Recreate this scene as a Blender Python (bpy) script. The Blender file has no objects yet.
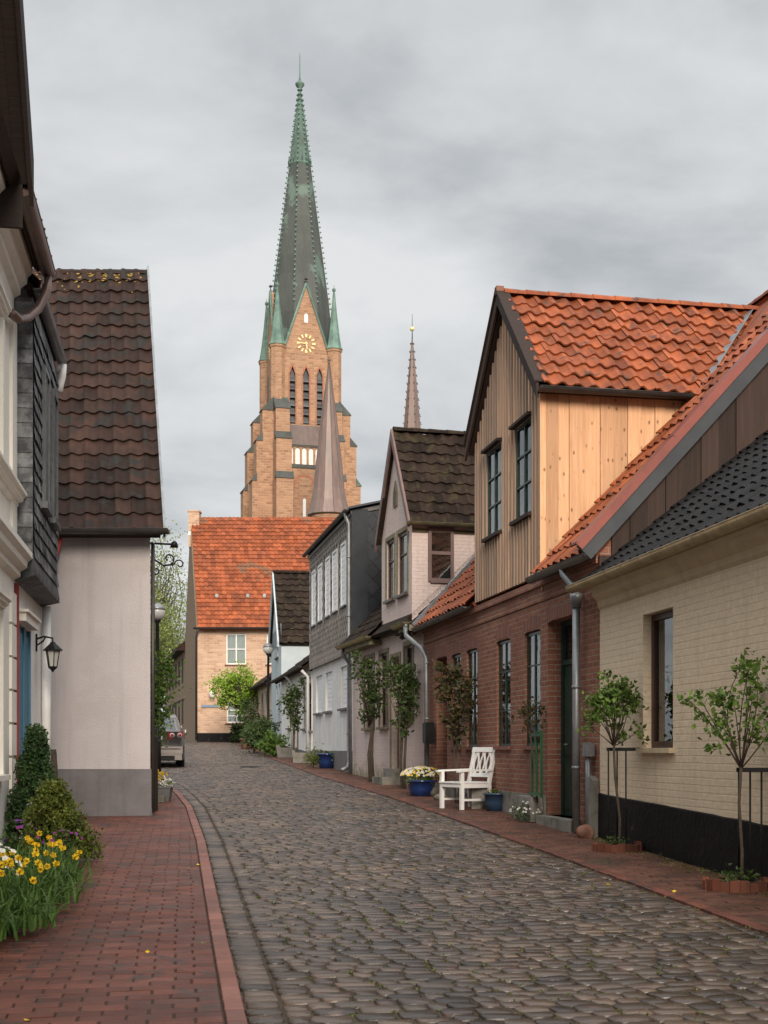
import bpy, math, random
import numpy as np
from mathutils import Vector
R = math.radians
PI = math.pi
rng = np.random.default_rng(7)
random.seed(7)
scene = bpy.context.scene
col = scene.collection

# ------------------------------------------------------------------ camera
EYE = 1.6; FPX = 1300.0; HZ = 750.0
cd = bpy.data.cameras.new('camera'); cam = bpy.data.objects.new('camera', cd); col.objects.link(cam)
cam.location = (0, 0, EYE); cam.rotation_euler = (R(90), 0, 0)
cd.sensor_fit = 'VERTICAL'; cd.sensor_height = 36.0; cd.sensor_width = 27.0
cd.lens = FPX / 1024 * 36.0
cd.shift_y = (HZ - 512) / 1024
cd.clip_end = 4000; cd.clip_start = 0.1
scene.camera = cam
# ------------------------------------------------------------------ sky, sun, exposure
SUN_EL, SUN_AZ = 25.0, 171.0          # azimuth clockwise from +Y: bright cloud behind the camera
w = bpy.data.worlds.new('World'); scene.world = w; w.use_nodes = True
nt = w.node_tree; nt.nodes.clear()
def N(t, **k):
    n = nt.nodes.new(t)
    for a, b in k.items(): setattr(n, a, b)
    return n
def Lk(a, b): nt.links.new(a, b)
wo = N('ShaderNodeOutputWorld'); bg = N('ShaderNodeBackground'); bg.inputs[1].default_value = 0.1
sky = N('ShaderNodeTexSky', sky_type='NISHITA'); sky.sun_disc = False
sky.sun_elevation = R(SUN_EL); sky.sun_rotation = R(SUN_AZ)
tc = N('ShaderNodeTexCoord'); sx = N('ShaderNodeSeparateXYZ'); Lk(tc.outputs['Generated'], sx.inputs[0])
za = N('ShaderNodeMath', operation='ADD'); Lk(sx.outputs[2], za.inputs[0]); za.inputs[1].default_value = 0.22
zm = N('ShaderNodeMath', operation='MAXIMUM'); Lk(za.outputs[0], zm.inputs[0]); zm.inputs[1].default_value = 0.1
cx = N('ShaderNodeMath', operation='DIVIDE'); Lk(sx.outputs[0], cx.inputs[0]); Lk(zm.outputs[0], cx.inputs[1])
cy = N('ShaderNodeMath', operation='DIVIDE'); Lk(sx.outputs[1], cy.inputs[0]); Lk(zm.outputs[0], cy.inputs[1])
cc = N('ShaderNodeCombineXYZ'); Lk(cx.outputs[0], cc.inputs[0]); Lk(cy.outputs[0], cc.inputs[1]); cc.inputs[2].default_value = 3.3
n1 = N('ShaderNodeTexNoise'); n1.inputs['Scale'].default_value = 1.9; n1.inputs['Detail'].default_value = 8; n1.inputs['Roughness'].default_value = 0.53; n1.inputs['Distortion'].default_value = 0.25
Lk(cc.outputs[0], n1.inputs['Vector'])
cr = N('ShaderNodeValToRGB'); Lk(n1.outputs[0], cr.inputs[0])
e = cr.color_ramp.elements
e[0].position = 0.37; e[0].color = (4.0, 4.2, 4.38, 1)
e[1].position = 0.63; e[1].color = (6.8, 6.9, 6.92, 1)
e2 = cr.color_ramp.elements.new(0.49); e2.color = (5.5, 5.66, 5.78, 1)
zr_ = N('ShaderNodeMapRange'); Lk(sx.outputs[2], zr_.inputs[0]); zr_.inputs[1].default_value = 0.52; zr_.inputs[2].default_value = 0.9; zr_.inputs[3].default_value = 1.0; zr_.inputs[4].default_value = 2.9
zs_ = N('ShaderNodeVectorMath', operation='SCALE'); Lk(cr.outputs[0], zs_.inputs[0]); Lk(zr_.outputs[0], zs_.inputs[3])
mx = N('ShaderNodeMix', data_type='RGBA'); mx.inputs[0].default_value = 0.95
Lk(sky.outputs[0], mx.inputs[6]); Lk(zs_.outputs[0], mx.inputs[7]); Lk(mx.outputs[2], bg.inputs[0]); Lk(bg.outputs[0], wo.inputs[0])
sd = bpy.data.lights.new('sun', 'SUN'); sd.energy = 3.5; sd.angle = R(24); sd.color = (1.0, 0.89, 0.76)
so = bpy.data.objects.new('sun', sd); col.objects.link(so)
sv = Vector((math.sin(R(SUN_AZ)) * math.cos(R(SUN_EL)), math.cos(R(SUN_AZ)) * math.cos(R(SUN_EL)), math.sin(R(SUN_EL))))
so.rotation_euler = (-sv).to_track_quat('-Z', 'Y').to_euler()
so.location = (0, 0, 60)
scene.view_settings.view_transform = 'Standard'; scene.view_settings.look = 'None'
scene.view_settings.exposure = 0.22; scene.view_settings.gamma = 1.0; scene.view_settings.use_curve_mapping = False

# ------------------------------------------------------------------ helpers
def gz(y): return 0.03 * np.clip(y, -10, 80)
def gzf(y): return float(gz(y))
def at(px, py, Y):                    # a point at distance Y seen at that place in the picture
    return ((px - 384) / FPX * Y, Y, EYE + (HZ - py) / FPX * Y)

class MB:
    def __init__(s): s.v = []; s.f = []; s.r = []; s.n = 0; s.sm = []
    def add(s, v, f, rnd=None, smooth=False):
        v = np.asarray(v, float).reshape(-1, 3); s.v.append(v)
        f = [tuple(int(i) + s.n for i in q) for q in f]
        s.f += f; s.n += len(v)
        if rnd is None: rnd = random.random()
        if np.isscalar(rnd): s.r += [float(rnd)] * len(f)
        else: s.r += list(rnd)
        s.sm += [smooth] * len(f)
    def box(s, x0, x1, y0, y1, z0, z1, rnd=None):
        v = [(x0, y0, z0), (x1, y0, z0), (x1, y1, z0), (x0, y1, z0), (x0, y0, z1), (x1, y0, z1), (x1, y1, z1), (x0, y1, z1)]
        s.add(v, [(0, 3, 2, 1), (4, 5, 6, 7), (0, 1, 5, 4), (1, 2, 6, 5), (2, 3, 7, 6), (3, 0, 4, 7)], rnd)
    def quad(s, a, b, c, d, rnd=None): s.add([a, b, c, d], [(0, 1, 2, 3)], rnd)
    def prism(s, poly, axis, t0, t1, rnd=None):
        """poly of 2-D points extruded along axis: 'x' poly=(y,z), 'y' poly=(x,z), 'z' poly=(x,y)"""
        def P(p, t): return {'x': (t, p[0], p[1]), 'y': (p[0], t, p[1]), 'z': (p[0], p[1], t)}[axis]
        n = len(poly); v = [P(p, t0) for p in poly] + [P(p, t1) for p in poly]
        f = [tuple(range(n))[::-1], tuple(range(n, 2 * n))] + [(i, (i + 1) % n, n + (i + 1) % n, n + i) for i in range(n)]
        s.add(v, f, rnd)
    def tube(s, pts, rad, n=8, smooth=True, rnd=None, cap=True):
        pts = [Vector(p) for p in pts]
        if np.isscalar(rad): rad = [rad] * len(pts)
        V = []; F = []
        up = Vector((0, 0, 1))
        prev = None
        for i, p in enumerate(pts):
            t = (pts[min(i + 1, len(pts) - 1)] - pts[max(i - 1, 0)])
            if t.length < 1e-9: t = Vector((0, 0, 1))
            t.normalize()
            if prev is None:
                a = t.cross(Vector((1, 0, 0)) if abs(t.x) < 0.8 else Vector((0, 1, 0))).normalized()
            else:
                a = (prev - t * prev.dot(t))
                a = a.normalized() if a.length > 1e-6 else t.orthogonal().normalized()
            prev = a; b = t.cross(a)
            for k in range(n):
                th = 2 * PI * k / n
                V.append(p + (a * math.cos(th) + b * math.sin(th)) * rad[i])
        for i in range(len(pts) - 1):
            for k in range(n):
                F.append((i * n + k, i * n + (k + 1) % n, (i + 1) * n + (k + 1) % n, (i + 1) * n + k))
        if cap:
            F.append(tuple(range(n))[::-1]); F.append(tuple(range((len(pts) - 1) * n, len(pts) * n)))
        s.add([tuple(q) for q in V], F, rnd, smooth)
    def lathe(s, prof, c=(0, 0, 0), n=16, smooth=True, rnd=None, sx=1, sy=1, rot=0.0):
        V = []; F = []
        for r, z in prof:
            for k in range(n):
                a = 2 * PI * k / n + rot
                V.append((c[0] + r * math.cos(a) * sx, c[1] + r * math.sin(a) * sy, c[2] + z))
        m = len(prof)
        for i in range(m - 1):
            for k in range(n): F.append((i * n + k, i * n + (k + 1) % n, (i + 1) * n + (k + 1) % n, (i + 1) * n + k))
        F.append(tuple(range(n))[::-1]); F.append(tuple(range((m - 1) * n, m * n)))
        s.add(V, F, rnd, smooth)
    def build(s, name, mat, parent=None, dz=0.0):
        v = np.concatenate(s.v) if s.v else np.zeros((0, 3))
        v = v.copy(); v[:, 2] -= dz
        me = bpy.data.meshes.new(name)
        me.from_pydata(v.tolist(), [], s.f)
        nf = len(me.polygons)
        at_ = me.attributes.new('rnd', 'FLOAT', 'FACE'); at_.data.foreach_set('value', np.array(s.r, np.float32))
        me.polygons.foreach_set('use_smooth', np.array(s.sm, bool))
        # box-projected UVs in metres
        nr = np.zeros(nf * 3, np.float32); me.polygons.foreach_get('normal', nr); nr = np.abs(nr.reshape(-1, 3))
        lt = np.zeros(nf, np.int32); me.polygons.foreach_get('loop_total', lt)
        vi = np.zeros(len(me.loops), np.int32); me.loops.foreach_get('vertex_index', vi)
        ln = np.repeat(nr, lt, axis=0); P = v[vi]
        ax = np.argmax(ln * np.array([1, 1, 1.05]), axis=1)
        uv = np.where((ax == 1)[:, None], P[:, [0, 2]], np.where((ax == 0)[:, None], P[:, [1, 2]], P[:, [0, 1]]))
        ul = me.uv_layers.new(name='UVMap'); ul.data.foreach_set('uv', uv.astype(np.float32).ravel())
        if mat: me.materials.append(mat)
        o = bpy.data.objects.new(name, me); col.objects.link(o)
        if parent: o.parent = parent
        return o

def tag(o, label=None, cat=None, group=None, kind=None):
    if label: o['label'] = label
    if cat: o['category'] = cat
    if group: o['group'] = group
    if kind: o['kind'] = kind
    return o
def empty(name, loc, rz, label, cat, group=None):
    o = bpy.data.objects.new(name, None); col.objects.link(o); o.empty_display_size = 0.3
    o.location = loc; o.rotation_euler = (0, 0, rz)
    return tag(o, label, cat, group)
def copy_tree(o, parent=None):
    c = o.copy(); col.objects.link(c); c.parent = parent
    for ch in [k for k in list(col.objects) if k.parent == o]: copy_tree(ch, c)
    return c

class Frame:
    """a facade: local x runs along it, local y goes into the building"""
    def __init__(s, X, Y, slope, side, name=None, label=None, cat=None, group=None):
        n = math.hypot(slope, 1)
        s.ex = (-slope / n, -1 / n) if side == 'R' else (slope / n, 1 / n)
        s.ey = (1 / n, -slope / n) if side == 'R' else (-1 / n, slope / n)
        s.O = (X, Y); s.z0 = gzf(Y)
        if name: s.e = empty(name, (X, Y, s.z0), math.atan2(s.ex[1], s.ex[0]), label, cat, group)
    def x(s, px, off=0.0):
        k = (px - 384) / FPX
        return (k * (s.O[1] + off * s.ey[1]) - s.O[0] - off * s.ey[0]) / (s.ex[0] - k * s.ex[1])
    def W(s, x, y=0.0): return (s.O[0] + x * s.ex[0] + y * s.ey[0], s.O[1] + x * s.ex[1] + y * s.ey[1])
    def z(s, x, py, off=0.0): return EYE + (HZ - py) / FPX * s.W(x, off)[1]
    def g(s, x, y=0.0): return gzf(s.W(x, y)[1])
    def build(s, mb, name, mat, parent=None): return mb.build(name, mat, parent or s.e, s.z0)

# ------------------------------------------------------------------ materials
MT = {}
def newmat(name):
    m = bpy.data.materials.new(name); m.use_nodes = True; MT[name] = m
    t = m.node_tree; t.nodes.clear()
    o = t.nodes.new('ShaderNodeOutputMaterial'); b = t.nodes.new('ShaderNodeBsdfPrincipled'); t.links.new(b.outputs[0], o.inputs[0])
    return m, t, b
def nd(t, ty, **k):
    n = t.nodes.new(ty)
    for a, v in k.items():
        if a in ('op',): n.operation = v
        elif a.startswith('i_'): n.inputs[int(a[2:])].default_value = v
        else: setattr(n, a, v)
    return n
def mixc(t, fac, a, b, blend='MIX'):
    n = t.nodes.new('ShaderNodeMix'); n.data_type = 'RGBA'; n.blend_type = blend
    for i, x in ((0, fac), (6, a), (7, b)):
        if isinstance(x, (int, float)): n.inputs[i].default_value = x
        elif isinstance(x, (tuple, list)): n.inputs[i].default_value = (*x[:3], 1)
        else: t.links.new(x, n.inputs[i])
    return n.outputs[2]
def noise(t, vec, scale, detail=4, rough=0.55, dist=0.0):
    n = t.nodes.new('ShaderNodeTexNoise'); n.inputs['Scale'].default_value = scale; n.inputs['Detail'].default_value = detail
    n.inputs['Roughness'].default_value = rough; n.inputs['Distortion'].default_value = dist
    if vec is not None: t.links.new(vec, n.inputs['Vector'])
    return n.outputs[0]
def ramp(t, x, p0, p1, v0=0.0, v1=1.0):
    n = t.nodes.new('ShaderNodeMapRange'); t.links.new(x, n.inputs[0])
    n.inputs[1].default_value = p0; n.inputs[2].default_value = p1; n.inputs[3].default_value = v0; n.inputs[4].default_value = v1
    return n.outputs[0]
def math_(t, op, a, b):
    n = t.nodes.new('ShaderNodeMath'); n.operation = op
    for i, x in ((0, a), (1, b)):
        if isinstance(x, (int, float)): n.inputs[i].default_value = x
        else: t.links.new(x, n.inputs[i])
    return n.outputs[0]
def scaled(t, vec, s):
    n = t.nodes.new('ShaderNodeMapping'); n.inputs['Scale'].default_value = s; t.links.new(vec, n.inputs[0]); return n.outputs[0]
def bump(t, b, h, strength, dist=0.01, prev=None):
    n = t.nodes.new('ShaderNodeBump'); n.inputs['Strength'].default_value = strength; n.inputs['Distance'].default_value = dist
    t.links.new(h, n.inputs['Height'])
    if prev is not None: t.links.new(prev, n.inputs['Normal'])
    t.links.new(n.outputs[0], b.inputs['Normal']); return n.outputs[0]

def M(name, c, c2=None, rough=0.8, ns=3.0, bs=30, bd=0.004, rv=0.0, metal=0.0, spec=0.4, stretch=(1, 1, 1), lo=0.35, hi=0.65,
      moss=None, moss_amt=0.5, moss_scale=2.0, streak=0.0, rough_var=0.0, coat=0.0, patches=None):
    m, t, b = newmat(name)
    oc = nd(t, 'ShaderNodeTexCoord').outputs['Object']
    v = scaled(t, oc, stretch)
    c2 = c2 or tuple(x * 0.72 for x in c)
    base = mixc(t, ramp(t, noise(t, v, ns, 6, 0.62), lo, hi), c, c2)
    if rv:
        a = nd(t, 'ShaderNodeAttribute'); a.attribute_name = 'rnd'
        base = mixc(t, 1.0, base, mixc(t, a.outputs['Fac'], (1 - rv,) * 3, (1 + rv,) * 3), 'MULTIPLY')
    if streak:
        sn = noise(t, scaled(t, oc, (5, 5, 0.35)), 1.2, 5, 0.6)
        base = mixc(t, ramp(t, sn, 0.5, 0.75, 0, streak), base, tuple(x * 0.45 for x in c))
    if patches:
        pn = noise(t, oc, patches[1], 5, 0.6, 0.5)
        base = mixc(t, ramp(t, pn, patches[2], patches[2] + 0.06), base, patches[0])
    if moss:
        mn = noise(t, oc, moss_scale, 7, 0.68)
        base = mixc(t, ramp(t, mn, 1 - moss_amt, 1 - moss_amt + 0.14), base, moss)
    t.links.new(base, b.inputs['Base Color'])
    b.inputs['Metallic'].default_value = metal
    b.inputs['Specular IOR Level'].default_value = spec
    if coat: b.inputs['Coat Weight'].default_value = coat; b.inputs['Coat Roughness'].default_value = 0.1
    if rough_var:
        t.links.new(ramp(t, noise(t, oc, 2.2, 4), 0.3, 0.7, max(0.05, rough - rough_var), rough + rough_var), b.inputs['Roughness'])
    else: b.inputs['Roughness'].default_value = rough
    if bs: bump(t, b, noise(t, v, bs, 4, 0.6), 1.0, bd)
    return m

def Mbrick(name, c1, c2, mortar, bw=0.25, rh=0.075, ms=0.008, rough=0.85, bd=0.006, var=None, lowmoss=None, noisebd=0.003, painted=False, squash=False):
    m, t, b = newmat(name)
    tcn = nd(t, 'ShaderNodeTexCoord'); uv = tcn.outputs['UV']; oc = tcn.outputs['Object']
    # slight waviness of the courses
    wn = t.nodes.new('ShaderNodeTexNoise'); wn.inputs['Scale'].default_value = 2.5; t.links.new(uv, wn.inputs['Vector'])
    vm = nd(t, 'ShaderNodeVectorMath', op='MULTIPLY_ADD'); t.links.new(wn.outputs['Color'], vm.inputs[0]); vm.inputs[1].default_value = (0.012, 0.012, 0); t.links.new(uv, vm.inputs[2])
    k = t.nodes.new('ShaderNodeTexBrick'); t.links.new(vm.outputs[0], k.inputs['Vector'])
    k.inputs['Scale'].default_value = 1.0; k.inputs['Brick Width'].default_value = bw; k.inputs['Row Height'].default_value = rh
    k.inputs['Mortar Size'].default_value = ms; k.inputs['Mortar Smooth'].default_value = 0.4; k.inputs['Bias'].default_value = 0.0
    k.inputs['Color1'].default_value = (*c1, 1); k.inputs['Color2'].default_value = (*c2, 1); k.inputs['Mortar'].default_value = (*mortar, 1)
    base = k.outputs['Color']
    if var:   # bigger tonal patches
        base = mixc(t, ramp(t, noise(t, oc, 0.9, 6, 0.65), 0.42, 0.66, 0, 0.75), base, var)
    base = mixc(t, ramp(t, noise(t, oc, 14, 5, 0.7), 0.25, 0.8, 0.0, 0.6), base, tuple(x * 0.55 for x in c1))
    if painted:
        base = mixc(t, ramp(t, noise(t, scaled(t, oc, (4, 4, 0.5)), 1.1, 6, 0.65), 0.52, 0.78, 0, 0.45), base, tuple(x * 0.55 for x in c1))
    if lowmoss:
        sz = nd(t, 'ShaderNodeSeparateXYZ'); t.links.new(oc, sz.inputs[0])
        a = ramp(t, math_(t, 'ADD', sz.outputs[2], ramp(t, noise(t, oc, 5, 6, 0.7), 0.3, 0.7, -0.25, 0.25)), lowmoss[1], lowmoss[1] + 0.35, 1, 0)
        base = mixc(t, math_(t, 'MULTIPLY', a, 0.85), base, lowmoss[0])
    t.links.new(base, b.inputs['Base Color']); b.inputs['Roughness'].default_value = rough; b.inputs['Specular IOR Level'].default_value = 0.3
    inv = math_(t, 'SUBTRACT', 1.0, k.outputs['Fac'])
    n1_ = bump(t, b, inv, 1.0, bd)
    bump(t, b, noise(t, oc, 38, 5, 0.65), 1.0, noisebd, n1_)
    return m

def Mwood(name, c, c2, rough=0.75, rv=0.25, knots=True, axis=2, bd=0.003, grey=None):
    m, t, b = newmat(name)
    oc = nd(t, 'ShaderNodeTexCoord').outputs['Object']
    a = nd(t, 'ShaderNodeAttribute'); a.attribute_name = 'rnd'
    cb = nd(t, 'ShaderNodeCombineXYZ'); t.links.new(math_(t, 'MULTIPLY', a.outputs['Fac'], 37.0), cb.inputs[axis])
    ad = nd(t, 'ShaderNodeVectorMath', op='ADD'); t.links.new(oc, ad.inputs[0]); t.links.new(cb.outputs[0], ad.inputs[1])
    st = [16, 16, 16]; st[axis] = 0.9
    g = noise(t, scaled(t, ad.outputs[0], tuple(st)), 1.6, 6, 0.62, 0.6)
    base = mixc(t, ramp(t, g, 0.3, 0.72), c, c2)
    if knots:
        vs = [9, 9, 9]; vs[axis] = 5.0
        vo = t.nodes.new('ShaderNodeTexVoronoi'); vo.inputs['Scale'].default_value = 1.0; t.links.new(scaled(t, ad.outputs[0], tuple(vs)), vo.inputs['Vector'])
        base = mixc(t, ramp(t, vo.outputs['Distance'], 0.06, 0.20, 0.9, 0), base, tuple(x * 0.28 for x in c2))
    base = mixc(t, 1.0, base, mixc(t, a.outputs['Fac'], (1 - rv,) * 3, (1 + rv,) * 3), 'MULTIPLY')
    if grey:
        base = mixc(t, ramp(t, noise(t, scaled(t, oc, (7, 7, 0.4)), 1.0, 5, 0.6), 0.35, 0.7, 0.0, 0.85), base, grey)
    t.links.new(base, b.inputs['Base Color']); b.inputs['Roughness'].default_value = rough; b.inputs['Specular IOR Level'].default_value = 0.3
    bump(t, b, g, 1.0, bd)
    return m

def Mglass(name='window_glass'):
    m, t, b = newmat(name); t.nodes.remove(b)
    o = [n for n in t.nodes if n.type == 'OUTPUT_MATERIAL'][0]
    tr = nd(t, 'ShaderNodeBsdfTransparent'); tr.inputs[0].default_value = (0.82, 0.86, 0.84, 1)
    gl = nd(t, 'ShaderNodeBsdfGlossy'); gl.inputs['Roughness'].default_value = 0.03; gl.inputs[0].default_value = (0.9, 0.93, 0.95, 1)
    fr = nd(t, 'ShaderNodeFresnel'); fr.inputs[0].default_value = 1.52
    tcx = nd(t, 'ShaderNodeTexCoord'); bp = nd(t, 'ShaderNodeBump'); bp.inputs['Distance'].default_value = 0.004; bp.inputs['Strength'].default_value = 0.5
    t.links.new(noise(t, tcx.outputs['Object'], 3.0, 2), bp.inputs['Height']); t.links.new(bp.outputs[0], gl.inputs['Normal'])
    f = ramp(t, fr.outputs[0], 0.0, 1.0, 0.1, 1.0)
    mx_ = nd(t, 'ShaderNodeMixShader'); t.links.new(f, mx_.inputs[0]); t.links.new(tr.outputs[0], mx_.inputs[1]); t.links.new(gl.outputs[0], mx_.inputs[2])
    t.links.new(mx_.outputs[0], o.inputs[0]); return m

def Mleaf(name, c, c2, rv=0.45, rough=0.5, trans=0.25):
    m, t, b = newmat(name)
    o = [n for n in t.nodes if n.type == 'OUTPUT_MATERIAL'][0]
    a = nd(t, 'ShaderNodeAttribute'); a.attribute_name = 'rnd'
    base = mixc(t, a.outputs['Fac'], c, c2)
    base = mixc(t, 1.0, base, mixc(t, ramp(t, noise(t, nd(t, 'ShaderNodeTexCoord').outputs['Object'], 6, 3), 0.3, 0.7), (1 - rv,) * 3, (1 + rv,) * 3), 'MULTIPLY')
    t.links.new(base, b.inputs['Base Color']); b.inputs['Roughness'].default_value = rough; b.inputs['Specular IOR Level'].default_value = 0.3
    if trans:
        tl = nd(t, 'ShaderNodeBsdfTranslucent'); t.links.new(base, tl.inputs[0])
        ms_ = nd(t, 'ShaderNodeMixShader'); ms_.inputs[0].default_value = trans
        t.links.new(b.outputs[0], ms_.inputs[1]); t.links.new(tl.outputs[0], ms_.inputs[2]); t.links.new(ms_.outputs[0], o.inputs[0])
    return m

# stone, brick and paving
m_cob = M('cobble', (0.088, 0.060, 0.042), (0.042, 0.034, 0.030), rough=0.33, ns=1.1, bs=60, bd=0.003, rv=0.65, spec=0.5, rough_var=0.13, patches=((0.10, 0.06, 0.048), 5.0, 0.58))
m_joint = M('joint_soil', (0.06, 0.046, 0.034), (0.04, 0.033, 0.025), rough=0.9, ns=4, bs=50, bd=0.01, moss=(0.055, 0.07, 0.018), moss_amt=0.47, moss_scale=4.5)
m_soil = M('soil', (0.05, 0.036, 0.026), (0.03, 0.022, 0.016), rough=0.95, ns=8, bs=40, bd=0.03, rv=0.3)
m_ground = M('ground', (0.11, 0.10, 0.08), (0.07, 0.085, 0.04), rough=0.95, ns=0.4, bs=8, bd=0.03)
m_pav = M('paving_brick', (0.145, 0.047, 0.031), (0.088, 0.032, 0.023), rough=0.5, ns=1.4, bs=70, bd=0.0025, rv=0.3, spec=0.35, rough_var=0.14, patches=((0.07, 0.036, 0.029), 2.4, 0.56))
m_curb = M('curb_brick', (0.23, 0.088, 0.062), (0.16, 0.064, 0.047), rough=0.5, ns=2, bs=70, bd=0.002, rv=0.22, spec=0.5, rough_var=0.12)
m_pav2 = M('worn_paving_brick', (0.12, 0.05, 0.032), (0.07, 0.034, 0.024), rough=0.6, ns=1.6, bs=60, bd=0.003, rv=0.3, rough_var=0.15, moss=(0.04, 0.04, 0.018), moss_amt=0.42, moss_scale=1.6, spec=0.3)
m_redbrick = Mbrick('red_brick', (0.38, 0.155, 0.095), (0.21, 0.085, 0.056), (0.38, 0.31, 0.25), ms=.010, var=(0.19, 0.08, 0.056))
m_soldier = Mbrick('soldier_brick', (0.30, 0.12, 0.08), (0.18, 0.075, 0.055), (0.34, 0.28, 0.23), bw=0.075, rh=0.24)
m_brickedge = M('loose_brick', (0.17, 0.06, 0.037), (0.10, 0.04, 0.028), rough=0.8, rv=0.3, bs=40, bd=0.004, spec=0.15)
m_creambrick = Mbrick('cream_painted_brick', (0.87, 0.71, 0.52), (0.86, 0.70, 0.51), (0.82, 0.665, 0.475), ms=0.009, bd=0.0035, noisebd=0.008, painted=True)
m_pinkbrick = Mbrick('pink_painted_brick', (0.72, 0.59, 0.54), (0.71, 0.58, 0.53), (0.67, 0.54, 0.49), ms=0.008, bd=0.003, painted=True, noisebd=0.006, lowmoss=((0.20, 0.19, 0.09), 0.15))
m_farbrick = Mbrick('pale_mottled_brick', (0.70, 0.46, 0.31), (0.40, 0.21, 0.135), (0.60, 0.50, 0.40), bw=0.34, rh=0.12, ms=0.014, var=(0.70, 0.50, 0.36))
m_farbrick2 = Mbrick('brown_brick', (0.30, 0.21, 0.14), (0.22, 0.15, 0.10), (0.28, 0.22, 0.17), bw=0.28, rh=0.09, ms=0.01)
m_church = Mbrick('church_brick', (0.56, 0.32, 0.19), (0.27, 0.125, 0.075), (0.46, 0.34, 0.24), bw=0.9, rh=0.42, ms=0.06, var=(0.44, 0.25, 0.155), bd=0.03, noisebd=0.02)
m_church2 = Mbrick('church_brick_red', (0.50, 0.20, 0.12), (0.40, 0.15, 0.09), (0.4, 0.22, 0.14), bw=0.7, rh=0.26, ms=0.05, bd=0.03)
# plaster and paint
m_white = M('white_render', (0.86, 0.84, 0.80), (0.80, 0.78, 0.74), rough=0.85, ns=1.3, bs=35, bd=0.004, streak=0.35)
m_ivory = M('ivory_render', (0.87, 0.83, 0.75), (0.82, 0.78, 0.70), rough=0.8, ns=1.0, bs=20, bd=0.002, streak=0.2)
m_whitewash = M('whitewashed_brick', (0.74, 0.73, 0.70), (0.64, 0.63, 0.61), rough=0.85, ns=2.0, bs=16, bd=0.015, streak=0.35)
m_greywall = M('grey_render', (0.51, 0.465, 0.46), (0.47, 0.425, 0.42), rough=0.9, ns=1.3, bs=45, bd=0.008, streak=0.3, patches=((0.46, 0.415, 0.405), 0.9, 0.56))
m_greybase = M('dark_grey_base', (0.18, 0.165, 0.17), (0.135, 0.123, 0.123), rough=0.85, ns=2.5, bs=40, bd=0.006, streak=0.45, moss=(0.16, 0.145, 0.12), moss_amt=0.42, moss_scale=1.8)
m_blackbase = M('black_tar_base', (0.011, 0.010, 0.0095), (0.006, 0.0055, 0.0055), rough=0.65, ns=2, bs=18, bd=0.012, patches=((0.05, 0.045, 0.04), 2.6, 0.66), spec=0.15)
m_corn = M('cream_moulding', (0.62, 0.50, 0.33), (0.5, 0.40, 0.26), rough=0.7, ns=2.5, bs=20, bd=0.003, streak=0.4)
m_blue = M('blue_wall', (0.50, 0.56, 0.58), (0.44, 0.50, 0.53), rough=0.85, ns=2, bs=30)
m_beige = M('beige_render', (0.58, 0.46, 0.36), (0.5, 0.40, 0.31), rough=0.85, ns=1.5, bs=30)
m_greyplinth = M('grey_plinth', (0.17, 0.16, 0.155), (0.13, 0.125, 0.12), rough=0.85, bs=20, bd=0.006)
m_concrete = M('old_concrete', (0.26, 0.24, 0.21), (0.16, 0.15, 0.13), rough=0.9, ns=4, bs=25, bd=0.01, moss=(0.08, 0.09, 0.04), moss_amt=0.45)
m_stone = M('rough_stone', (0.22, 0.19, 0.16), (0.12, 0.11, 0.09), rough=0.9, ns=5, bs=14, bd=0.03, moss=(0.08, 0.09, 0.04), moss_amt=0.4)
# tiles, slate and metal
m_orange = M('orange_pantile', (0.33, 0.092, 0.035), (0.19, 0.054, 0.025), rough=0.6, ns=3, bs=40, bd=0.004, rv=0.28, patches=((0.12, 0.055, 0.035), 3.1, 0.58), spec=0.15)
m_browntile = M('dark_brown_tile', (0.046, 0.024, 0.017), (0.023, 0.013, 0.010), rough=0.7, ns=3, bs=45, bd=0.006, rv=0.4, patches=((0.025, 0.022, 0.019), 3.0, 0.56), spec=0.15)
m_mosstile = M('mossy_dark_tile', (0.032, 0.020, 0.015), (0.018, 0.012, 0.009), rough=0.85, ns=3, bs=40, bd=0.01, rv=0.35, moss=(0.05, 0.042, 0.02), moss_amt=0.47, moss_scale=3.5, spec=0.15)
m_blacktile = M('black_pantile', (0.014, 0.013, 0.013), (0.008, 0.008, 0.008), rough=0.62, ns=3, bs=40, bd=0.005, rv=0.4, patches=((0.11, 0.105, 0.09), 7.0, 0.69), spec=0.15)
m_fartile = M('red_orange_tile', (0.34, 0.092, 0.036), (0.22, 0.068, 0.034), rough=0.75, ns=1.1, bs=20, bd=0.01, rv=0.3, patches=((0.20, 0.10, 0.06), 0.7, 0.62), spec=0.15)
m_lichen = M('yellow_lichen', (0.34, 0.20, 0.03), (0.22, 0.17, 0.06), rough=0.95, ns=9, bs=60, bd=0.006)
m_slate = M('slate', (0.105, 0.11, 0.115), (0.065, 0.068, 0.072), rough=0.5, ns=4, bs=35, bd=0.004, rv=0.35, rough_var=0.12)
m_slateold = M('weathered_slate', (0.18, 0.185, 0.19), (0.07, 0.072, 0.075), rough=0.65, ns=7, bs=22, bd=0.012, rv=0.45, lo=0.4, hi=0.6, spec=0.3)
m_darkslate = M('dark_fibre_slate', (0.03, 0.033, 0.038), (0.022, 0.024, 0.027), rough=0.5, ns=3, bs=25, bd=0.003, rv=0.3, spec=0.15)
m_brownslate = M('grey_brown_slate', (0.33, 0.285, 0.25), (0.26, 0.225, 0.195), rough=0.7, ns=3, bs=25, bd=0.003, rv=0.16, spec=0.15)
m_verdigris = M('verdigris', (0.17, 0.265, 0.22), (0.09, 0.15, 0.125), rough=0.7, ns=0.8, bs=6, bd=0.03, rv=0.25)
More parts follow.
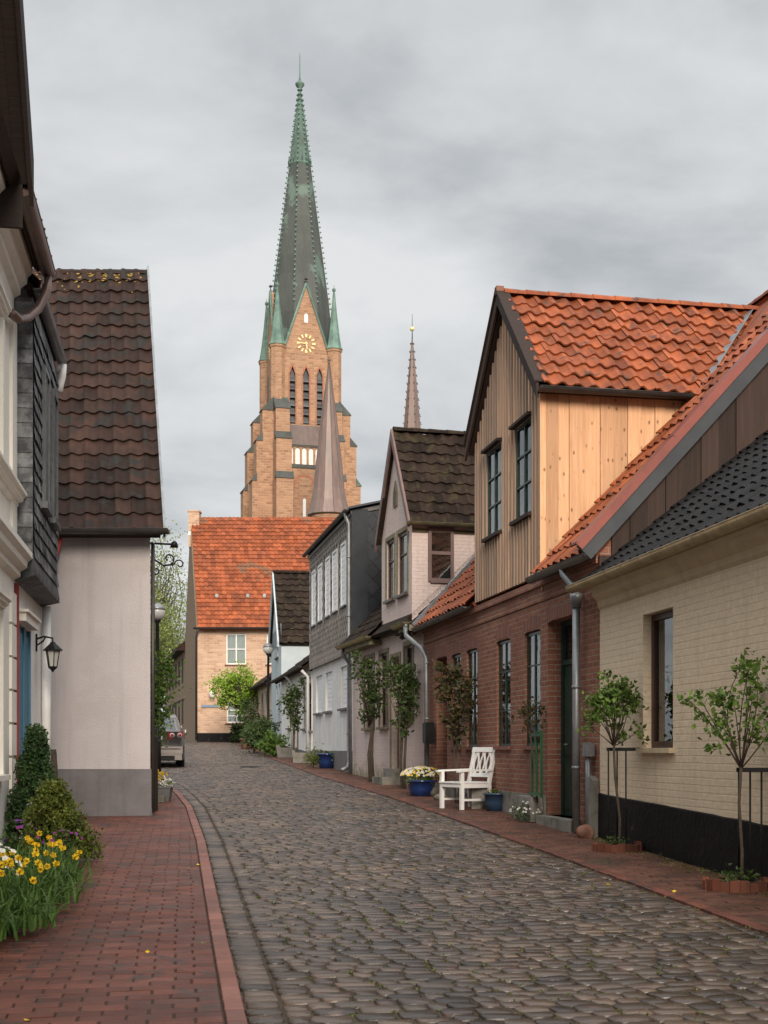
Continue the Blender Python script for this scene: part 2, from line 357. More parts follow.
m_copperdk = M('dark_copper', (0.082, 0.088, 0.078), (0.05, 0.058, 0.053), rough=0.6, ns=0.18, bs=2.0, bd=0.05, rv=0.12, stretch=(3, 3, 0.6), patches=((0.12, 0.17, 0.14), 0.16, 0.6))
m_copperbr = M('brown_copper', (0.19, 0.125, 0.105), (0.125, 0.09, 0.078), rough=0.45, ns=0.8, bs=0, rv=0.2, spec=0.5, stretch=(2, 2, 0.3))
m_lead = M('lead_grey', (0.20, 0.215, 0.23), (0.13, 0.14, 0.15), rough=0.45, ns=4, bs=20, bd=0.002, metal=0.4)
m_zinc = M('zinc', (0.30, 0.31, 0.32), (0.21, 0.22, 0.225), rough=0.45, ns=5, bs=0, metal=0.55, streak=0.3)
m_darkmetal = M('dark_gutter', (0.07, 0.062, 0.058), (0.045, 0.04, 0.038), rough=0.4, ns=4, bs=0, metal=0.3)
m_browngutter = M('copper_brown_gutter', (0.24, 0.165, 0.14), (0.17, 0.115, 0.098), rough=0.38, ns=3, bs=0, metal=0.5)
m_creamgutter = M('cream_gutter', (0.50, 0.39, 0.24), (0.36, 0.28, 0.17), rough=0.45, ns=5, bs=0, streak=0.5)
m_mossgutter = M('mossy_gutter', (0.125, 0.10, 0.048), (0.07, 0.06, 0.034), rough=0.7, ns=5, bs=20)
m_redflash = M('red_metal_flashing', (0.24, 0.06, 0.042), (0.17, 0.045, 0.034), rough=0.4, ns=2, bs=0, metal=0.15, spec=0.5)
m_greyflash = M('grey_metal_flashing', (0.065, 0.07, 0.075), (0.05, 0.053, 0.058), rough=0.45, ns=2, bs=0, spec=0.15)
m_black = M('black_iron', (0.018, 0.018, 0.018), (0.012, 0.012, 0.012), rough=0.45, ns=6, bs=0, spec=0.15)
m_gold = M('gilding', (0.90, 0.74, 0.36), (0.82, 0.64, 0.28), rough=0.4, metal=0.1, bs=0)
# wood and paint
m_fresh = Mwood('fresh_larch', (0.66, 0.395, 0.225), (0.49, 0.26, 0.135), rv=0.24)
m_weath = Mwood('weathered_larch', (0.62, 0.42, 0.285), (0.38, 0.25, 0.17), rv=0.36, knots=False, grey=(0.39, 0.305, 0.245))
m_darkwood = Mwood('dark_stained_wood', (0.048, 0.027, 0.020), (0.026, 0.016, 0.012), rv=0.35, knots=False)
m_soffit = Mwood('brown_soffit', (0.022, 0.013, 0.010), (0.014, 0.009, 0.007), rv=0.25, knots=False, axis=1)
m_frame = M('brown_frame', (0.065, 0.03, 0.022), (0.045, 0.022, 0.018), rough=0.4, bs=0, ns=5)
m_green = M('green_frame', (0.016, 0.045, 0.034), (0.011, 0.032, 0.025), rough=0.4, bs=0, ns=5)
m_brgreen = M('bright_green_paint', (0.012, 0.10, 0.032), (0.010, 0.07, 0.024), rough=0.4, bs=0)
m_bluepaint = M('blue_paint', (0.065, 0.20, 0.30), (0.05, 0.165, 0.25), rough=0.5, bs=12, bd=0.002, stretch=(6, 6, 0.5))
m_whitepaint = M('white_paint', (0.80, 0.79, 0.77), (0.72, 0.71, 0.69), rough=0.4, bs=0, ns=6)
m_surround = M('mossy_surround', (0.26, 0.225, 0.14), (0.16, 0.14, 0.09), rough=0.8, ns=6, bs=25)
m_brownfr = M('mauve_brown_frame', (0.19, 0.12, 0.11), (0.14, 0.09, 0.08), rough=0.6, bs=0)
m_brdoor = Mwood('brown_door_wood', (0.17, 0.09, 0.045), (0.10, 0.055, 0.03), rv=.3, knots=False)
m_curtain = M('curtain', (0.72, 0.70, 0.66), (0.5, 0.48, 0.45), rough=0.9, ns=2, stretch=(14, 14, 0.6), bs=8, bd=0.03, lo=0.3, hi=0.7)
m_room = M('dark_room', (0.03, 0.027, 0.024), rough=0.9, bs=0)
m_glass = Mglass()
m_blind = M('white_blind', (0.80, 0.81, 0.82), (0.74, 0.75, 0.76), rough=0.6, ns=2, bs=0)
# plants
m_bark = M('bark', (0.10, 0.075, 0.055), (0.055, 0.042, 0.032), rough=0.9, bs=35, bd=0.01, ns=9)
m_twig = M('twig', (0.075, 0.045, 0.03), (0.045, 0.03, 0.022), rough=0.8, bs=0)
m_rose = Mleaf('rose_leaf', (0.055, 0.115, 0.02), (0.13, 0.20, 0.035))
m_rosedk = Mleaf('dark_rose_leaf', (0.03, 0.062, 0.018), (0.085, 0.12, 0.03))
m_rosered = Mleaf('bronze_rose_leaf', (0.035, 0.055, 0.018), (0.095, 0.055, 0.022))
m_conifer = Mleaf('conifer_green', (0.022, 0.055, 0.018), (0.05, 0.09, 0.024), trans=0.1)
m_yew = Mleaf('yellow_green_shrub', (0.06, 0.09, 0.015), (0.15, 0.17, 0.03), trans=0.15)
m_blade = Mleaf('narcissus_leaf', (0.05, 0.115, 0.02), (0.12, 0.20, 0.05), trans=0.3)
m_yellow = Mleaf('yellow_petal', (0.75, 0.48, 0.02), (0.85, 0.62, 0.04), rv=0.2)
m_whitepetal = Mleaf('white_petal', (0.75, 0.73, 0.66), (0.82, 0.80, 0.74), rv=0.1)
m_purple = Mleaf('purple_petal', (0.10, 0.04, 0.28), (0.35, 0.03, 0.18), rv=0.3)
m_spring = Mleaf('fresh_spring_leaf', (0.17, 0.30, 0.03), (0.30, 0.42, 0.05), rv=0.3)
m_pale = Mleaf('pale_spring_leaf', (0.15, 0.20, 0.055), (0.27, 0.30, 0.09), rv=0.3)
m_bluepot = M('cobalt_glaze', (0.012, 0.045, 0.17), (0.008, 0.025, 0.10), rough=0.18, bs=0, spec=0.6, coat=0.6)
m_teal = M('slate_blue_glaze', (0.035, 0.07, 0.13), (0.025, 0.05, 0.10), rough=0.3, bs=0, coat=0.3)
m_terra = M('terracotta', (0.25, 0.115, 0.075), (0.17, 0.085, 0.06), rough=0.75, bs=30, bd=0.003)
m_greypot = M('grey_pot', (0.14, 0.14, 0.135), (0.10, 0.10, 0.10), rough=0.7, bs=20)

# ------------------------------------------------------------------ ground, road, pavements
XLd = [-12, 0, 6.67, 9, 11.3, 16, 21.7, 24.8, 27.7, 34, 45, 70]; XLx = [2.3, .37, -.70, -1.08, -1.45, -2.2, -3.2, -3.85, -4.5, -6.3, -9.4, -15]
XRd = [-12, 0, 9.29, 14.25, 18.4, 20.5, 24.2, 27.7, 31, 36.7, 43.7, 52, 60, 70]; XRx = [6.3, 4.3, 2.76, 1.92, 1.18, .80, .10, -.66, -1.42, -2.5, -3.8, -5.2, -6.7, -8.5]
XWd = [-12, 16.4, 26.4, 32.8, 40.7, 50, 56, 66]; XWx = [7.41, 2.72, .81, -.79, -2.27, -3.95, -4.85, -6.85]
XL = lambda y: np.interp(y, XLd, XLx)
XR = lambda y: np.interp(y, XRd, XRx)
XW = lambda y: np.interp(y, XWd, XWx)

def sheet(name, label, xs, ys, fz, mat):
    V = []; F = []
    for y in ys:
        for x in xs: V.append((x, y, fz(y)))
    n = len(xs)
    for j in range(len(ys) - 1):
        for i in range(n - 1): F.append((j * n + i, j * n + i + 1, (j + 1) * n + i + 1, (j + 1) * n + i))
    mb = MB(); mb.add(V, F, 0.5); return tag(mb.build(name, mat), label, None, kind='structure')
sheet('ground', 'ground sheet reaching the horizon', [-2500, -200, -30, 0, 30, 200, 2500], [-2500, -300, -10, 0, 20, 40, 60, 80, 300, 3000], lambda y: gzf(y) - 0.09, m_ground)
def strip(name, label, fl, fr, y0, y1, dz, mat, step=1.0):
    V = []; F = []; ys = np.arange(y0, y1 + 1e-6, step)
    for y in ys:
        a, b = float(fl(y)), float(fr(y))
        for k in range(3): V.append((a + (b - a) * k / 2, y, gzf(y) + dz))
    for j in range(len(ys) - 1):
        for i in range(2): F.append((j * 3 + i, j * 3 + i + 1, (j + 1) * 3 + i + 1, (j + 1) * 3 + i))
    mb = MB(); mb.add(V, F, 0.5); return tag(mb.build(name, mat), label, None, kind='structure')
strip('road_bed', 'mossy earth between the cobbles', lambda y: XL(y) - 8.0, lambda y: XW(y) + 0.5, -12, 69, -0.013, m_joint)
m_bed = M('brick_joint_sand', (0.055, 0.032, 0.024), (0.035, 0.024, 0.017), rough=0.9, bs=40, moss=(0.04, 0.045, 0.015), moss_amt=0.4, moss_scale=5)
strip('pavement_bed', 'dark sand in the joints of the left pavement', lambda y: XL(y) - 5.6, lambda y: XL(y), 2, 34, -0.007, m_bed)
strip('pavement_bed', 'dark sand in the joints of the right pavement', lambda y: XR(y), lambda y: XW(y) + .3, 2, 65, -0.007, m_bed)

def stones(C, H, ang, rnd, zoff, tilt, template='cob'):
    """C Nx2 centres, H Nx2 half sizes; returns MB"""
    n = len(C)
    if template == 'cob':
        o = np.array([(1, .72), (.8, 1), (-.8, 1), (-1, .72), (-1, -.72), (-.8, -1), (.8, -1), (1, -.72)])
        jit = 1 + rng.uniform(-.09, .07, (n, 8, 2)); ins, zs, ztop = .88, -.007, .001
    else:
        o = np.array([(1, 1), (-1, 1), (-1, -1), (1, -1)])
        jit = 1 + rng.uniform(-.015, .01, (n, 4, 2)); ins, zs, ztop = None, -.005, 0
    m = len(o); O = o[None] * jit * H[:, None, :]
    if ins is None: I = O - np.sign(o)[None] * 0.006
    else: I = O * ins
    ca, sa = np.cos(ang)[:, None], np.sin(ang)[:, None]
    def place(P, z):
        x = P[..., 0] * ca - P[..., 1] * sa; y = P[..., 0] * sa + P[..., 1] * ca
        X = C[:, None, 0] + x; Y = C[:, None, 1] + y
        zz = gz(Y) + zoff[:, None] + z + tilt[:, None, 0] * P[..., 0] + tilt[:, None, 1] * P[..., 1]
        return np.stack([X, Y, zz], -1)
    r0 = place(O, np.full((n, m), -.05)); r1 = place(O * .985, np.full((n, m), zs)); r2 = place(I, np.zeros((n, m)))
    parts = [r0, r1, r2]
    if template == 'cob': parts.append(place(np.zeros((n, 1, 2)), np.full((n, 1), ztop)))
    V = np.concatenate(parts, 1); k = V.shape[1]
    fq = []
    for lv in (0, 1):
        for i in range(m): fq.append((lv * m + i, lv * m + (i + 1) % m, (lv + 1) * m + (i + 1) % m, (lv + 1) * m + i))
    if template == 'cob': ft = [(2 * m + i, 2 * m + (i + 1) % m, 3 * m) for i in range(m)]
    else: ft = [tuple(range(2 * m, 3 * m))]
    mb = MB(); base = (np.arange(n) * k)
    F = []
    for f in fq + ft: F.append(base[:, None] + np.array(f)[None])
    for arr in F:
        mb.f += [tuple(q) for q in arr.tolist()]; mb.r += rnd.tolist(); mb.sm += [template == 'cob'] * n
    mb.v.append(V.reshape(-1, 3)); mb.n = n * k
    return mb

def lay(fl, fr, y0, y1, pitch, length, lvar, gap, slope=-.165, bond=False, pvar=0.0, jit=0.0, wob=0.0):
    """rows across the street between two edges"""
    nn = math.hypot(slope, 1); D = np.array((slope, 1)) / nn; P = np.array((1, -slope)) / nn
    C = []; H = []; A = []
    s = y0; k = 0
    while s < y1:
        pt = pitch * (1 + random.uniform(-pvar, pvar))
        yc = s + pt / 2; base = np.array((slope * yc, yc))
        def bound(f):
            q = 0.0
            for _ in range(5):
                p = base + P * q; q += (float(f(p[1])) - p[0]) / P[0]
            return q
        q0, q1 = bound(fl), bound(fr)
        q = q0
        first = True
        while q < q1 - 0.05:
            L = length * (1 + random.uniform(-lvar, lvar))
            if bond and first and k % 2: L *= .5
            first = False
            if q + L > q1 - 0.06: L = q1 - q
            c = base + P * (q + L / 2) + D * (random.uniform(-jit, jit) + wob * math.sin(q * 2.1 + s * .7) * pitch)
            C.append(c); H.append(((L - gap) / 2, (pt - gap) / 2)); A.append(math.atan2(P[1], P[0]) + random.uniform(-.05, .05) * (1 if jit else .15))
            q += L
        s += pt; k += 1
    return np.array(C), np.array(H), np.array(A)
def along(fc, y0, y1, pitch, width, gap, wvar=0.0):
    """a single course following an edge line"""
    C = []; H = []; A = []; y = y0
    while y < y1:
        p = pitch * (1 + random.uniform(-.12, .12)); a = (float(fc(y)), y); b = (float(fc(y + p)), y + p)
        sl = math.atan2(b[1] - a[1], b[0] - a[0]) - PI / 2
        C.append(((a[0] + b[0]) / 2, (a[1] + b[1]) / 2)); H.append(((width * (1 + random.uniform(-wvar, wvar)) - gap) / 2, (p - gap) / 2)); A.append(sl)
        y += p
    return np.array(C), np.array(H), np.array(A)
def cobs(C, H, A, zj=.005, tl=.038):
    n = len(C); return stones(C, H, A, rng.uniform(0, 1, n), rng.uniform(-zj, zj, n), rng.uniform(-tl, tl, (n, 2)))
Ca, Ha, Aa = lay(lambda y: XL(y) + .210, lambda y: XR(y) - .02, 3.0, 68, .136, .18, .40, .011, jit=.008, pvar=.2, wob=.24)
Cb, Hb, Ab = along(lambda y: XL(y) + .104, 3.0, 60, .16, .205, .012, .06)
mbx = cobs(np.concatenate([Ca, Cb]), np.concatenate([Ha, Hb]), np.concatenate([Aa, Ab]))
tag(mbx.build('road', m_cob), 'cobbled street of worn grey-brown setts with moss in the joints', kind='structure')
# left pavement and its pinkish edging
C, H, A = lay(lambda y: np.maximum(XL(y) - 5.6, -2.05 - .153 * y), lambda y: XL(y) - .115, 3.0, 33, .118, .245, .015, .007, bond=True)
n = len(C); mb = stones(C, H, A, rng.uniform(0, 1, n), .004 + rng.uniform(-.0025, .0025, n) + .006 * np.sin(C[:, 0] * 2.3 + C[:, 1] * 1.1), rng.uniform(-.014, .014, (n, 2)), 'brick')
tag(mb.build('pavement', m_pav), 'damp red brick pavement on the left', kind='structure')
C, H, A = along(lambda y: XL(y) - .055, 3.0, 33, .25, .115, .009)
n = len(C); mb = stones(C, H, A, rng.uniform(0, 1, n), .012 + rng.uniform(-.003, .003, n), rng.uniform(-.015, .015, (n, 2)), 'brick')
tag(mb.build('kerb', m_curb), 'row of pinkish edging bricks beside the left pavement', kind='structure')
# right pavement
C, H, A = lay(lambda y: XR(y) + .11, lambda y: XW(y) + .12, 3.0, 64, .118, .245, .015, .010, bond=True)
n = len(C); mb = stones(C, H, A, rng.uniform(0, 1, n), .004 + rng.uniform(-.004, .004, n), rng.uniform(-.02, .02, (n, 2)), 'brick')
tag(mb.build('pavement', m_pav2), 'worn red brick pavement under the houses on the right', kind='structure')
C, H, A = along(lambda y: XR(y) + .05, 3.0, 64, .25, .11, .010)
n = len(C); mb = stones(C, H, A, rng.uniform(0, 1, n), .014 + rng.uniform(-.004, .004, n), rng.uniform(-.02, .02, (n, 2)), 'brick')
tag(mb.build('kerb', m_pav), 'row of red edging bricks beside the right pavement', kind='structure')

# ------------------------------------------------------------------ building helpers
def wall(mb, x0, x1, z0, z1, y, thick, openings=(), reveal=.14, back=True):
    """front faces at local y, openings (x0,x1,z0,z1) cut out with reveals going inwards"""
    xs = sorted({x0, x1, *[v for o in openings for v in o[:2]]}); zs = sorted({z0, z1, *[v for o in openings for v in o[2:4]]})
    for i in range(len(xs) - 1):
        for j in range(len(zs) - 1):
            cx_, cz = (xs[i] + xs[i + 1]) / 2, (zs[j] + zs[j + 1]) / 2
            if any(o[0] < cx_ < o[1] and o[2] < cz < o[3] for o in openings): continue
            mb.quad((xs[i], y, zs[j]), (xs[i + 1], y, zs[j]), (xs[i + 1], y, zs[j + 1]), (xs[i], y, zs[j + 1]), .5)
    for o in openings:
        a, b, c, d = o[:4]; e_ = y + (o[4] if len(o) > 4 else reveal)
        mb.quad((a, y, c), (a, y, d), (a, e_, d), (a, e_, c), .5); mb.quad((b, y, c), (b, e_, c), (b, e_, d), (b, y, d), .5)
        mb.quad((a, y, d), (b, y, d), (b, e_, d), (a, e_, d), .5); mb.quad((a, y, c), (a, e_, c), (b, e_, c), (b, y, c), .5)
    if back:
        Y = y + thick
        mb.quad((x0, Y, z0), (x0, Y, z1), (x1, Y, z1), (x1, Y, z0), .5)
        mb.quad((x0, y, z0), (x0, y, z1), (x0, Y, z1), (x0, Y, z0), .5); mb.quad((x1, y, z0), (x1, Y, z0), (x1, Y, z1), (x1, y, z1), .5)
        mb.quad((x0, y, z1), (x1, y, z1), (x1, Y, z1), (x0, Y, z1), .5)

def window(F, x0, x1, z0, z1, y, mf, cols=1, rows=(), fw=.06, bw=.03, sill=None, curtain='sides', name='window', sash=True, lab=None, depth=.06, sill_out=.09):
    """a framed window set at local y; pane and sill are its sub-parts"""
    f = MB()
    f.box(x0, x0 + fw, y, y + depth, z0, z1); f.box(x1 - fw, x1, y, y + depth, z0, z1)
    f.box(x0 + fw, x1 - fw, y, y + depth, z0, z0 + fw); f.box(x0 + fw, x1 - fw, y, y + depth, z1 - fw, z1)
    wi = x1 - x0 - 2 * fw; hi = z1 - z0 - 2 * fw
    for c in range(1, cols):
        xc = x0 + fw + wi * c / cols; bb = bw * 1.3
        f.box(xc - bb / 2, xc + bb / 2, y - .004, y + depth * .8, z0 + fw, z1 - fw)
    for r in rows:
        zc = z0 + fw + hi * r; f.box(x0 + fw, x1 - fw, y - .002, y + depth * .76, zc - bw / 2, zc + bw / 2)
    o = F.build(f, name, mf)
    if lab: o['label'] = lab
    p = MB(); p.box(x0 + fw * .8, x1 - fw * .8, y + depth * .45, y + depth * .45 + .006, z0 + fw * .8, z1 - fw * .8); F.build(p, 'pane', m_glass, o)
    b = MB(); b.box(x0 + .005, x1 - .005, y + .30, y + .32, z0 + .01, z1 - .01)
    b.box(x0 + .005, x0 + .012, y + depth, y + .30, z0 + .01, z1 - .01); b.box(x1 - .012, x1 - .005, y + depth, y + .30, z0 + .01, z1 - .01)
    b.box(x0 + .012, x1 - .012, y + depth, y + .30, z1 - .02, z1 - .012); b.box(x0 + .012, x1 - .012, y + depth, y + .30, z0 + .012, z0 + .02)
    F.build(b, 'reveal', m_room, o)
    if curtain:
        c = MB(); segs = 14
        rngs = {'sides': [(x0 + fw, x0 + fw + wi * .36), (x1 - fw - wi * .36, x1 - fw)], 'full': [(x0 + fw, x1 - fw)], 'left': [(x0 + fw, x0 + fw + wi * .4)], 'right': [(x1 - fw - wi * .4, x1 - fw)]}[curtain]
        for a, b_ in rngs:
            V = []; Fc = []
            for i in range(segs + 1):
                xx = a + (b_ - a) * i / segs; yy = y + depth + .03 + .012 * math.sin(i * 1.9)
                V += [(xx, yy, z0 + fw), (xx, yy, z1 - fw)]
            for i in range(segs): Fc.append((2 * i, 2 * i + 2, 2 * i + 3, 2 * i + 1))
            c.add(V, Fc, .5, True)
        F.build(c, 'curtain', m_curtain, o)
    if sill:
        s = MB(); s.box(x0 - .05, x1 + .05, -sill_out, y + .01, z0 - .055, z0 - .002); F.build(s, 'sill', sill, o)
    return o

def tiles(mb, o, U, V, L, S, tw=.25, th=.34, amp=.03, seg=8, lift=.035, jit=.004, kind='wave', clip=None):
    """roof of single tiles: o lower corner, U along eave (unit), V up the slope (unit)"""
    o, U, V = np.array(o, float), np.array(U, float), np.array(V, float); Nn = np.cross(U, V)
    if Nn[2] < 0: Nn = -Nn
    nu, nv = max(1, round(L / tw)), max(1, round(S / th)); tw = L / nu; th = S / nv
    t = np.linspace(0, 1, seg + 1)
    if kind == 'wave': prof = amp * (.5 + .5 * np.sin(2 * PI * (t + .1))) ** 1.15
    elif kind == 'flat': prof = amp * np.where((t > .08) & (t < .40), 1.0, 0.0)
    else: prof = amp * (np.abs(np.sin(PI * (t + .15))) ** .7)
    for j in range(nv):
        for i in range(nu):
            if clip and not clip((i + .5) * tw, (j + .5) * th): continue
            dj = random.uniform(-jit, jit); dv = random.uniform(-jit, jit) * 1.5; r = random.random()
            u = (i + t) * tw
            def row(v, h): return o + u[:, None] * U + (v + dv) * V + (prof + h + dj)[:, None] * Nn
            lo_, hi_, bt = row(j * th - .03, lift), row((j + 1) * th, .004), row(j * th - .028, lift - .028)
            VV = np.concatenate([lo_, hi_, lo_, bt]); s1 = seg + 1
            mb.add(VV[:2 * s1], [(k, k + 1, s1 + k + 1, s1 + k) for k in range(seg)], r, True)
            mb.add(VV[2 * s1:], [(s1 + k, s1 + k + 1, k + 1, k) for k in range(seg)], r, False)
def slab(mb, o, U, V, L, S, th=.05, dn=0.0):
    o, U, V = Vector(o), Vector(U), Vector(V); n_ = U.cross(V)
    if n_.z < 0: n_ = -n_
    o = o + n_ * dn
    p = [o, o + U * L, o + U * L + V * S, o + V * S]; q = [a - n_ * th for a in p]
    mb.add([tuple(a) for a in p + q], [(0, 1, 2, 3), (7, 6, 5, 4), (0, 4, 5, 1), (1, 5, 6, 2), (2, 6, 7, 3), (3, 7, 4, 0)], .5)
def ridge(mb, a, b, r=.1, seg=.36):
    a, b = Vector(a), Vector(b); d = b - a; L = d.length; n_ = max(1, round(L / seg)); d /= L
    side = d.cross(Vector((0, 0, 1))).normalized()
    for i in range(n_):
        p0 = a + d * (L * i / n_ - .02); p1 = a + d * (L * (i + 1) / n_); k = 7; V = []
        for p, rr in ((p0, r * 1.06), (p1, r * .94)):
            for q in range(k):
                an = PI * q / (k - 1); V.append(tuple(p + side * math.cos(an) * rr + Vector((0, 0, 1)) * (math.sin(an) * rr * .9 - .02 + random.uniform(0, .004))))
        mb.add(V, [(q, q + 1, k + q + 1, k + q) for q in range(k - 1)] + [tuple(range(k))], None, False)
def gutter(mb, a, b, r=.07, n=9):
    """half-round gutter, its open side up"""
    a, b = Vector(a), Vector(b); d = (b - a).normalized(); side = d.cross(Vector((0, 0, 1))).normalized()
    L = (b - a).length; ns = max(1, int(L / 1.9)); V = []; F = []
    for k, rr in ((0, r), (1, r * .9)):
        for p in (a, b):
            for q in range(n):
                an = PI + PI * q / (n - 1); V.append(tuple(p + side * math.cos(an) * rr + Vector((0, 0, 1)) * math.sin(an) * rr))
    for q in range(n - 1): F += [(q, q + 1, n + q + 1, n + q), (2 * n + q, 3 * n + q, 3 * n + q + 1, 2 * n + q + 1)]
    F += [(0, n, 3 * n, 2 * n), (n - 1, 3 * n - 1, 4 * n - 1, 2 * n - 1)]
    F += [tuple(range(n)), tuple(range(n, 2 * n))]
    mb.add(V, F, None, True)
    for s in (-1, 1): mb.tube([a + side * r * s, b + side * r * s], r * .1, 6)
    for i in range(ns + 1):
        p = a + (b - a) * (i / max(1, ns)); V = []
        for p2 in (p - d * .02, p + d * .02):
            for q in range(n):
                an = PI + PI * q / (n - 1); V.append(tuple(p2 + side * math.cos(an) * r * 1.05 + Vector((0, 0, 1)) * math.sin(an) * r * 1.05))
        mb.add(V, [(q, q + 1, n + q + 1, n + q) for q in range(n - 1)], None, True)
def body(mb, x0, x1, y0, y1, zb, ze, sides='lrb'):
    if 'l' in sides: mb.quad((x0, y0, zb), (x0, y0, ze), (x0, y1, ze), (x0, y1, zb), .5)
    if 'r' in sides: mb.quad((x1, y0, zb), (x1, y1, zb), (x1, y1, ze), (x1, y0, ze), .5)
    if 'b' in sides: mb.quad((x0, y1, zb), (x0, y1, ze), (x1, y1, ze), (x1, y1, zb), .5)
def norm2(a, b): l = math.hypot(a, b); return a / l, b / l

# ------------------------------------------------------------------ cream house (near right)
F = Frame(2.72, 16.4, -.165, 'R', 'cream_house', 'low cream-painted brick house with black base and dark pantile roof, nearest on the right', 'house')
XE = 24.0
wx0, wx1 = F.x(643), F.x(673); wz0, wz1 = F.z(wx0, 748), F.z((wx0 + wx1) / 2, 611)
mb = MB(); wall(mb, .012, XE, -.2, 3.48, 0, 7.6, [(wx0, wx1, wz0, wz1, .13), (wx0 + 5.2, wx1 + 5.2, wz0, wz1, .13)], back=False); body(mb, .012, XE, 0, 7.6, -.2, 3.6)
mb.add([(XE, 0, 3.6), (XE, 3.8, 6.9), (XE, 7.6, 3.6)], [(0, 1, 2)], .5)
F.build(mb, 'wall', m_creambrick)
mb = MB()
V = []; 
ns = 90
for i in range(ns + 1):
    x = .012 + (XE - .012) * i / ns; zt = F.g(x) + .555 + random.uniform(-.005, .005); V += [(x, -.022, -.2), (x, -.022, zt), (x, .002, zt + .012)]
mb.add(V, [(3 * i, 3 * i + 3, 3 * i + 4, 3 * i + 1) for i in range(ns)] + [(3 * i + 1, 3 * i + 4, 3 * i + 5, 3 * i + 2) for i in range(ns)], .5)
mb.quad((.012, -.022, -.2), (.012, -.022, F.g(0) + .555), (.012, .01, F.g(0) + .555), (.012, .01, -.2), .5)
F.build(mb, 'plinth', m_blackbase)
window(F, wx0, wx1, wz0, wz1, .10, m_frame, 1, (), fw=.075, sill=m_corn, curtain='left', depth=.07, sill_out=.07)
window(F, wx0 + 5.2, wx1 + 5.2, wz0, wz1, .10, m_frame, 1, (), fw=.075, sill=m_corn, curtain='left', depth=.07, sill_out=.07)
mb = MB()
mb.prism([(0.001, 3.36), (-.03, 3.40), (-.035, 3.47), (-.10, 3.53), (-.11, 3.60), (-.15, 3.63), (-.15, 3.66), (.001, 3.66)], 'x', .012, XE)
F.build(mb, 'cornice', m_corn)
sy, sz = norm2(1, .8); mb = MB(); tiles(mb, (0.03, -.16, 3.73), (1, 0, 0), (0, sy, sz), XE - .03, 5.0, .235, .30, .045, 8, .03, .005)
rf = F.build(mb, 'roof', m_blacktile)
mb = MB(); slab(mb, (0.02, -.14, 3.71), (1, 0, 0), (0, sy, sz), XE - .02, 5.0, .06, -.01); slab(mb, (0.02, 7.76, 3.71), (1, 0, 0), (0, -sy, sz), XE, 5.0, .06); F.build(mb, 'roof_deck', m_blacktile, rf)
mb = MB(); gutter(mb, (-.36, -.24, 3.70), (XE, -.24, 3.70), .085); F.build(mb, 'gutter', m_creamgutter)
# ------------------------------------------------------------------ red brick house with larch dormer
F = Frame(2.72, 16.4, -.19, 'R', 'brick_house', 'red brick house with orange pantile roof and big larch-clad dormer', 'house')
LB = -10.18; EZ = 4.05
px_w = [(452, 460.5), (467, 477), (497, 510), (525, 540)]
W_ = [(F.x(a), F.x(b), 1.66, 3.36, .11) for a, b in px_w]; W_ = [(a - .03, b + .03, c, d, e_) for a, b, c, d, e_ in W_]
dr = (F.x(547.5), F.x(580), F.g(-1.5) + .14, 3.42, .26)
nc = (F.x(436.5), F.x(447), F.g(-8.6) + .14, 3.38, .28)
mb = MB(); wall(mb, LB, 0, -.2, 3.72, 0, 8, W_ + [dr, nc], back=False)
mb.quad((LB, 0, 3.72), (0, 0, 3.72), (0, 0, EZ), (LB, 0, EZ), .5)
for x in (LB, 0): mb.add([(x, 0, -.2), (x, 8.7, -.2), (x, 8.7, 4.1), (x, 4.35, 8.78), (x, 0, 4.1)], [(0, 1, 2, 3, 4)], .5)
mb.quad((LB, 8.7, -.2), (0, 8.7, -.2), (0, 8.7, 4.1), (LB, 8.7, 4.1), .5)
F.build(mb, 'wall', m_redbrick)
mb = MB()
mb.box(LB, -.01, -.022, .002, 3.74, 3.81); mb.box(LB, -.01, -.045, .002, 3.96, 4.06)
k = LB
F.build(mb, 'string_course', m_redbrick)
for o_ in W_ + [dr, nc]:
    mb = MB(); a, b, c, d = o_[:4]; V = []; n = 9
    for i in range(n): # segmental arch filled as a soldier course
        t = i / (n - 1); x = a - .04 + (b - a + .08) * t; s_ = .055 * (1 - (2 * t - 1) ** 2); V += [(x, -.003, d - .03 + s_), (x, -.003, d + .16 + s_), (x, .05, d - .03 + s_)]
    mb.add(V, [(3 * i, 3 * i + 3, 3 * i + 4, 3 * i + 1) for i in range(n - 1)] + [(3 * i, 3 * i + 2, 3 * i + 5, 3 * i + 3) for i in range(n - 1)], .5)
    F.build(mb, 'arch', m_soldier)
for o_ in W_:
    w_ = window(F, o_[0] + .005, o_[1] - .005, o_[2], o_[3] - .02, .04, m_green, 2, (.33, .72), fw=.04, bw=.022, sill=m_soldier, curtain='sides', sill_out=.05, depth=.03)
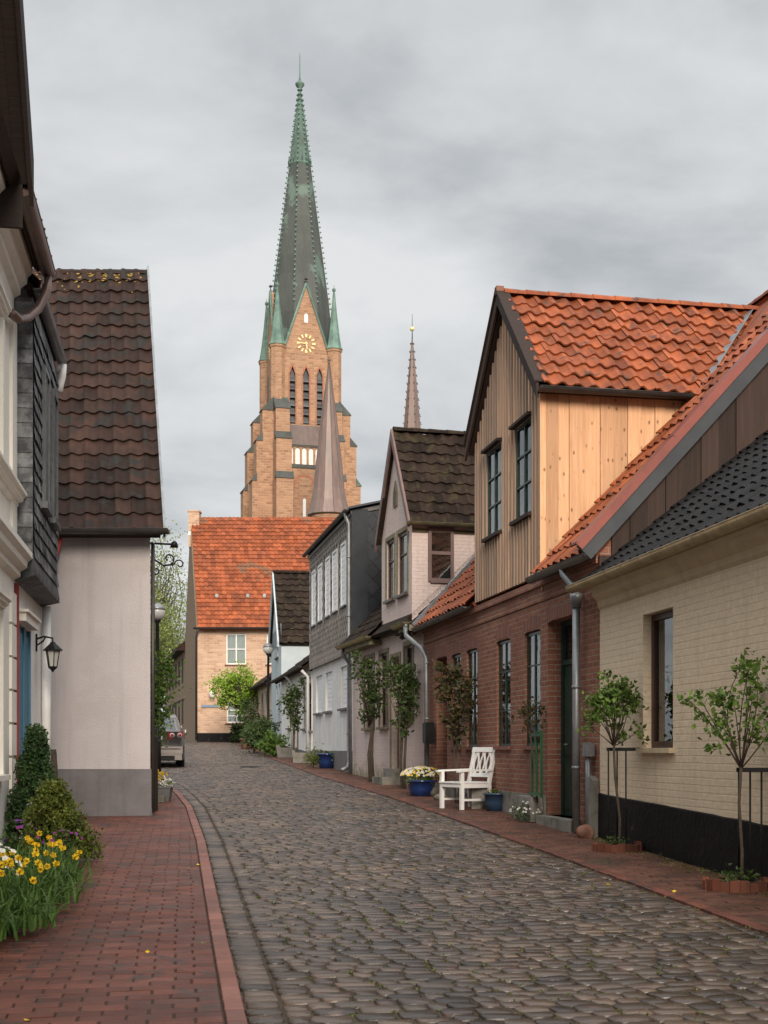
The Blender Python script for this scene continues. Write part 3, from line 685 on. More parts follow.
# door
mb = MB(); a, b, c, d = dr[:4]
mb.box(a, a + .07, .2, .28, c, d); mb.box(b - .07, b, .2, .28, c, d); mb.box(a + .07, b - .07, .2, .28, d - .07, d); mb.box(a + .07, b - .07, .2, .28, d - .62, d - .55)
mb.box(a + .07, b - .07, .23, .27, c, d - .62)
for k in range(2):
    xa = a + .12 + k * (b - a - .2) / 2; xb = xa + (b - a - .2) / 2 - .04
    for z_a, z_b in ((.1, .75), (.85, 1.95)): mb.box(xa, xb, .215, .24, c + z_a, c + z_b)
do = F.build(mb, 'door', m_green)
mb = MB(); mb.box(a + .07, b - .07, .24, .246, d - .55, d - .07); F.build(mb, 'pane', m_glass, do)
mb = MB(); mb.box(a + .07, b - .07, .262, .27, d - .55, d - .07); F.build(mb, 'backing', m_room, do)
mb = MB(); mb.tube([(a + .3, .2, c + 1.0), (a + .3, .15, c + 1.0), (a + .42, .15, c + 1.0)], .012, 8); F.build(mb, 'handle', m_zinc, do)
mb = MB(); a, b, c, d = nc[:4]; mb.box(a, b, .24, .29, c, d); 
for k in range(6): mb.box(a + .02 + k * (b - a) / 6, a + (k + 1) * (b - a) / 6 - .01, .225, .25, c, d)
F.build(mb, 'door', m_darkwood)
mb = MB(); mb.box(dr[0] - .05, dr[1] + .05, -.16, .26, -.1, dr[2]); F.build(mb, 'doorstep', m_concrete)
mb = MB(); mb.box(nc[0] - .05, nc[1] + .05, -.16, .28, 0, nc[2]); F.build(mb, 'doorstep', m_concrete)
mb = MB(); mb.box(LB, dr[0] - .06, -.035, .001, -.1, F.g(-4) + .34); F.build(mb, 'plinth', m_concrete)
# main roof
sy, sz = norm2(1, 1.09); SL = math.hypot(4.5, 4.5 * 1.09) - .03
dx0, dx1 = -6.0, -2.33       # dormer
mb = MB()
tiles(mb, (LB - .05, -.15, 4.10), (1, 0, 0), (0, sy, sz), -LB + .12, SL, .25, .345, .045, 8, .042, .008, clip=lambda u, v: not (LB - .05 + u > dx0 - .06 and LB - .05 + u < dx1 + .10))
rf = F.build(mb, 'roof', m_orange)
mb = MB(); slab(mb, (LB, -.1, 4.12), (1, 0, 0), (0, sy, sz), dx0 - LB, SL - .05, .08, -.02); slab(mb, (dx1, -.1, 4.12), (1, 0, 0), (0, sy, sz), -dx1, SL - .05, .08, -.02); slab(mb, (dx0, .35, 4.12 + .45 * 1.09), (1, 0, 0), (0, sy, sz), dx1 - dx0, SL - .75, .08, -.02); slab(mb, (LB, 8.8, 4.12), (1, 0, 0), (0, -sy, sz), -LB, SL - .02, .08); F.build(mb, 'roof_deck', m_orange, rf)
mb = MB(); ridge(mb, (LB, 4.35, 8.98), (.05, 4.35, 8.98), .11); F.build(mb, 'ridge_tiles', m_orange, rf)
# near verge: red capping over grey fascia, dark boards below
mb = MB(); nv_ = Vector((0, -sz, sy))
p0 = Vector((.05, -.26, 4.08)); L_ = SL + .12
def vslab(mb, x0, x1, h0, h1, rnd=.5, s0=0, s1=None):
    s1 = L_ if s1 is None else s1; V = []
    for x in (x0, x1):
        for s_, h in ((s0, h0), (s1, h0), (s1, h1), (s0, h1)): V.append((x, p0.y + sy * s_ + nv_.y * h, p0.z + sz * s_ + nv_.z * h))
    mb.add(V, [(0, 1, 2, 3), (7, 6, 5, 4), (0, 4, 5, 1), (1, 5, 6, 2), (2, 6, 7, 3), (3, 7, 4, 0)], rnd)
vslab(mb, -.10, .155, .115, .14); vslab(mb, .13, .155, .03, .115)
for s_ in (.02, 1.9, 3.9): vslab(mb, -.105, .16, .11, .147, .2, s_, s_ + .03)
F.build(mb, 'verge_capping', m_redflash, rf)
mb = MB(); vslab(mb, .07, .128, -.14, .10); F.build(mb, 'verge_fascia', m_greyflash, rf)
mb = MB(); x = .15; k = 0
while x < 4.6:
    zt = 4.08 + 1.09 * (x + .26) - .17; mb.prism([(x, 3.5), (x + .235, 3.5), (x + .235, zt + .256), (x, zt)], 'x', .012, .035 + .012 * (k % 2)); x += .24; k += 1
mb.box(.012, .05, -.02, .15, 3.78, 4.05)
F.build(mb, 'gable_cladding', m_darkwood)
mb = MB()                                           # far verge
p0 = Vector((.05, -.2, 4.10))
V0 = MB(); vslab(V0, LB - .13, LB + .03, -.1, .075); F.build(V0, 'verge_fascia', m_lead, rf)
mb = MB(); gutter(mb, (LB - .05, -.19, 4.06), (dx0 - .02, -.19, 4.06), .075); F.build(mb, 'gutter', m_darkmetal)
mb = MB(); gutter(mb, (dx1 + .02, -.19, 4.06), (.12, -.19, 4.06), .075); F.build(mb, 'gutter', m_darkmetal)
# dormer
AX = (dx0 + dx1) / 2; AZ = 8.62; DZ = 6.84
up = lambda x: DZ + (AZ - DZ) * (1 - abs(x - AX) / (dx1 - AX))
dwin = [(F.x(487.5), F.x(502.5)), (F.x(516), F.x(533.5))]
dwz = [(F.z(dwin[0][0], 540), F.z(dwin[0][0], 452)), (F.z(dwin[1][0], 522), F.z(dwin[1][0], 432))]
zl = sum(a for a, b in dwz) / 2; zh = sum(b for a, b in dwz) / 2
mb = MB(); x = dx0; bwid = .155
def covered(xa, xb): return [(zl, zh) for (a, b) in dwin if xb > a + .001 and xa < b - .001]
edges = sorted({dx0, dx1, *[v for q in dwin for v in q], *list(np.arange(dx0, dx1, bwid))})
for i in range(len(edges) - 1):
    a, b = edges[i], edges[i + 1]
    if b - a < .004: continue
    r = random.random(); cov = any(q[0] - .001 <= a and b <= q[1] + .001 for q in dwin)
    for z_a, z_b in (((4.13, zl), (zh, None)) if cov else ((4.13, None),)):
        ta, tb = (up(a), up(b)) if z_b is None else (z_b, z_b)
        V = [(a, -.02, z_a), (b, -.02, z_a), (b, -.02, tb), (a, -.02, ta), (a, .05, z_a), (b, .05, z_a), (b, .05, tb), (a, .05, ta)]
        mb.add(V, [(0, 1, 2, 3), (7, 6, 5, 4), (0, 4, 5, 1), (1, 5, 6, 2), (2, 6, 7, 3), (3, 7, 4, 0)], r)
for a in np.arange(dx0 + .02, dx1 - .03, bwid):     # battens over the joints
    a0, b0 = a - .022, a + .026; r = random.random()
    inw = [q for q in dwin if b0 > q[0] - .03 and a0 < q[1] + .03]
    for z_a, z_b in (((4.12, zl - .06), (zh + .06, None)) if inw else ((4.12, None),)):
        ta = max(up(a0), up(b0)) + .03 if z_b is None else z_b
        mb.box(a0, b0, -.046, -.02, z_a, ta, r)
F.build(mb, 'dormer_front', m_weath)
for q in dwin:
    window(F, q[0] + .01, q[1] - .01, zl, zh, .0, m_green, 2, (.34, .68), fw=.045, bw=.026, sill=m_darkwood, curtain='sides', depth=.05, sill_out=.10)
for q in dwin: mb = MB(); mb.box(q[0] - .04, q[1] + .04, -.11, .03, zh + .003, zh + .045); F.build(mb, 'drip_board', m_darkwood)
mb = MB()                                           # side wall of fresh boards
y = -.02; k = 0
while y < 2.75:
    wd = random.choice([.2, .22, .25, .16, .23]); mb.box(dx1 - .03, dx1 + (.012 if k % 2 else .028), y, min(y + wd, 2.8) - .004, 3.9, DZ + .02); y += wd; k += 1
mb.box(dx1 - .005, dx1 + .04, -.055, .03, 4.12, DZ)
F.build(mb, 'dormer_side', m_fresh)
mb = MB(); mb.box(dx0 - .01, dx0 + .03, -.02, 2.8, 4.13, DZ); F.build(mb, 'dormer_side', m_weath)
ex = .2; tz = (AZ - DZ) / (dx1 - AX); cz_, cs_ = norm2(1, tz); DS = math.hypot(dx1 - AX + ex, (dx1 - AX + ex) * tz)
zr = AZ + .10; y0 = -.15
mb = MB()
tiles(mb, (dx1 + ex, y0 + .08, zr - (dx1 - AX + ex) * tz + .02), (0, 1, 0), (-cz_, 0, cs_), 4.55, DS, .24, .32, .056, 10, .044, .012, clip=lambda u, v: y0 + .08 + u < 2.62 + (v / DS) * 2.25)
tiles(mb, (dx0 - ex, y0 + .08, zr - (dx1 - AX + ex) * tz + .02), (0, 1, 0), (cz_, 0, cs_), 4.55, DS, .252, .345, .062, 6, .034, .006, clip=lambda u, v: y0 + .08 + u < 2.62 + (v / DS) * 2.25)
dro = F.build(mb, 'dormer_roof', m_orange)
mb = MB(); 
slab(mb, (dx1 + ex - .02, y0 + .04, zr - (dx1 - AX + ex) * tz), (0, 1, 0), (-cz_, 0, cs_), 2.6, DS - .02, .07, -.01)
slab(mb, (dx0 - ex + .02, y0 + .04, zr - (dx1 - AX + ex) * tz), (0, 1, 0), (cz_, 0, cs_), 2.6, DS - .02, .07, -.01)
F.build(mb, 'roof_deck', m_darkwood, dro)
mb = MB(); ridge(mb, (AX, y0 + .1, zr + .07), (AX, 4.35, zr + .07), .105, .38); F.build(mb, 'ridge_tiles', m_orange, dro)
mb = MB(); zlow = zr - (dx1 - AX + ex) * tz
for s_ in (1, -1):
    xe = AX + s_ * (dx1 - AX + ex + .02)
    poly = [(AX, zr + .10), (xe, zlow + .06), (xe, zlow - .15), (AX, zr - .11)]
    mb.prism(poly, 'y', y0 - .02, y0 + .02)
    poly = [(AX, zr + .15), (xe, zlow + .11), (xe, zlow + .085), (AX, zr + .115)]
    mb.prism(poly, 'y', y0 - .05, y0 + .16)
F.build(mb, 'bargeboard', m_darkwood, dro)
mb = MB(); mb.box(AX - .06, AX + .06, y0 - .04, y0 + .08, zr + .05, zr + .17); F.build(mb, 'ridge_end', m_terra, dro)
mb = MB(); gutter(mb, (dx1 + ex + .06, y0 + .02, zlow + .0), (dx1 + ex + .06, 2.45, zlow + .0), .07); F.build(mb, 'gutter', m_darkmetal)
mb = MB(); mb.box(dx1 + .02, dx1 + ex - .02, y0 + .1, 2.45, zlow - .02, zlow + .02); F.build(mb, 'soffit', m_darkwood, dro)
mb = MB()                                           # lead valley
V = [];
for s_ in np.linspace(0, 1, 8):
    xx = dx1 + ex - s_ * (dx1 - AX + ex); zz = zlow + .1 + s_ * (dx1 - AX + ex) * tz; yy = (zz - 4.10) / 1.09 - .15; V += [(xx + .05, yy + .0, zz + .02), (xx - .05, yy - .08, zz + .01)]
mb.add(V, [(2 * i, 2 * i + 1, 2 * i + 3, 2 * i + 2) for i in range(7)], .5); F.build(mb, 'valley', m_lead, dro)
mb = MB()                                           # downpipe between brick and cream house
xp = F.x(577, -.1); mb.tube([(xp - .35, -.19, 4.03), (xp - .30, -.19, 3.93), (xp - .05, -.12, 3.72), (xp, -.1, 3.6)], .045, 10)
F.build(mb, 'downpipe', m_zinc)
mb = MB(); mb.tube([(xp, -.11, 3.58), (xp, -.11, F.g(0) + .04)], .052, 12)
for z_ in (3.45, 2.4, 1.35): mb.lathe([(.062, 0), (.062, .04)], (xp, -.11, z_), 12)
mb.lathe([(.06, 0), (.085, .12), (.085, .18)], (xp, -.11, 3.46), 12)
F.build(mb, 'downpipe', m_zinc)
FB = F
# ------------------------------------------------------------------ pink house
F = Frame(.81, 26.4, -.25, 'R', 'pink_house', 'pink-painted brick house with narrow gable and mossy dark tile roof', 'house')
LP = -6.6; EZ = 4.2
def op(pa, pb, ya, yb, d=.14):
    a, b = F.x(pa), F.x(pb); m_ = (a + b) / 2; return (a, b, F.z(m_, yb), F.z(m_, ya), d)
lo_w = [op(365, 374, 658, 728), op(380, 388, 653, 727), op(404.5, 413, 645, 720)]
pdoor = (F.x(391.5), F.x(400), F.g(F.x(396)) + .32, F.z(F.x(396), 657), .2)
uw = [(-3.06, -2.36, 4.95, 6.30, .1), (-2.06, -1.26, 4.95, 6.30, .1)]
gx0, gx1 = -3.55, -.92; GA = 8.45; GE = 6.42; gxm = (gx0 + gx1) / 2
mb = MB(); wall(mb, LP, -.01, -.1, EZ, 0, 7, lo_w + [pdoor], back=False)
wall(mb, gx0, gx1, EZ, GE, 0, 5, uw, back=False); mb.add([(gx0, 0, GE), (gx1, 0, GE), (gxm, 0, GA)], [(0, 1, 2)], .5)
for x in (gx0, gx1): mb.quad((x, 0, EZ), (x, 0, GE), (x, 4.6, GE), (x, 4.6, EZ), .5)
for x in (LP, -.01): mb.add([(x, 0, -.1), (x, 7.4, -.1), (x, 7.4, 3.9), (x, 3.7, 7.4), (x, 0, 3.9)], [(0, 1, 2, 3, 4)], .5)
mb.quad((LP, 7.4, -.1), (0, 7.4, -.1), (0, 7.4, 4.2), (LP, 7.4, 4.2), .5)
F.build(mb, 'wall', m_pinkbrick)
mb = MB(); mb.box(gx0 - .1, gx1 + .02, -.05, .002, EZ - .06, EZ + .10)
for o_ in lo_w + uw + [pdoor]:
    a, b, c, d = o_[:4]; mb.box(a - .09, a, -.02, .004, c - .05, d + .09); mb.box(b, b + .09, -.02, .004, c - .05, d + .09); mb.box(a, b, -.02, .004, d, d + .09)
F.build(mb, 'stone_trim', m_surround)
for o_ in lo_w: window(F, o_[0], o_[1], o_[2], o_[3], .06, m_frame, 1, (.62,), fw=.055, sill=m_surround, curtain='sides')
for o_ in uw: window(F, o_[0], o_[1], o_[2], o_[3], .03, m_frame, 1, (.66,), fw=.07, sill=m_frame, curtain='full')
mb = MB(); a, b, c, d = pdoor[:4]; mb.box(a, b, .14, .19, c, d)
for k in range(12): mb.box(a + .04, b - .04, .125, .15, c + .08 + k * (d - c - .1) / 12, c + .06 + (k + 1) * (d - c - .1) / 12)
F.build(mb, 'door', m_brdoor)
mb = MB(); g_ = F.g(a); mb.box(a - .1, b + .1, -.42, .14, g_ - .1, g_ + .14); mb.box(a - .03, b + .03, -.18, .14, g_ + .14, g_ + .32); F.build(mb, 'doorstep', m_concrete)
mb = MB()                                            # small attic light
xa = gxm - .02; V = [(xa - .16, -.012, 6.95), (xa + .16, -.012, 6.95), (xa + .16, -.012, 7.25), (xa, -.012, 7.52), (xa - .16, -.012, 7.25)]
mb.prism([(v[0], v[2]) for v in V], 'y', -.03, .01); F.build(mb, 'attic_window', m_surround)
mb = MB(); mb.prism([(xa - .1, 6.99), (xa + .1, 6.99), (xa + .1, 7.22), (xa, 7.4), (xa - .1, 7.22)], 'y', -.036, -.03); F.build(mb, 'shutter', m_mossgutter, col.objects['attic_window'])
# side window of the gable wing
FS = Frame(*F.W(gx1, 0), .0, 'R'); 
import types
mb = MB(); ys = (.42, .84); x = gx1
mb.box(x - .01, x + .04, ys[0] - .07, ys[0], 5.15, 6.3); mb.box(x - .01, x + .04, ys[1], ys[1] + .07, 5.15, 6.3); mb.box(x - .01, x + .04, ys[0], ys[1], 6.2, 6.3); mb.box(x - .01, x + .05, ys[0] - .02, ys[1] + .02, 5.12, 5.22); mb.box(x - .01, x + .035, ys[0], ys[1], 5.72, 5.79)
wo_ = F.build(mb, 'window', m_brownfr)
mb = MB(); mb.box(x + .006, x + .012, ys[0], ys[1], 5.2, 6.22); F.build(mb, 'pane', m_glass, wo_)
mb = MB(); mb.box(x + .001, x + .004, ys[0], ys[1], 5.2, 6.22); F.build(mb, 'backing', m_room, wo_)
sy, sz = norm2(1, .96); SLP = math.hypot(3.95, 3.95 * .96)
mb = MB(); tiles(mb, (LP, -.3, 4.22), (1, 0, 0), (0, sy, sz), -LP, SLP, .29, .35, .03, 6, .03, .006, clip=lambda u, v: LP + u < gx0 + .2)
tiles(mb, (gx1 - .1, -.3, 3.98), (1, 0, 0), (0, sy, sz), -gx1 + .06, SLP, .29, .35, .03, 6, .03, .006)
rf = F.build(mb, 'roof', m_mosstile)
mb = MB(); slab(mb, (LP, -.28, 4.2), (1, 0, 0), (0, sy, sz), gx1 - LP, SLP, .08); slab(mb, (gx1, -.28, 3.96), (1, 0, 0), (0, sy, sz), -gx1 - .02, SLP, .08); slab(mb, (LP, 7.7, 4.2), (1, 0, 0), (0, -sy, sz), -LP - .02, SLP, .08); F.build(mb, 'roof_deck', m_mosstile, rf)
tz = (GA - GE) / (gx1 - gxm); c_, s_ = norm2(1, tz); ex = .12; DS = math.hypot(gx1 - gxm + ex, (gx1 - gxm + ex) * tz); zr = GA + .12; zlow = zr - (gx1 - gxm + ex) * tz
mb = MB(); tiles(mb, (gx1 + ex, -.08, zlow), (0, 1, 0), (-c_, 0, s_), 4.6, DS, .27, .31, .045, 8, .04, .010); tiles(mb, (gx0 - ex, -.08, zlow), (0, 1, 0), (c_, 0, s_), 4.6, DS, .27, .31, .045, 6, .04, .010)
dro = F.build(mb, 'gable_roof', m_mosstile)
mb = MB(); slab(mb, (gx1 + ex, -.12, zlow - .01), (0, 1, 0), (-c_, 0, s_), 4.5, DS, .07); slab(mb, (gx0 - ex, -.12, zlow - .01), (0, 1, 0), (c_, 0, s_), 4.5, DS, .07); F.build(mb, 'roof_deck', m_mosstile, dro)
mb = MB(); ridge(mb, (gxm, -.05, zr + .05), (gxm, 4.4, zr + .05), .11, .4); F.build(mb, 'ridge_tiles', m_mosstile, dro)
mb = MB()
for sg in (1, -1):
    xe = gxm + sg * (gx1 - gxm + ex + .04); zl2 = zlow
    mb.prism([(gxm, zr + .08), (xe, zl2 + .05), (xe, zl2 - .18), (gxm, zr - .16)], 'y', -.13, -.08)
F.build(mb, 'bargeboard', m_brownfr, dro)
mb = MB(); gutter(mb, (gx1 + ex + .07, -.15, zlow + .0), (gx1 + ex + .07, 4.4, zlow + .0), .075); F.build(mb, 'gutter', m_mossgutter)
mb = MB(); mb.box(gx1 - .01, gx1 + .03, .0, 4.4, GE - .24, GE - .17); F.build(mb, 'trim_board', m_mossgutter)
for a, b in ((LP, gx0 + .12), (gx1 - .12, -.06)):
    mb = MB(); gutter(mb, (a, -.36, 4.2), (b, -.36, 4.2), .085); F.build(mb, 'gutter', m_mossgutter)
for a, b in ((LP, gx0), (gx1, -.02)): mb = MB(); mb.box(a, b, -.3, .001, 4.02, 4.14); F.build(mb, 'eaves_board', m_surround)
xq = F.x(427, -.12); mb = MB(); mb.tube([(-.10, -.36, 4.15), (-.09, -.35, 3.92), (xq - .1, -.2, 3.62), (xq, -.14, 3.42), (xq, -.12, F.g(0) + .06)], .05, 10)
for z_ in (3.3, 2.2): mb.lathe([(.06, 0), (.06, .04)], (xq, -.12, z_), 10)
F.build(mb, 'downpipe', m_zinc)
mb = MB(); mb.tube([(LP + .35, -.36, 4.15), (LP + .33, -.33, 3.98), (LP + .2, -.12, 3.75), (LP + .2, -.1, 1.0)], .045, 10); F.build(mb, 'downpipe', m_zinc)
mb = MB(); xm = F.x(430, -.25) ; 
FP = F
# ------------------------------------------------------------------ slate-clad house with white ground floor
F = Frame(-.73, 33.0, -.2, 'R', 'slate_clad_house', 'tall house, whitewashed below and clad in diamond slates above, five white windows', 'house')
LC = -7.85; CB = 4.12; CT = 7.72
lw = [(F.x(315), F.x(321.5), 2.72, 3.85, .1), (F.x(324.5), F.x(331), 2.72, 3.85, .1), (F.x(339.5), F.x(347), 2.72, 3.85, .1)]
mb = MB(); wall(mb, LC, 0, .4, CB + .05, .03, 6, lw, back=False); body(mb, LC, 0, .03, 7, .4, CB + .05); F.build(mb, 'wall', m_whitewash)
for o_ in lw:
    mb = MB(); a, b, c, d = o_[:4]; mb.box(a, b, .1, .14, c, d)
    for k in range(9): mb.box(a + .03, b - .03, .09, .1, c + .03 + k * (d - c) / 9, c + (k + 1) * (d - c) / 9 - .01)
    so_ = F.build(mb, 'window', m_blind); mb = MB(); mb.box(a - .05, b + .05, -.06, .06, c - .06, c - .002); F.build(mb, 'sill', m_greyplinth, so_)
mb = MB(); mb.box(LC, .03, -.06, .04, .4, F.g(-3) + .5); F.build(mb, 'plinth', m_greyplinth)
cw = [(F.x(a), F.x(b)) for a, b in ((314.2, 317.8), (320.4, 324.6), (328, 332.4), (335, 340), (343.6, 348.6))]
cwo = [(a, b, 5.40, 7.08, .06) for a, b in cw]
mb = MB(); wall(mb, LC, 0, CB, CT, -.06, 7, cwo, back=False)
mb.quad((LC, -.06, CB), (0, -.06, CB), (0, .1, CB), (LC, .1, CB), .5)
F.build(mb, 'upper_wall', m_brownslate)
def diamonds(mb, x0, x1, z0, z1, put, s=.30, skip=()):
    r = 0; z = z0
    while z < z1 + s:
        x = x0 + (s / 2 if r % 2 else 0)
        while x < x1 + s / 2:
            if x > x0 + .05 and x < x1 - .05 and z > z0 + .05 and z < z1 - .05 and not any(a - .13 < x < b + .13 and c - .13 < z < d + .13 for a, b, c, d in skip):
                h = s / 2 * 1.02
                V = [put(x, z - h, .016), put(x + h, z, .010), put(x, z + h, .003), put(x - h, z, .010)]
                V = [put(min(max(x + dx_, x0), x1), min(max(z + dz_, z0), z1), o_) for dx_, dz_, o_ in ((0, -h, .03), (h, 0, .016), (0, h, .004), (-h, 0, .016))]
                mb.add(V, [(0, 1, 2, 3)])
            x += s
        z += s / 2; r += 1
mb = MB(); diamonds(mb, LC, 0, CB, CT, lambda x, z, o: (x, -.06 - o, z), .3, [o_[:4] for o_ in cwo]); F.build(mb, 'slates', m_brownslate)
for (a, b, c, d, _) in cwo:
    mb = MB(); mb.box(a, b, -.045, .0, c, d); mb.box(a, a + .06, -.085, -.045, c, d); mb.box(b - .06, b, -.085, -.045, c, d); mb.box(a + .06, b - .06, -.085, -.045, d - .06, d); mb.box(a + .06, b - .06, -.085, -.045, c, c + .06)
    for k in range(11): mb.box(a + .07, b - .07, -.062, -.045, c + .08 + k * (d - c - .14) / 11, c + .065 + (k + 1) * (d - c - .14) / 11)
    wn_ = F.build(mb, 'window', m_blind); mb = MB(); mb.box(a - .03, b + .03, -.12, -.07, c - .04, c - .002); F.build(mb, 'sill', m_darkmetal, wn_)
mb = MB(); V = [(0, -.06, CB - .05), (0, 7, CB - .05), (0, 7, 9.4), (0, -.06, CT)]; mb.add(V, [(0, 1, 2, 3)], .5); mb.add([(LC, v[1], v[2]) for v in V], [(3, 2, 1, 0)], .5)
mb.quad((0, 7, CB), (LC, 7, CB), (LC, 7, 9.4), (0, 7, 9.4), .5)
sw = F.build(mb, 'side_wall', m_darkslate)
mb = MB(); diamonds(mb, 0.02, 4.2, CB - .05, 7.75, lambda y, z, o: (o, y, z), .42); F.build(mb, 'side_slates', m_darkslate, sw)
mb = MB(); mb.box(-.03, .05, -.1, .32, CB - .02, CT); F.build(mb, 'corner_board', m_darkslate, sw)
mb = MB(); mb.box(LC, .02, -.08, -.064, CB - .02, CB + .3); F.build(mb, 'skirt_board', m_brownslate)
mb = MB(); rr = (9.5 - 7.8) / 7.2; cy_, cs2 = norm2(1, rr)
slab(mb, (LC - .1, -.16, CT - .02), (1, 0, 0), (0, cy_, cs2), -LC + .27, 7.5, .05, .05); F.build(mb, 'roof', m_greyflash)
mb = MB(); slab(mb, (LC - .08, -.13, CT - .06), (1, 0, 0), (0, cy_, cs2), -LC + .12, 7.4, .10); F.build(mb, 'fascia', m_darkmetal)
mb = MB(); gutter(mb, (LC - .1, -.22, CT - .02), (.05, -.22, CT - .02), .065); F.build(mb, 'gutter', m_darkmetal)
mb = MB(); mb.tube([(-.2, -.22, CT - .08), (-.2, -.2, CT - .2), (-.2, -.13, CT - .35), (-.2, -.13, F.g(0) + .3), (-.15, -.17, F.g(0) + .16), (-.02, -.35, F.g(0) + .1)], .05, 10)
for z_ in (6.5, 5.0, 3.4, 2.0): mb.lathe([(.062, 0), (.062, .04)], (-.2, -.13, z_), 10)
F.build(mb, 'downpipe', m_zinc)
FC = F
# ------------------------------------------------------------------ small white house, blue house, beige house
def simple_gabled(F, L, eave, slope, depth, mwall, mroof, ops, mplinth=None, th=.3, seg=6, tile=(.3, .36), frames=m_frame, doors=()):
    mb = MB(); wall(mb, -L, 0, .6, eave, 0, depth, ops + list(doors), back=False)
    hr = eave + slope * depth / 2
    for x in (-L, 0): mb.add([(x, 0, .6), (x, depth, .6), (x, depth, eave), (x, depth / 2, hr), (x, 0, eave)], [(0, 1, 2, 3, 4)], .5)
    mb.quad((-L, depth, .6), (0, depth, .6), (0, depth, eave), (-L, depth, eave), .5)
    F.build(mb, 'wall', mwall)
    c_, s_ = norm2(1, slope); S = math.hypot(depth / 2 + .3, (depth / 2 + .3) * slope)
    mb = MB(); tiles(mb, (-L, -.3, eave - .25), (1, 0, 0), (0, c_, s_), L, S, tile[0], tile[1], .03, seg, .03, .005); r_ = F.build(mb, 'roof', mroof)
    mb = MB(); slab(mb, (-L, -.28, eave - .26), (1, 0, 0), (0, c_, s_), L, S, .1); slab(mb, (-L, depth + .28, eave - .26), (1, 0, 0), (0, -c_, s_), L, S, .1); F.build(mb, 'roof_deck', mroof, r_)
    mb = MB(); gutter(mb, (-L, -.36, eave - .22), (0, -.36, eave - .22), .075); F.build(mb, 'gutter', m_darkmetal)
    for o_ in ops: window(F, o_[0], o_[1], o_[2], o_[3], .07, frames, 1, (.6,), fw=.06, sill=m_greyplinth, curtain='sides')
    for o_ in doors:
        mb = MB(); mb.box(o_[0], o_[1], .1, .15, o_[2], o_[3]); mb.box(o_[0] + .1, o_[1] - .1, .085, .1, o_[2] + .2, o_[2] + .9); mb.box(o_[0] + .1, o_[1] - .1, .085, .1, o_[2] + 1.05, o_[3] - .12); F.build(mb, 'door', frames)
    if mplinth: mb = MB(); mb.prism([(-L, .6), (0, .6), (0, F.g(0) + .3), (-L, F.g(-L) + .3)], 'y', -.03, .001); F.build(mb, 'plinth', mplinth)
F = Frame(-2.27, 40.7, -.18, 'R', 'small_white_house', 'low white house with dark eaves beyond the slate-clad house', 'house')
def op(pa, pb, z0, z1): return (F.x(pa), F.x(pb), z0, z1, .12)
simple_gabled(F, 9.45, 4.45, .75, 6.5, m_white, m_mosstile, [op(307.5, 311.5, 2.2, 3.7), op(302.5, 305.5, 2.3, 3.7), op(288, 291, 2.4, 3.8)], m_greyplinth, doors=[op(294.5, 298.5, 1.5, 3.6)])
mb = MB(); mb.tube([(-.1, -.3, 4.1), (-.15, -.1, 3.9), (-.15, -.1, 1.4)], .05, 8); mb.tube([(-4.6, -.36, 4.2), (-4.6, -.1, 3.9), (-4.6, -.1, 1.6)], .05, 8); F.build(mb, 'downpipe', m_whitepaint)
F = Frame(-3.95, 50.0, -.15, 'R', 'pale_blue_house', 'pale blue gabled house with mossy dark tile roof', 'house')
LL = 6.07; bx = -LL / 2; be = 5.75; ba = 8.7
ops_ = [(F.x(a), F.x(b), c, d, .12) for a, b, c, d in ((278.5, 280, 2.7, 4.2), (276, 277.4, 2.7, 4.2), (276.5, 278.5, 5.3, 6.5))]
mb = MB(); wall(mb, -LL, 0, .8, be, 0, 8, ops_, back=False); mb.add([(-LL, 0, be), (0, 0, be), (bx, 0, ba)], [(0, 1, 2)], .5)
body(mb, -LL, 0, 0, 8, .8, be); mb.add([(-LL, 8, be), (bx, 8, ba), (0, 8, be)], [(0, 1, 2)], .5); F.build(mb, 'wall', m_blue)
for o_ in ops_[:2]: window(F, *o_[:4], .06, m_frame, 1, (.6,), sill=m_greyplinth)
window(F, *ops_[2][:4], .06, m_whitepaint, 1, (.6,), sill=m_greyplinth)
tz = (ba - be) / (LL / 2); c_, s_ = norm2(1, tz); DS = math.hypot(LL / 2 + .15, (LL / 2 + .15) * tz); zl2 = ba + .1 - (LL / 2 + .15) * tz
mb = MB(); tiles(mb, (.15, -.1, zl2), (0, 1, 0), (-c_, 0, s_), 8.2, DS, .33, .42, .05, 6, .05, .01); tiles(mb, (-LL - .15, -.1, zl2), (0, 1, 0), (c_, 0, s_), 8.2, DS, .33, .42, .05, 6, .05, .01)
r_ = F.build(mb, 'roof', m_mosstile)
mb = MB(); slab(mb, (.14, -.1, zl2 - .01), (0, 1, 0), (-c_, 0, s_), 8.2, DS, .1); slab(mb, (-LL - .14, -.1, zl2 - .01), (0, 1, 0), (c_, 0, s_), 8.2, DS, .1); F.build(mb, 'roof_deck', m_mosstile, r_)
mb = MB(); ridge(mb, (bx, -.1, ba + .14), (bx, 8.1, ba + .14), .12, .4); F.build(mb, 'ridge_tiles', m_mosstile, r_)
mb = MB()
for sg in (1, -1): xe = bx + sg * (LL / 2 + .17); mb.prism([(bx, ba + .14), (xe, zl2 + .05), (xe, zl2 - .15), (bx, ba - .06)], 'y', -.16, -.1)
F.build(mb, 'bargeboard', m_blue, r_)
F = Frame(-4.85, 56.0, -.2, 'R', 'beige_house', 'low beige house with dark overhanging eaves before the mottled brick house', 'house')
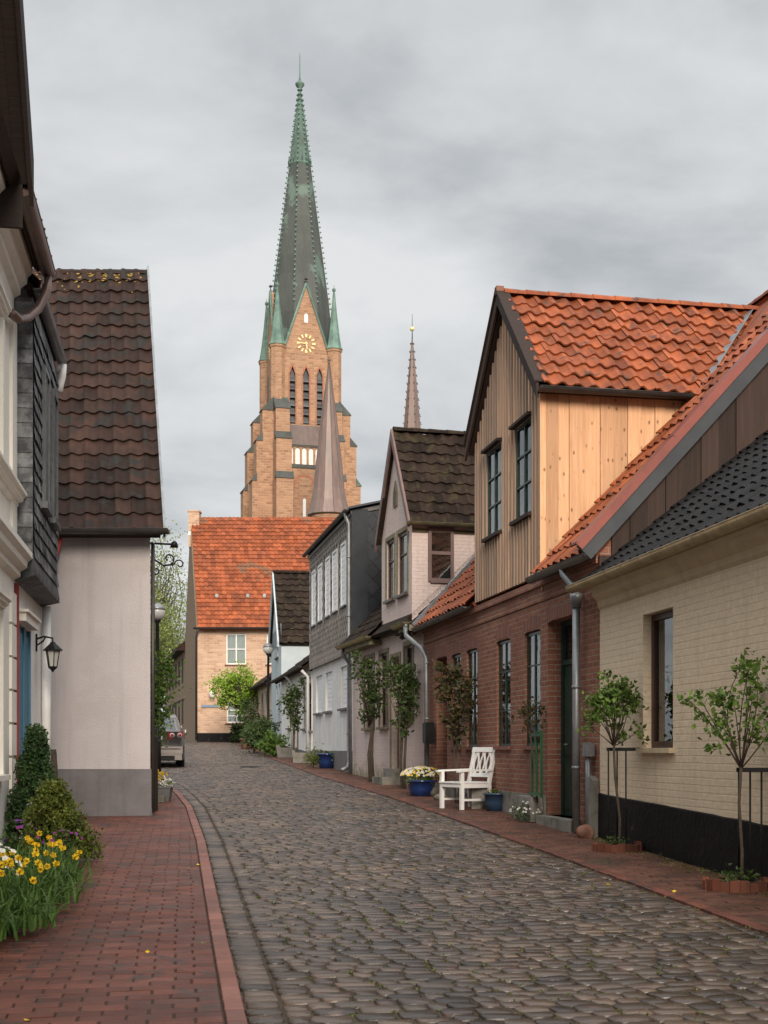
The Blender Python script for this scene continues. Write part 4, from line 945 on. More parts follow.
simple_gabled(F, 10.2, 4.75, .7, 7, m_beige, m_browntile, [(-2.3, -1.5, 2.9, 4.2, .12), (-4.2, -3.4, 2.9, 4.2, .12), (-8.4, -7.5, 2.9, 4.2, .12)], m_greyplinth, doors=[(-6.4, -5.5, 2.0, 4.1, .12)])

# ------------------------------------------------------------------ far mottled brick house with orange roof
e_ = empty('far_brick_house', (-9.64, 67, gzf(67)), 0, 'big mottled brick house with tall orange tiled roof closing the street', 'house')
class FW(Frame):
    def __init__(s, e, X, Y): s.e = e; s.O = (X, Y); s.z0 = gzf(Y); s.ex = (1, 0); s.ey = (0, 1)
F = FW(e_, -9.64, 67.0)
EV = 8.0; RZ = 14.25; FL_ = 16.0; DP = 11.0; SK = -.21
def sk(x, y): return x + SK * y
w0 = (F.x(226), F.x(246.2), F.z(0, 664.5), F.z(0, 633.5), .15); w1 = (F.x(266.5), F.x(286), F.z(0, 664.5), F.z(0, 633.5), .15)
w2 = (F.x(226.5), F.x(247), F.z(0, 723), F.z(0, 701), .15)
ops_ = [w0, w1, w2, (w1[0] + 2.6, w1[1] + 2.6, w0[2], w0[3], .15)]
mb = MB(); wall(mb, 0, FL_, 1.7, EV, 0, 10, ops_, back=False)
mb.add([(FL_, 0, 1.7), (FL_ + SK * DP, DP, 1.7), (FL_ + SK * DP, DP, EV), (FL_ + SK * DP / 2, DP / 2, RZ - .2), (FL_, 0, EV)], [(0, 1, 2, 3, 4)], .5)
F.build(mb, 'wall', m_farbrick)
mb = MB(); mb.add([(0, 0, 1.7), (SK * DP, DP, 1.7), (SK * DP, DP, EV), (SK * DP / 2, DP / 2, RZ + .12), (0, 0, EV)], [(4, 3, 2, 1, 0)], .5)
mb.quad((SK * DP, DP, 1.7), (SK * DP + FL_, DP, 1.7), (SK * DP + FL_, DP, EV), (SK * DP, DP, EV), .5)
mb.add([(-.02, -.03, EV - .1), (SK * DP / 2 - .02, DP / 2, RZ + .2), (SK * DP / 2 + .32, DP / 2, RZ + .2), (.32, -.03, EV - .1), (-.02, 0.1, EV - .2), (SK * DP / 2 - .02, DP / 2 + .1, RZ)], [(0, 3, 2, 1), (0, 1, 5, 4)], .5)
F.build(mb, 'gable_wall', m_farbrick2)
for o_ in ops_:
    window(F, *o_[:4], .09, m_whitepaint if True else None, 2, (.5,) if o_ is not w2 else (.3, .6), fw=.07, bw=.05, sill=m_terra, curtain='full' if o_ is not w2 else 'sides')
mb = MB()
for (px_, r_) in ((207, .5),): pass
mb.box(.0, FL_, -.035, .001, 1.7, F.z(0, 733) + .0); F.build(mb, 'plinth', m_blackbase)
V3 = Vector((SK * (DP / 2 + .3), DP / 2 + .3, RZ - EV + .45)); S = V3.length; V3.normalize()
mb = MB(); tiles(mb, (.1, -.3, EV - .15), (1, 0, 0), tuple(V3), FL_ - .1, S, .23, .32, .06, 5, .05, .008, kind='x'); r_ = F.build(mb, 'roof', m_fartile)
mb = MB(); slab(mb, (.1, -.28, EV - .17), (1, 0, 0), tuple(V3), FL_ - .1, S, .12); V4 = Vector((-SK * (DP / 2 + .3), -DP / 2 - .3, RZ - EV + .45)).normalized(); slab(mb, (SK * DP + .1, DP + .3, EV - .17), (1, 0, 0), tuple(V4), FL_, S, .12); F.build(mb, 'roof_deck', m_fartile, r_)
mb = MB(); ridge(mb, (SK * DP / 2 + .2, DP / 2, RZ + .2), (SK * DP / 2 + FL_, DP / 2, RZ + .2), .16, .45); F.build(mb, 'ridge_tiles', m_fartile, r_)
for px_ in (214, 245.5, 262.5):
    x_ = F.x(px_); mb = MB(); t_ = .245; mb.box(x_ - .08, x_ + .08, 1.1, 1.45, EV + 1.6, EV + 1.78); F.build(mb, 'roof_vent', m_zinc, r_)
mb = MB(); mb.box(-1.2, -.6, 5.0, 5.7, RZ - 1.4, RZ + .55); mb.box(-1.25, -.55, 4.95, 5.75, RZ + .55, RZ + .63); ch = F.build(mb, 'chimney', m_farbrick)
mb = MB(); mb.box(-1.22, -.58, 4.98, 5.72, RZ - .75, RZ - .55); F.build(mb, 'flashing', m_whitepaint, ch)
mb = MB(); gutter(mb, (-.1, -.42, EV - .12), (FL_, -.42, EV - .12), .1); F.build(mb, 'gutter', m_darkmetal)
mb = MB(); mb.tube([(.1, -.42, EV - .2), (-.02, -.1, EV - .6), (-.02, -.1, 2.1)], .06, 8); F.build(mb, 'downpipe', m_darkmetal)
mb = MB(); xs_ = F.x(210); mb.box(xs_ - .45, xs_ + .45, -.05, -.01, F.z(0, 707.3), F.z(0, 705)); F.build(mb, 'street_sign', M('sign_blue', (.22, .30, .42), bs=0))
mb = MB(); x_ = F.x(213); mb.tube([(x_, 0, F.z(0, 690)), (x_, -.25, F.z(0, 689))], .03, 6); mb.lathe([(.02, -.28), (.14, -.2), (.17, 0), (.12, .15), (.02, .2)], (x_, -.3, F.z(0, 695) + .1), 10); F.build(mb, 'wall_lamp', m_whitepaint)
# side wing seen to the left of it
F = Frame(-11.95, 78, -.235, 'L', 'brown_brick_wing', 'long low brown brick building behind the mottled brick house', 'house')
F.ey = (1 / math.hypot(.235, 1), .235 / math.hypot(.235, 1)); 
e0 = F.e; e0.rotation_euler = (0, 0, math.atan2(F.ex[1], F.ex[0]))
mb = MB(); mb.box(0, 18, -8, .0, 1.8, 7.6); F.build(mb, 'wall', m_farbrick2)
mb = MB()
for k in range(6): 
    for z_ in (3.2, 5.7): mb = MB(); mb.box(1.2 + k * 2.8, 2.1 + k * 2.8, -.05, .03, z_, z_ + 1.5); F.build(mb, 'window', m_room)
mb = MB(); mb.box(-.01, 18.1, .0, .05, 4.7, 4.85); F.build(mb, 'string_course', m_farbrick2)
mb = MB(); mb.prism([(.5, 7.55), (.5, 7.75), (-4, 11.2), (-8.5, 7.75), (-8.5, 7.55)], 'x', -.3, 18.3); F.build(mb, 'roof', m_browntile)

# ------------------------------------------------------------------ cathedral
th = R(15.7); TX, TY = -17.55, 212.0
ch = empty('cathedral', (TX, TY, gzf(TY)), th, 'brick cathedral with tall green-black spire, clock face and corner pinnacles', 'church')
class FT(Frame):
    def __init__(s): s.e = ch; s.O = (TX, TY); s.z0 = gzf(TY); s.ex = (math.cos(th), math.sin(th)); s.ey = (-math.sin(th), math.cos(th))
T = FT(); W = 9.9
cz = lambda py: 1.6 + (750 - py) / FPX * 213
Ztop = cz(349)
def lancet(x0, x1, z0, z1, n=7):
    """pointed arch outline"""
    w_ = (x1 - x0) / 2; xm = (x0 + x1) / 2; h = w_ * 1.5; pts = [(x0, z0), (x1, z0)]
    for i in range(n + 1): t = i / n; pts.append((x1 - w_ * (1 - math.cos(t * PI / 2)) if False else xm + w_ * math.cos(t * PI / 2) ** .8, z1 - h + h * math.sin(t * PI / 2)))
    for i in range(n, -1, -1): t = i / n; pts.append((xm - w_ * math.cos(t * PI / 2) ** .8, z1 - h + h * math.sin(t * PI / 2)))
    return pts
zb0, zb1 = cz(424), cz(367)
lan = [(2.2, 3.15), (4.45, 5.45), (6.75, 7.7)]
mb = MB()
wall(mb, 0, W, 2, Ztop, 0, W, [(a, b, zb0, zb1, .9) for a, b in lan], back=False)
body(mb, 0, W, 0, W, 2, Ztop)
GZ = cz(284)
for s_ in range(4):
    g = [(1.3, Ztop), (W - 1.3, Ztop), (W / 2, GZ)]
    if s_ == 0: mb.prism(g, 'y', -.02, .5)
    if s_ == 1: mb.prism(g, 'x', -.02, .5)
    if s_ == 2: mb.prism(g, 'y', W - .5, W)
    if s_ == 3: mb.prism(g, 'x', W - .5, W)
mb.box(0, W, .0, W, Ztop - .05, Ztop + .3)
# corner turrets, buttresses, porch block
for (cx_, cy_) in ((0.2, .2), (W - .2, .2), (.2, W - .2), (W - .2, W - .2)):
    mb.lathe([(1.22, 2), (1.22, Ztop - .2), (1.38, Ztop), (1.38, Ztop + .35)], (cx_, cy_, 0), 8, False, .5, rot=PI / 8)
caps = []
steps = [(413, 3.0), (444, 4.0), (484, 4.7)]
def butt(cx_, cy_, dx_, dy_):
    zb = 2
    prev = None
    for i, (py, pr) in enumerate(steps):
        ztop = cz(py); zlo = cz(steps[i + 1][0]) if i < 2 else 2; hw = 1.15 + .12 * i
        x0_, x1_ = (cx_ - hw, cx_ + hw) if dx_ == 0 else sorted((cx_, cx_ + dx_ * pr)); y0_, y1_ = (cy_ - hw, cy_ + hw) if dy_ == 0 else sorted((cy_, cy_ + dy_ * pr))
        mb.box(x0_, x1_, y0_, y1_, zlo, ztop)
        rise = (2.3, 1.4, 1.3)[i]; inn = (1.1, steps[0][1] - .05, steps[1][1] - .05)[i]; pr2 = pr + .15
        if dx_ == 0: caps.append(([(cy_ + dy_ * pr2, ztop), (cy_ + dy_ * pr2, ztop + .12), (cy_ + dy_ * inn, ztop + rise), (cy_ + dy_ * inn, ztop)], 'x', x0_ - .12, x1_ + .12))
        else: caps.append(([(cx_ + dx_ * pr2, ztop), (cx_ + dx_ * pr2, ztop + .12), (cx_ + dx_ * inn, ztop + rise), (cx_ + dx_ * inn, ztop)], 'y', y0_ - .12, y1_ + .12))
for cx_, sx_ in ((.6, -1), (W - .6, 1)):
    for cy_, sy_ in ((.6, -1), (W - .6, 1)):
        butt(cx_, cy_, sx_, 0); butt(cx_, cy_, 0, sy_)
T.build(mb, 'tower', m_church)
for c in caps: mb = MB(); mb.prism(*c); T.build(mb, 'buttress_cap', m_copperdk)
mb = MB()                                           # red reveals and louvres of the belfry
for a, b in lan:
    for s_ in (-1, 1):
        mb.box(*( (a - .22, a) if s_ < 0 else (b, b + .22)), -.05, .25, zb0, zb1 - .9)
    mb.prism([(a - .22, zb1 - 1.2), (a, zb1 - 1.2), ((a + b) / 2, zb1 + .1), (b, zb1 - 1.2), (b + .22, zb1 - 1.2), ((a + b) / 2, zb1 + .55)], 'y', -.06, -.02)
T.build(mb, 'belfry_surrounds', m_church2)
for a, b in lan:
    mb = MB(); mb.box(a, b, .55, .6, zb0, zb1)
    for k in range(6): z_ = zb0 + .2 + k * 1.35; mb.add([(a, .0, z_), (b, .0, z_), (b, .5, z_ + .75), (a, .5, z_ + .75), (a, .0, z_ + .12), (b, .0, z_ + .12)], [(0, 1, 2, 3), (0, 4, 5, 1), (4, 3, 2, 5)])
    T.build(mb, 'louvres', m_slate)
mb = MB()
for a, b in lan:
    r_ = (b - a) / 2; xm = (a + b) / 2
    for sg in (-1, 1): mb.prism([(xm + sg * (r_ + .01), zb1 + .02), (xm, zb1 + .02)] + [(xm + sg * r_ * math.sin(t) ** .9, zb1 - 1.3 + 1.25 * math.cos(t)) for t in np.linspace(0, PI / 2, 6)], 'y', -.02, .3)
T.build(mb, 'belfry_arches', m_church2)
# same openings on the left face
for a, b in lan: mb = MB(); mb.prism([(W - p[0], p[1]) for p in lancet(a, b, zb0, zb1 + .2)], 'x', -.06, .02); T.build(mb, 'louvres', m_slate)
# clock
def clock(put, name):
    mb = MB(); zc, rc = cz(343), 1.55
    for k in range(12):
        a = k * PI / 6; r0, r1 = rc * .66, rc; wd = .11 if k % 3 else .15
        ca, sa = math.sin(a), math.cos(a); V = []
        for d_ in (.0, -.08):
            for r_, w_ in ((r0, -wd), (r1, -wd), (r1, wd), (r0, wd)): V.append(put(ca * r_ + sa * w_, zc + sa * r_ - ca * w_, d_))
        mb.add(V, [(0, 1, 2, 3), (7, 6, 5, 4), (0, 4, 5, 1), (1, 5, 6, 2), (2, 6, 7, 3), (3, 7, 4, 0)])
    o = T.build(mb, name, m_gold)
    mb = MB()
    for ang, r_, w_ in ((R(172), .95, .13), (R(270), 1.4, .09)):
        ca, sa = math.sin(ang), math.cos(ang); V = []
        for d_ in (-.1, -.16):
            for rr, ww in ((-.25, -w_), (r_, -w_ * .5), (r_, w_ * .5), (-.25, w_)): V.append(put(ca * rr + sa * ww, zc + sa * rr - ca * ww, d_))
        mb.add(V, [(0, 1, 2, 3), (7, 6, 5, 4), (0, 4, 5, 1), (1, 5, 6, 2), (2, 6, 7, 3), (3, 7, 4, 0)])
    T.build(mb, 'clock_hands', m_gold, o)
clock(lambda x, z, d: (W / 2 + x, -.04 + d, z), 'clock_face')
clock(lambda x, z, d: (-.04 + d, W / 2 - x, z), 'clock_face')
mb = MB(); mb.prism(lancet(W / 2 - .3, W / 2 + .3, cz(322), cz(313)), 'y', -.07, -.03); T.build(mb, 'gable_window', m_blind)
# gable copings
mb = MB()
for sx_ in (-1, 1):
    for f_ in range(2):
        pts = []
        for (u, z) in ((W / 2 + sx_ * (W / 2 - 1.3), Ztop + .1), (W / 2, GZ + .2)): pts.append((u, -.1, z) if f_ == 0 else (-.1, u, z))
        mb.tube(pts, .2, 6, False)
T.build(mb, 'gable_coping', m_verdigris)
# spire: octagon with broaches and crockets
sprb = Ztop - .2; apex = 1.6 + (750 - 82) / FPX * 217.5; c0 = (W / 2, W / 2)
def rad(z): return min(6.15 * (apex - z) / (apex - sprb), 5.2)
mb = MB(); levels = np.linspace(sprb, apex, 15); V = []; Fs = []
for z in levels:
    for k in range(8): a = 2 * PI * k / 8 + PI / 8; V.append((c0[0] + rad(z) * math.cos(a), c0[1] + rad(z) * math.sin(a), z))
for i in range(14):
    for k in range(8): mb.add([V[i * 8 + k], V[i * 8 + (k + 1) % 8], V[(i + 1) * 8 + (k + 1) % 8], V[(i + 1) * 8 + k]], [(0, 1, 2, 3)])
spo = T.build(mb, 'spire', m_copperdk)
mb = MB()
for k in range(8):
    a = 2 * PI * k / 8 + PI / 8; pts = [(c0[0] + rad(z) * math.cos(a), c0[1] + rad(z) * math.sin(a), z) for z in (sprb, apex)]; mb.tube(pts, [.13, .07], 5, False) if k not in (99,) else None
    z = sprb + 8.2
    while z < apex - 1.0:
        r_ = rad(z); c = (c0[0] + (r_ + .18) * math.cos(a), c0[1] + (r_ + .18) * math.sin(a), z)
        mb.lathe([(.05, -.1), (.17, .04), (.11, .18), (.02, .25)], c, 5, False); z += .86
T.build(mb, 'crockets', M('pale_verdigris', (.20, .33, .27), (.12, .2, .16), rough=.7, bs=0, rv=.3), spo)
# greener upper part of spire: pierced gallery ring
mb = MB(); zg = cz(152)
mb.lathe([(rad(zg) + .03, -.25), (rad(zg) + .16, 0), (rad(zg) + .12, .2)], (c0[0], c0[1], zg), 8, False, rot=PI / 8)
mb.lathe([(rad(z_) + .04, z_ - zg) for z_ in np.linspace(zg, apex - .5, 10)], (c0[0], c0[1], zg), 8, False, rot=PI / 8)
for k in range(16): a = 2 * PI * k / 16; mb.tube([(c0[0] + (rad(zg) + .12) * math.cos(a), c0[1] + (rad(zg) + .12) * math.sin(a), zg + .2), (c0[0] + (rad(zg + 1) + .12) * math.cos(a), c0[1] + (rad(zg + 1) + .12) * math.sin(a), zg + 1.2)], .07, 4)
T.build(mb, 'spire_tip', M('stained_verdigris', (.12, .20, .16), (.07, .10, .085), rough=.7, ns=.5, bs=2, bd=.04, rv=.2, stretch=(3, 3, .6)), spo)
mb = MB(); mb.lathe([(.12, -2), (.16, 0), (.75, .75), (.8, 1.0), (.25, 1.5), (.12, 2.0), (.06, 6.2)], (c0[0], c0[1], apex - 1.0), 10); T.build(mb, 'finial', m_verdigris, spo)
for (cx_, cy_) in ((0.2, .2), (W - .2, .2), (.2, W - .2), (W - .2, W - .2)):
    mb = MB(); h_ = 10.3; mb.lathe([(1.5, 0), (1.25, .5), (.95, 2.2), (.5, 6.0), (.16, 9.6), (.3, 9.8), (.3, 10.1), (.05, 10.3), (.03, 10.8)], (cx_, cy_, Ztop + .35), 8, False, rot=PI / 8); T.build(mb, 'pinnacle', m_verdigris)
# small gablets hugging the spire foot
mb = MB()
for k in range(8):
    a = 2 * PI * k / 8 + PI / 4 * .0; 
for s_ in (0, 1):
    u = W / 2
    c = (u, -.02) if s_ == 0 else (-.02, u)
    mb.tube([(c[0], c[1], GZ), (c[0], c[1], GZ + 1.2)], [.12, .06], 6); mb.lathe([(.05, 0), (.35, .2), (.1, .5)], (c[0], c[1], GZ + .7), 6)
T.build(mb, 'gable_finial', m_darkmetal)
# apron roof and arcade under the belfry
z1_, z0_ = cz(425), cz(446)
mb = MB(); mb.prism([(0, z1_), (-1.5, z0_), (-1.5, z0_ - .15), (0, z0_ - .15)], 'x', 1.5, W - 1.5); T.build(mb, 'apron_roof', m_copperbr)
mb = MB(); za, zb_ = cz(466), cz(449); n_ = 6; wd = (W - 3.2) / n_
mb.box(1.5, W - 1.5, -1.35, .0, 2, za)
mb.box(1.5, W - 1.5, -1.35, .0, zb_ + .25, z0_ - .16)
for k in range(n_ + 1): x_ = 1.6 + k * wd; mb.box(x_ - .16, x_ + .16, -1.3, -1.0, za, zb_ + .25)
for k in range(n_):
    x0_, x1_ = 1.6 + k * wd + .16, 1.6 + (k + 1) * wd - .16; r_ = (x1_ - x0_) / 2; xm = (x0_ + x1_) / 2
    for sg in (-1, 1):
        pts = [(xm + sg * r_, zb_ + .3), (xm, zb_ + .3)] + [(xm + sg * r_ * math.sin(t), zb_ - r_ + r_ * math.cos(t)) for t in np.linspace(0, PI / 2, 6)]
        mb.prism(pts, 'y', -1.3, -1.1)
T.build(mb, 'arcade', m_church)
mb = MB(); mb.box(1.6, W - 1.6, -1.08, -1.0, za, zb_ + .2); T.build(mb, 'arcade_backing', m_white)
mb = MB(); mb.box(1.45, W - 1.45, -1.5, -1.3, za - .6, za - .02); mb.box(1.5, W - 1.5, -1.42, -1.34, z0_ - .4, z0_ - .2); T.build(mb, 'cornice_bands', m_copperdk)
mb = MB()
po = lancet(2.3, 6.4, 38, cz(476)); pi = lancet(2.6, 6.1, 38, cz(476) - .45)
mb.prism(po, 'y', -1.42, -1.36); T.build(mb, 'blind_arch', m_church2)
mb = MB(); mb.prism(pi, 'y', -1.46, -1.43); T.build(mb, 'blind_arch_field', m_church)
mb = MB(); mb.prism(lancet(4.1, 4.6, 39, cz(500)), 'y', -1.52, -1.47); T.build(mb, 'low_window', m_blind)
# nave and ridge turret
mb = MB(); mb.box(W, W + 52, -1, W + 3, 2, 26); mb.prism([(-1, 26), (W + 3, 26), (W / 2 + 1, 37.5)], 'x', W, W + 52); T.build(mb, 'nave', m_church)
mb = MB(); mb.prism([(-1.6, 25.6), (W / 2 + 1, 38), (W + 3.6, 25.6), (W + 3.6, 25.9), (W / 2 + 1, 38.4), (-1.6, 25.9)], 'x', W + .1, W + 52); T.build(mb, 'nave_roof', m_copperdk)
X_, Y_ = at(412.2, 0, 222)[:2]; lx = (X_ - TX) * math.cos(th) + (Y_ - TY) * math.sin(th); ly = -(X_ - TX) * math.sin(th) + (Y_ - TY) * math.cos(th)
cq = lambda py: 1.6 + (750 - py) / FPX * 222
mb = MB(); mb.lathe([(1.9, 30), (1.9, cq(470)), (1.65, cq(440)), (1.5, cq(426)), (1.02, cq(396)), (.62, cq(370)), (.3, cq(350)), (.12, cq(340))], (lx, ly, 0), 8, False); rt = T.build(mb, 'ridge_turret', m_copperbr)
mb = MB()
for k in range(8):
    a = 2 * PI * k / 8
    for py in range(344, 428, 8): r_ = np.interp(py, [340, 350, 370, 396, 426], [.12, .3, .62, 1.02, 1.5]); mb.lathe([(.03, -.08), (.10, 0), (.02, .18)], (lx + (r_ + .12) * math.cos(a), ly + (r_ + .12) * math.sin(a), cq(py)), 4, False)
mb.tube([(lx, ly, cq(342)), (lx, ly, cq(314))], [.1, .03], 6); T.build(mb, 'crockets', m_darkmetal, rt)
mb = MB(); mb.lathe([(.05, -.4), (.36, -.2), (.42, 0), (.3, .28), (.05, .4)], (lx, ly, cq(329)), 10); T.build(mb, 'gilded_ball', m_gold, rt)
# stair turret with flared copper cone
X_, Y_ = at(329, 0, 196)[:2]; lx = (X_ - TX) * math.cos(th) + (Y_ - TY) * math.sin(th); ly = -(X_ - TX) * math.sin(th) + (Y_ - TY) * math.cos(th)
cq = lambda py: 1.6 + (750 - py) / FPX * 196
mb = MB(); s6 = 196 / FPX / 2
prof = [(38 * s6, cq(516.5)), (44 * s6, cq(515.5)), (43 * s6, cq(514)), (36 * s6, cq(502)), (31.5 * s6, cq(490)), (27 * s6, cq(466)), (22 * s6, cq(445)), (17 * s6, cq(423)), (10.5 * s6, cq(398)), (5 * s6, cq(378)), (1.5 * s6, cq(364))]
mb.lathe(prof, (lx, ly, 0), 12, False, None); stt = T.build(mb, 'stair_turret_cone', m_copperbr)
mb = MB()
for k in range(12): a = 2 * PI * k / 12; mb.tube([(lx + r_ * math.cos(a), ly + r_ * math.sin(a), z_) for r_, z_ in prof[1:]], .05, 4, False)
mb.tube([(lx, ly, cq(366)), (lx, ly, cq(357))], .16, 6); mb.lathe([(.1, -.2), (.32, 0), (.1, .25)], (lx, ly, cq(360)), 8); T.build(mb, 'standing_seams', m_copperbr, stt)
mb = MB(); mb.lathe([(35 * s6, 2), (35 * s6, cq(519)), (38 * s6, cq(517))], (lx, ly, 0), 24, True, .5)
mb.box(lx - 6, lx + 14, ly + 1, -4, 2, 31); T.build(mb, 'stair_turret', m_church)
mb = MB(); mb.prism([(ly + .4, 31), (-3.5, 31), ((ly - 3) / 2, 36)], 'x', lx - 6.5, lx + 14.5); T.build(mb, 'porch_roof', m_copperdk)

# ------------------------------------------------------------------ left: grey rendered house
GS = -.24
F = Frame(-3.56, 19.8, 0, 'L', 'grey_house', 'plain grey rendered house end with tall dark brown tiled roof', 'house')
# local frame of this house: x to the right of the picture, y away from the camera
F.ex = (1, 0); F.ey = (0, 1); F.e.rotation_euler = (0, 0, 0)
e0 = 4.86; run = 3.9; rz = 1.6 + (750 - 277) / FPX * (19.8 + run - .1)
XLt = -6.5; DG = 8.0
def gk(y): return GS * y
mb = MB()
mb.quad((XLt, 0, .2), (0, 0, .2), (0, 0, e0), (XLt, 0, e0), .5)
mb.add([(0, 0, .2), (gk(DG), DG, .2), (gk(DG), DG, e0), (gk(run), run, rz - .15), (0, 0, e0)], [(0, 1, 2, 3, 4)], .5)
mb.add([(XLt, 0, .2), (XLt + gk(DG), DG, .2), (XLt + gk(DG), DG, e0), (XLt + gk(run), run, rz - .15), (XLt, 0, e0)], [(4, 3, 2, 1, 0)], .5)
mb.quad((XLt + gk(DG), DG, .2), (gk(DG), DG, .2), (gk(DG), DG, e0), (XLt + gk(DG), DG, e0), .5)
F.build(mb, 'wall', m_greywall)
mb = MB(); zp = F.z(0, 769); mb.add([(XLt, -.012, .2), (.02, -.012, .2), (.02, -.012, zp), (XLt, -.012, zp), (.02 - .235, 1.0, .2), (.02 - .235, 1.0, zp), (XLt, 0, zp), (0, 0, zp)], [(0, 1, 2, 3), (1, 4, 5, 2), (3, 2, 7, 6)], .5)
mb.add([(-.08, -.012, .2), (.09, -.10, .2), (.02, -.012, .75), (.02, .2, .2)], [(0, 1, 2), (1, 3, 2)], .5)
F.build(mb, 'plinth', m_greybase)
V5 = Vector((gk(run + .35), run + .35, rz - e0 + .12)); S = V5.length; V5.normalize()
mb = MB(); tiles(mb, (XLt, -.35, e0 + .03), (1, 0, 0), tuple(V5), -XLt + .26, S, .235, .345, .042, 9, .035, .008); r_ = F.build(mb, 'roof', m_browntile)
mb = MB(); slab(mb, (XLt, -.33, e0 - .01), (1, 0, 0), tuple(V5), -XLt + .2, S, .1); V6 = Vector((-gk(run + .35), -(run + .35), rz - e0 + .12)).normalized(); slab(mb, (XLt + gk(DG), DG + .3, e0 - .01), (1, 0, 0), tuple(V6), -XLt - .15, S, .1); F.build(mb, 'roof_deck', m_browntile, r_)
mb = MB(); ridge(mb, (XLt + gk(run), run, rz + .08), (.19 + gk(run), run, rz + .08), .12, .4); F.build(mb, 'ridge_tiles', m_browntile, r_)
mb = MB()                                            # lichen crusts lying on the top course
for k in range(170):
    u = random.uniform(-2.3, .15) if random.random() < .45 else random.uniform(-1.0, .17); s_ = S - abs(random.gauss(0, .22)) - .08
    p = Vector((u, -.35, e0 + .03)) + V5 * s_; nrm = Vector((1, 0, 0)).cross(V5).normalized(); r0 = random.uniform(.008, .03); q = p + nrm * .035
    side = V5; V = [tuple(q + Vector((1, 0, 0)) * math.cos(t) * r0 * random.uniform(.7, 1.5) + side * math.sin(t) * r0 * random.uniform(.6, 1.2)) for t in np.linspace(0, 2 * PI, 8)[:-1]]
    V += [tuple(q + nrm * .012)]; mb.add(V, [(i, (i + 1) % 7, 7) for i in range(7)])
F.build(mb, 'lichen', m_lichen, r_)
mb = MB(); p0_ = Vector((.26, -.36, e0 - .02)); p1_ = p0_ + V5 * (S + .03)
for a_, b_ in ((p0_, p1_),):
    V = [tuple(a_ + Vector((0, 0, -.12))), tuple(b_ + Vector((0, 0, -.12))), tuple(b_ + Vector((0, 0, .12))), tuple(a_ + Vector((0, 0, .12)))]; V += [(v[0] + .035, v[1], v[2]) for v in V]
    mb.add(V, [(0, 1, 2, 3), (7, 6, 5, 4), (0, 4, 5, 1), (1, 5, 6, 2), (2, 6, 7, 3), (3, 7, 4, 0)], .5)
F.build(mb, 'verge_trim', m_zinc, r_)
mb = MB(); gutter(mb, (XLt, -.43, e0 + .03), (.34, -.43, e0 + .03), .075); mb.box(XLt, .24, -.36, -.33, e0 - .04, e0 + .05); F.build(mb, 'gutter', m_darkmetal)
mb = MB(); mb.tube([(.035, .03, e0 - .1), (.035, .03, F.g(0) + .05)], .03, 8); F.build(mb, 'downpipe', m_darkmetal)
# ------------------------------------------------------------------ left: slate-jettied house with blue shutter
SL_ = -.153
F = Frame(-1.893 - .153 * 14.4, 14.4, SL_, 'L', 'slate_jetty_house', 'white house with weathered slate upper storey and blue shutter', 'house')
LJ = 2.72; JB = 3.58; JT = 6.62
sh = (F.x(18.6), F.x(30.5), F.z(F.x(24), 764), F.z(F.x(24), 627), .07)
mb = MB(); wall(mb, 0.0, LJ, -.1, JB + .05, 0, 7, [sh], back=False); body(mb, 0, LJ, 0, 7, -.1, JB + .05); F.build(mb, 'wall', m_white)
mb = MB(); a, b, c, d = sh[:4]; mb.box(a, b, .03, .07, c, d); mb.box(a + .0, a + .05, -.005, .03, c, d); mb.box(b - .05, b, -.005, .03, c, d); mb.box((a + b) / 2 - .04, (a + b) / 2 + .04, -.0, .03, c, d)
for k in range(5): mb.box(a + .06 + k * (b - a - .1) / 5, a + .05 + (k + 1) * (b - a - .1) / 5, .018, .03, c + .08, d - .08)
shu = F.build(mb, 'shutter', m_bluepaint); mb = MB(); mb.box(a - .06, b + .06, -.09, .0, d + .02, d + .12); mb.box(a - .1, b + .1, -.12, .0, d + .12, d + .15); F.build(mb, 'lintel', m_ivory)
mb = MB(); mb.box(a - .06, b + .06, -.08, .0, c - .14, c - .01); F.build(mb, 'sill', m_white)
mb = MB(); mb.box(.0, LJ, -.2, 0.001, JB, JT); mb.box(0, LJ, 0, 7, JB, JT); F.build(mb, 'jetty', m_slateold)
mb = MB()                                             # rows of slates on street face and near end
z = JB + .02; r = 0
while z < JT - .05:
    x = -.1 if r % 2 else 0
    while x < LJ:
        a, b = max(x, 0), min(x + .2, LJ); h = random.uniform(-.01, .01)
        mb.add([(a + .004, -.222 + random.uniform(-.012, 0), z - .03 + h), (b - .004, -.222 + random.uniform(-.012, 0), z - .03 - h), (b - .004, -.203, z + .17), (a + .004, -.203, z + .17)], [(0, 1, 2, 3)]); x += .2
    mb.add([(-.016, -.2, z - .02), (-.003, -.2, z + .17), (-.003, .16, z + .17), (-.016, .16, z - .02)], [(0, 1, 2, 3)])
    z += .165; r += 1
F.build(mb, 'slates', m_slateold)
mb = MB(); mb.prism([(-.2, JB + .22), (-.235, JB + .02), (-.235, JB - .04), (-.0, JB - .1), (.0, JB + .1)], 'x', -.02, LJ + .02); F.build(mb, 'jetty_skirt', m_slateold)
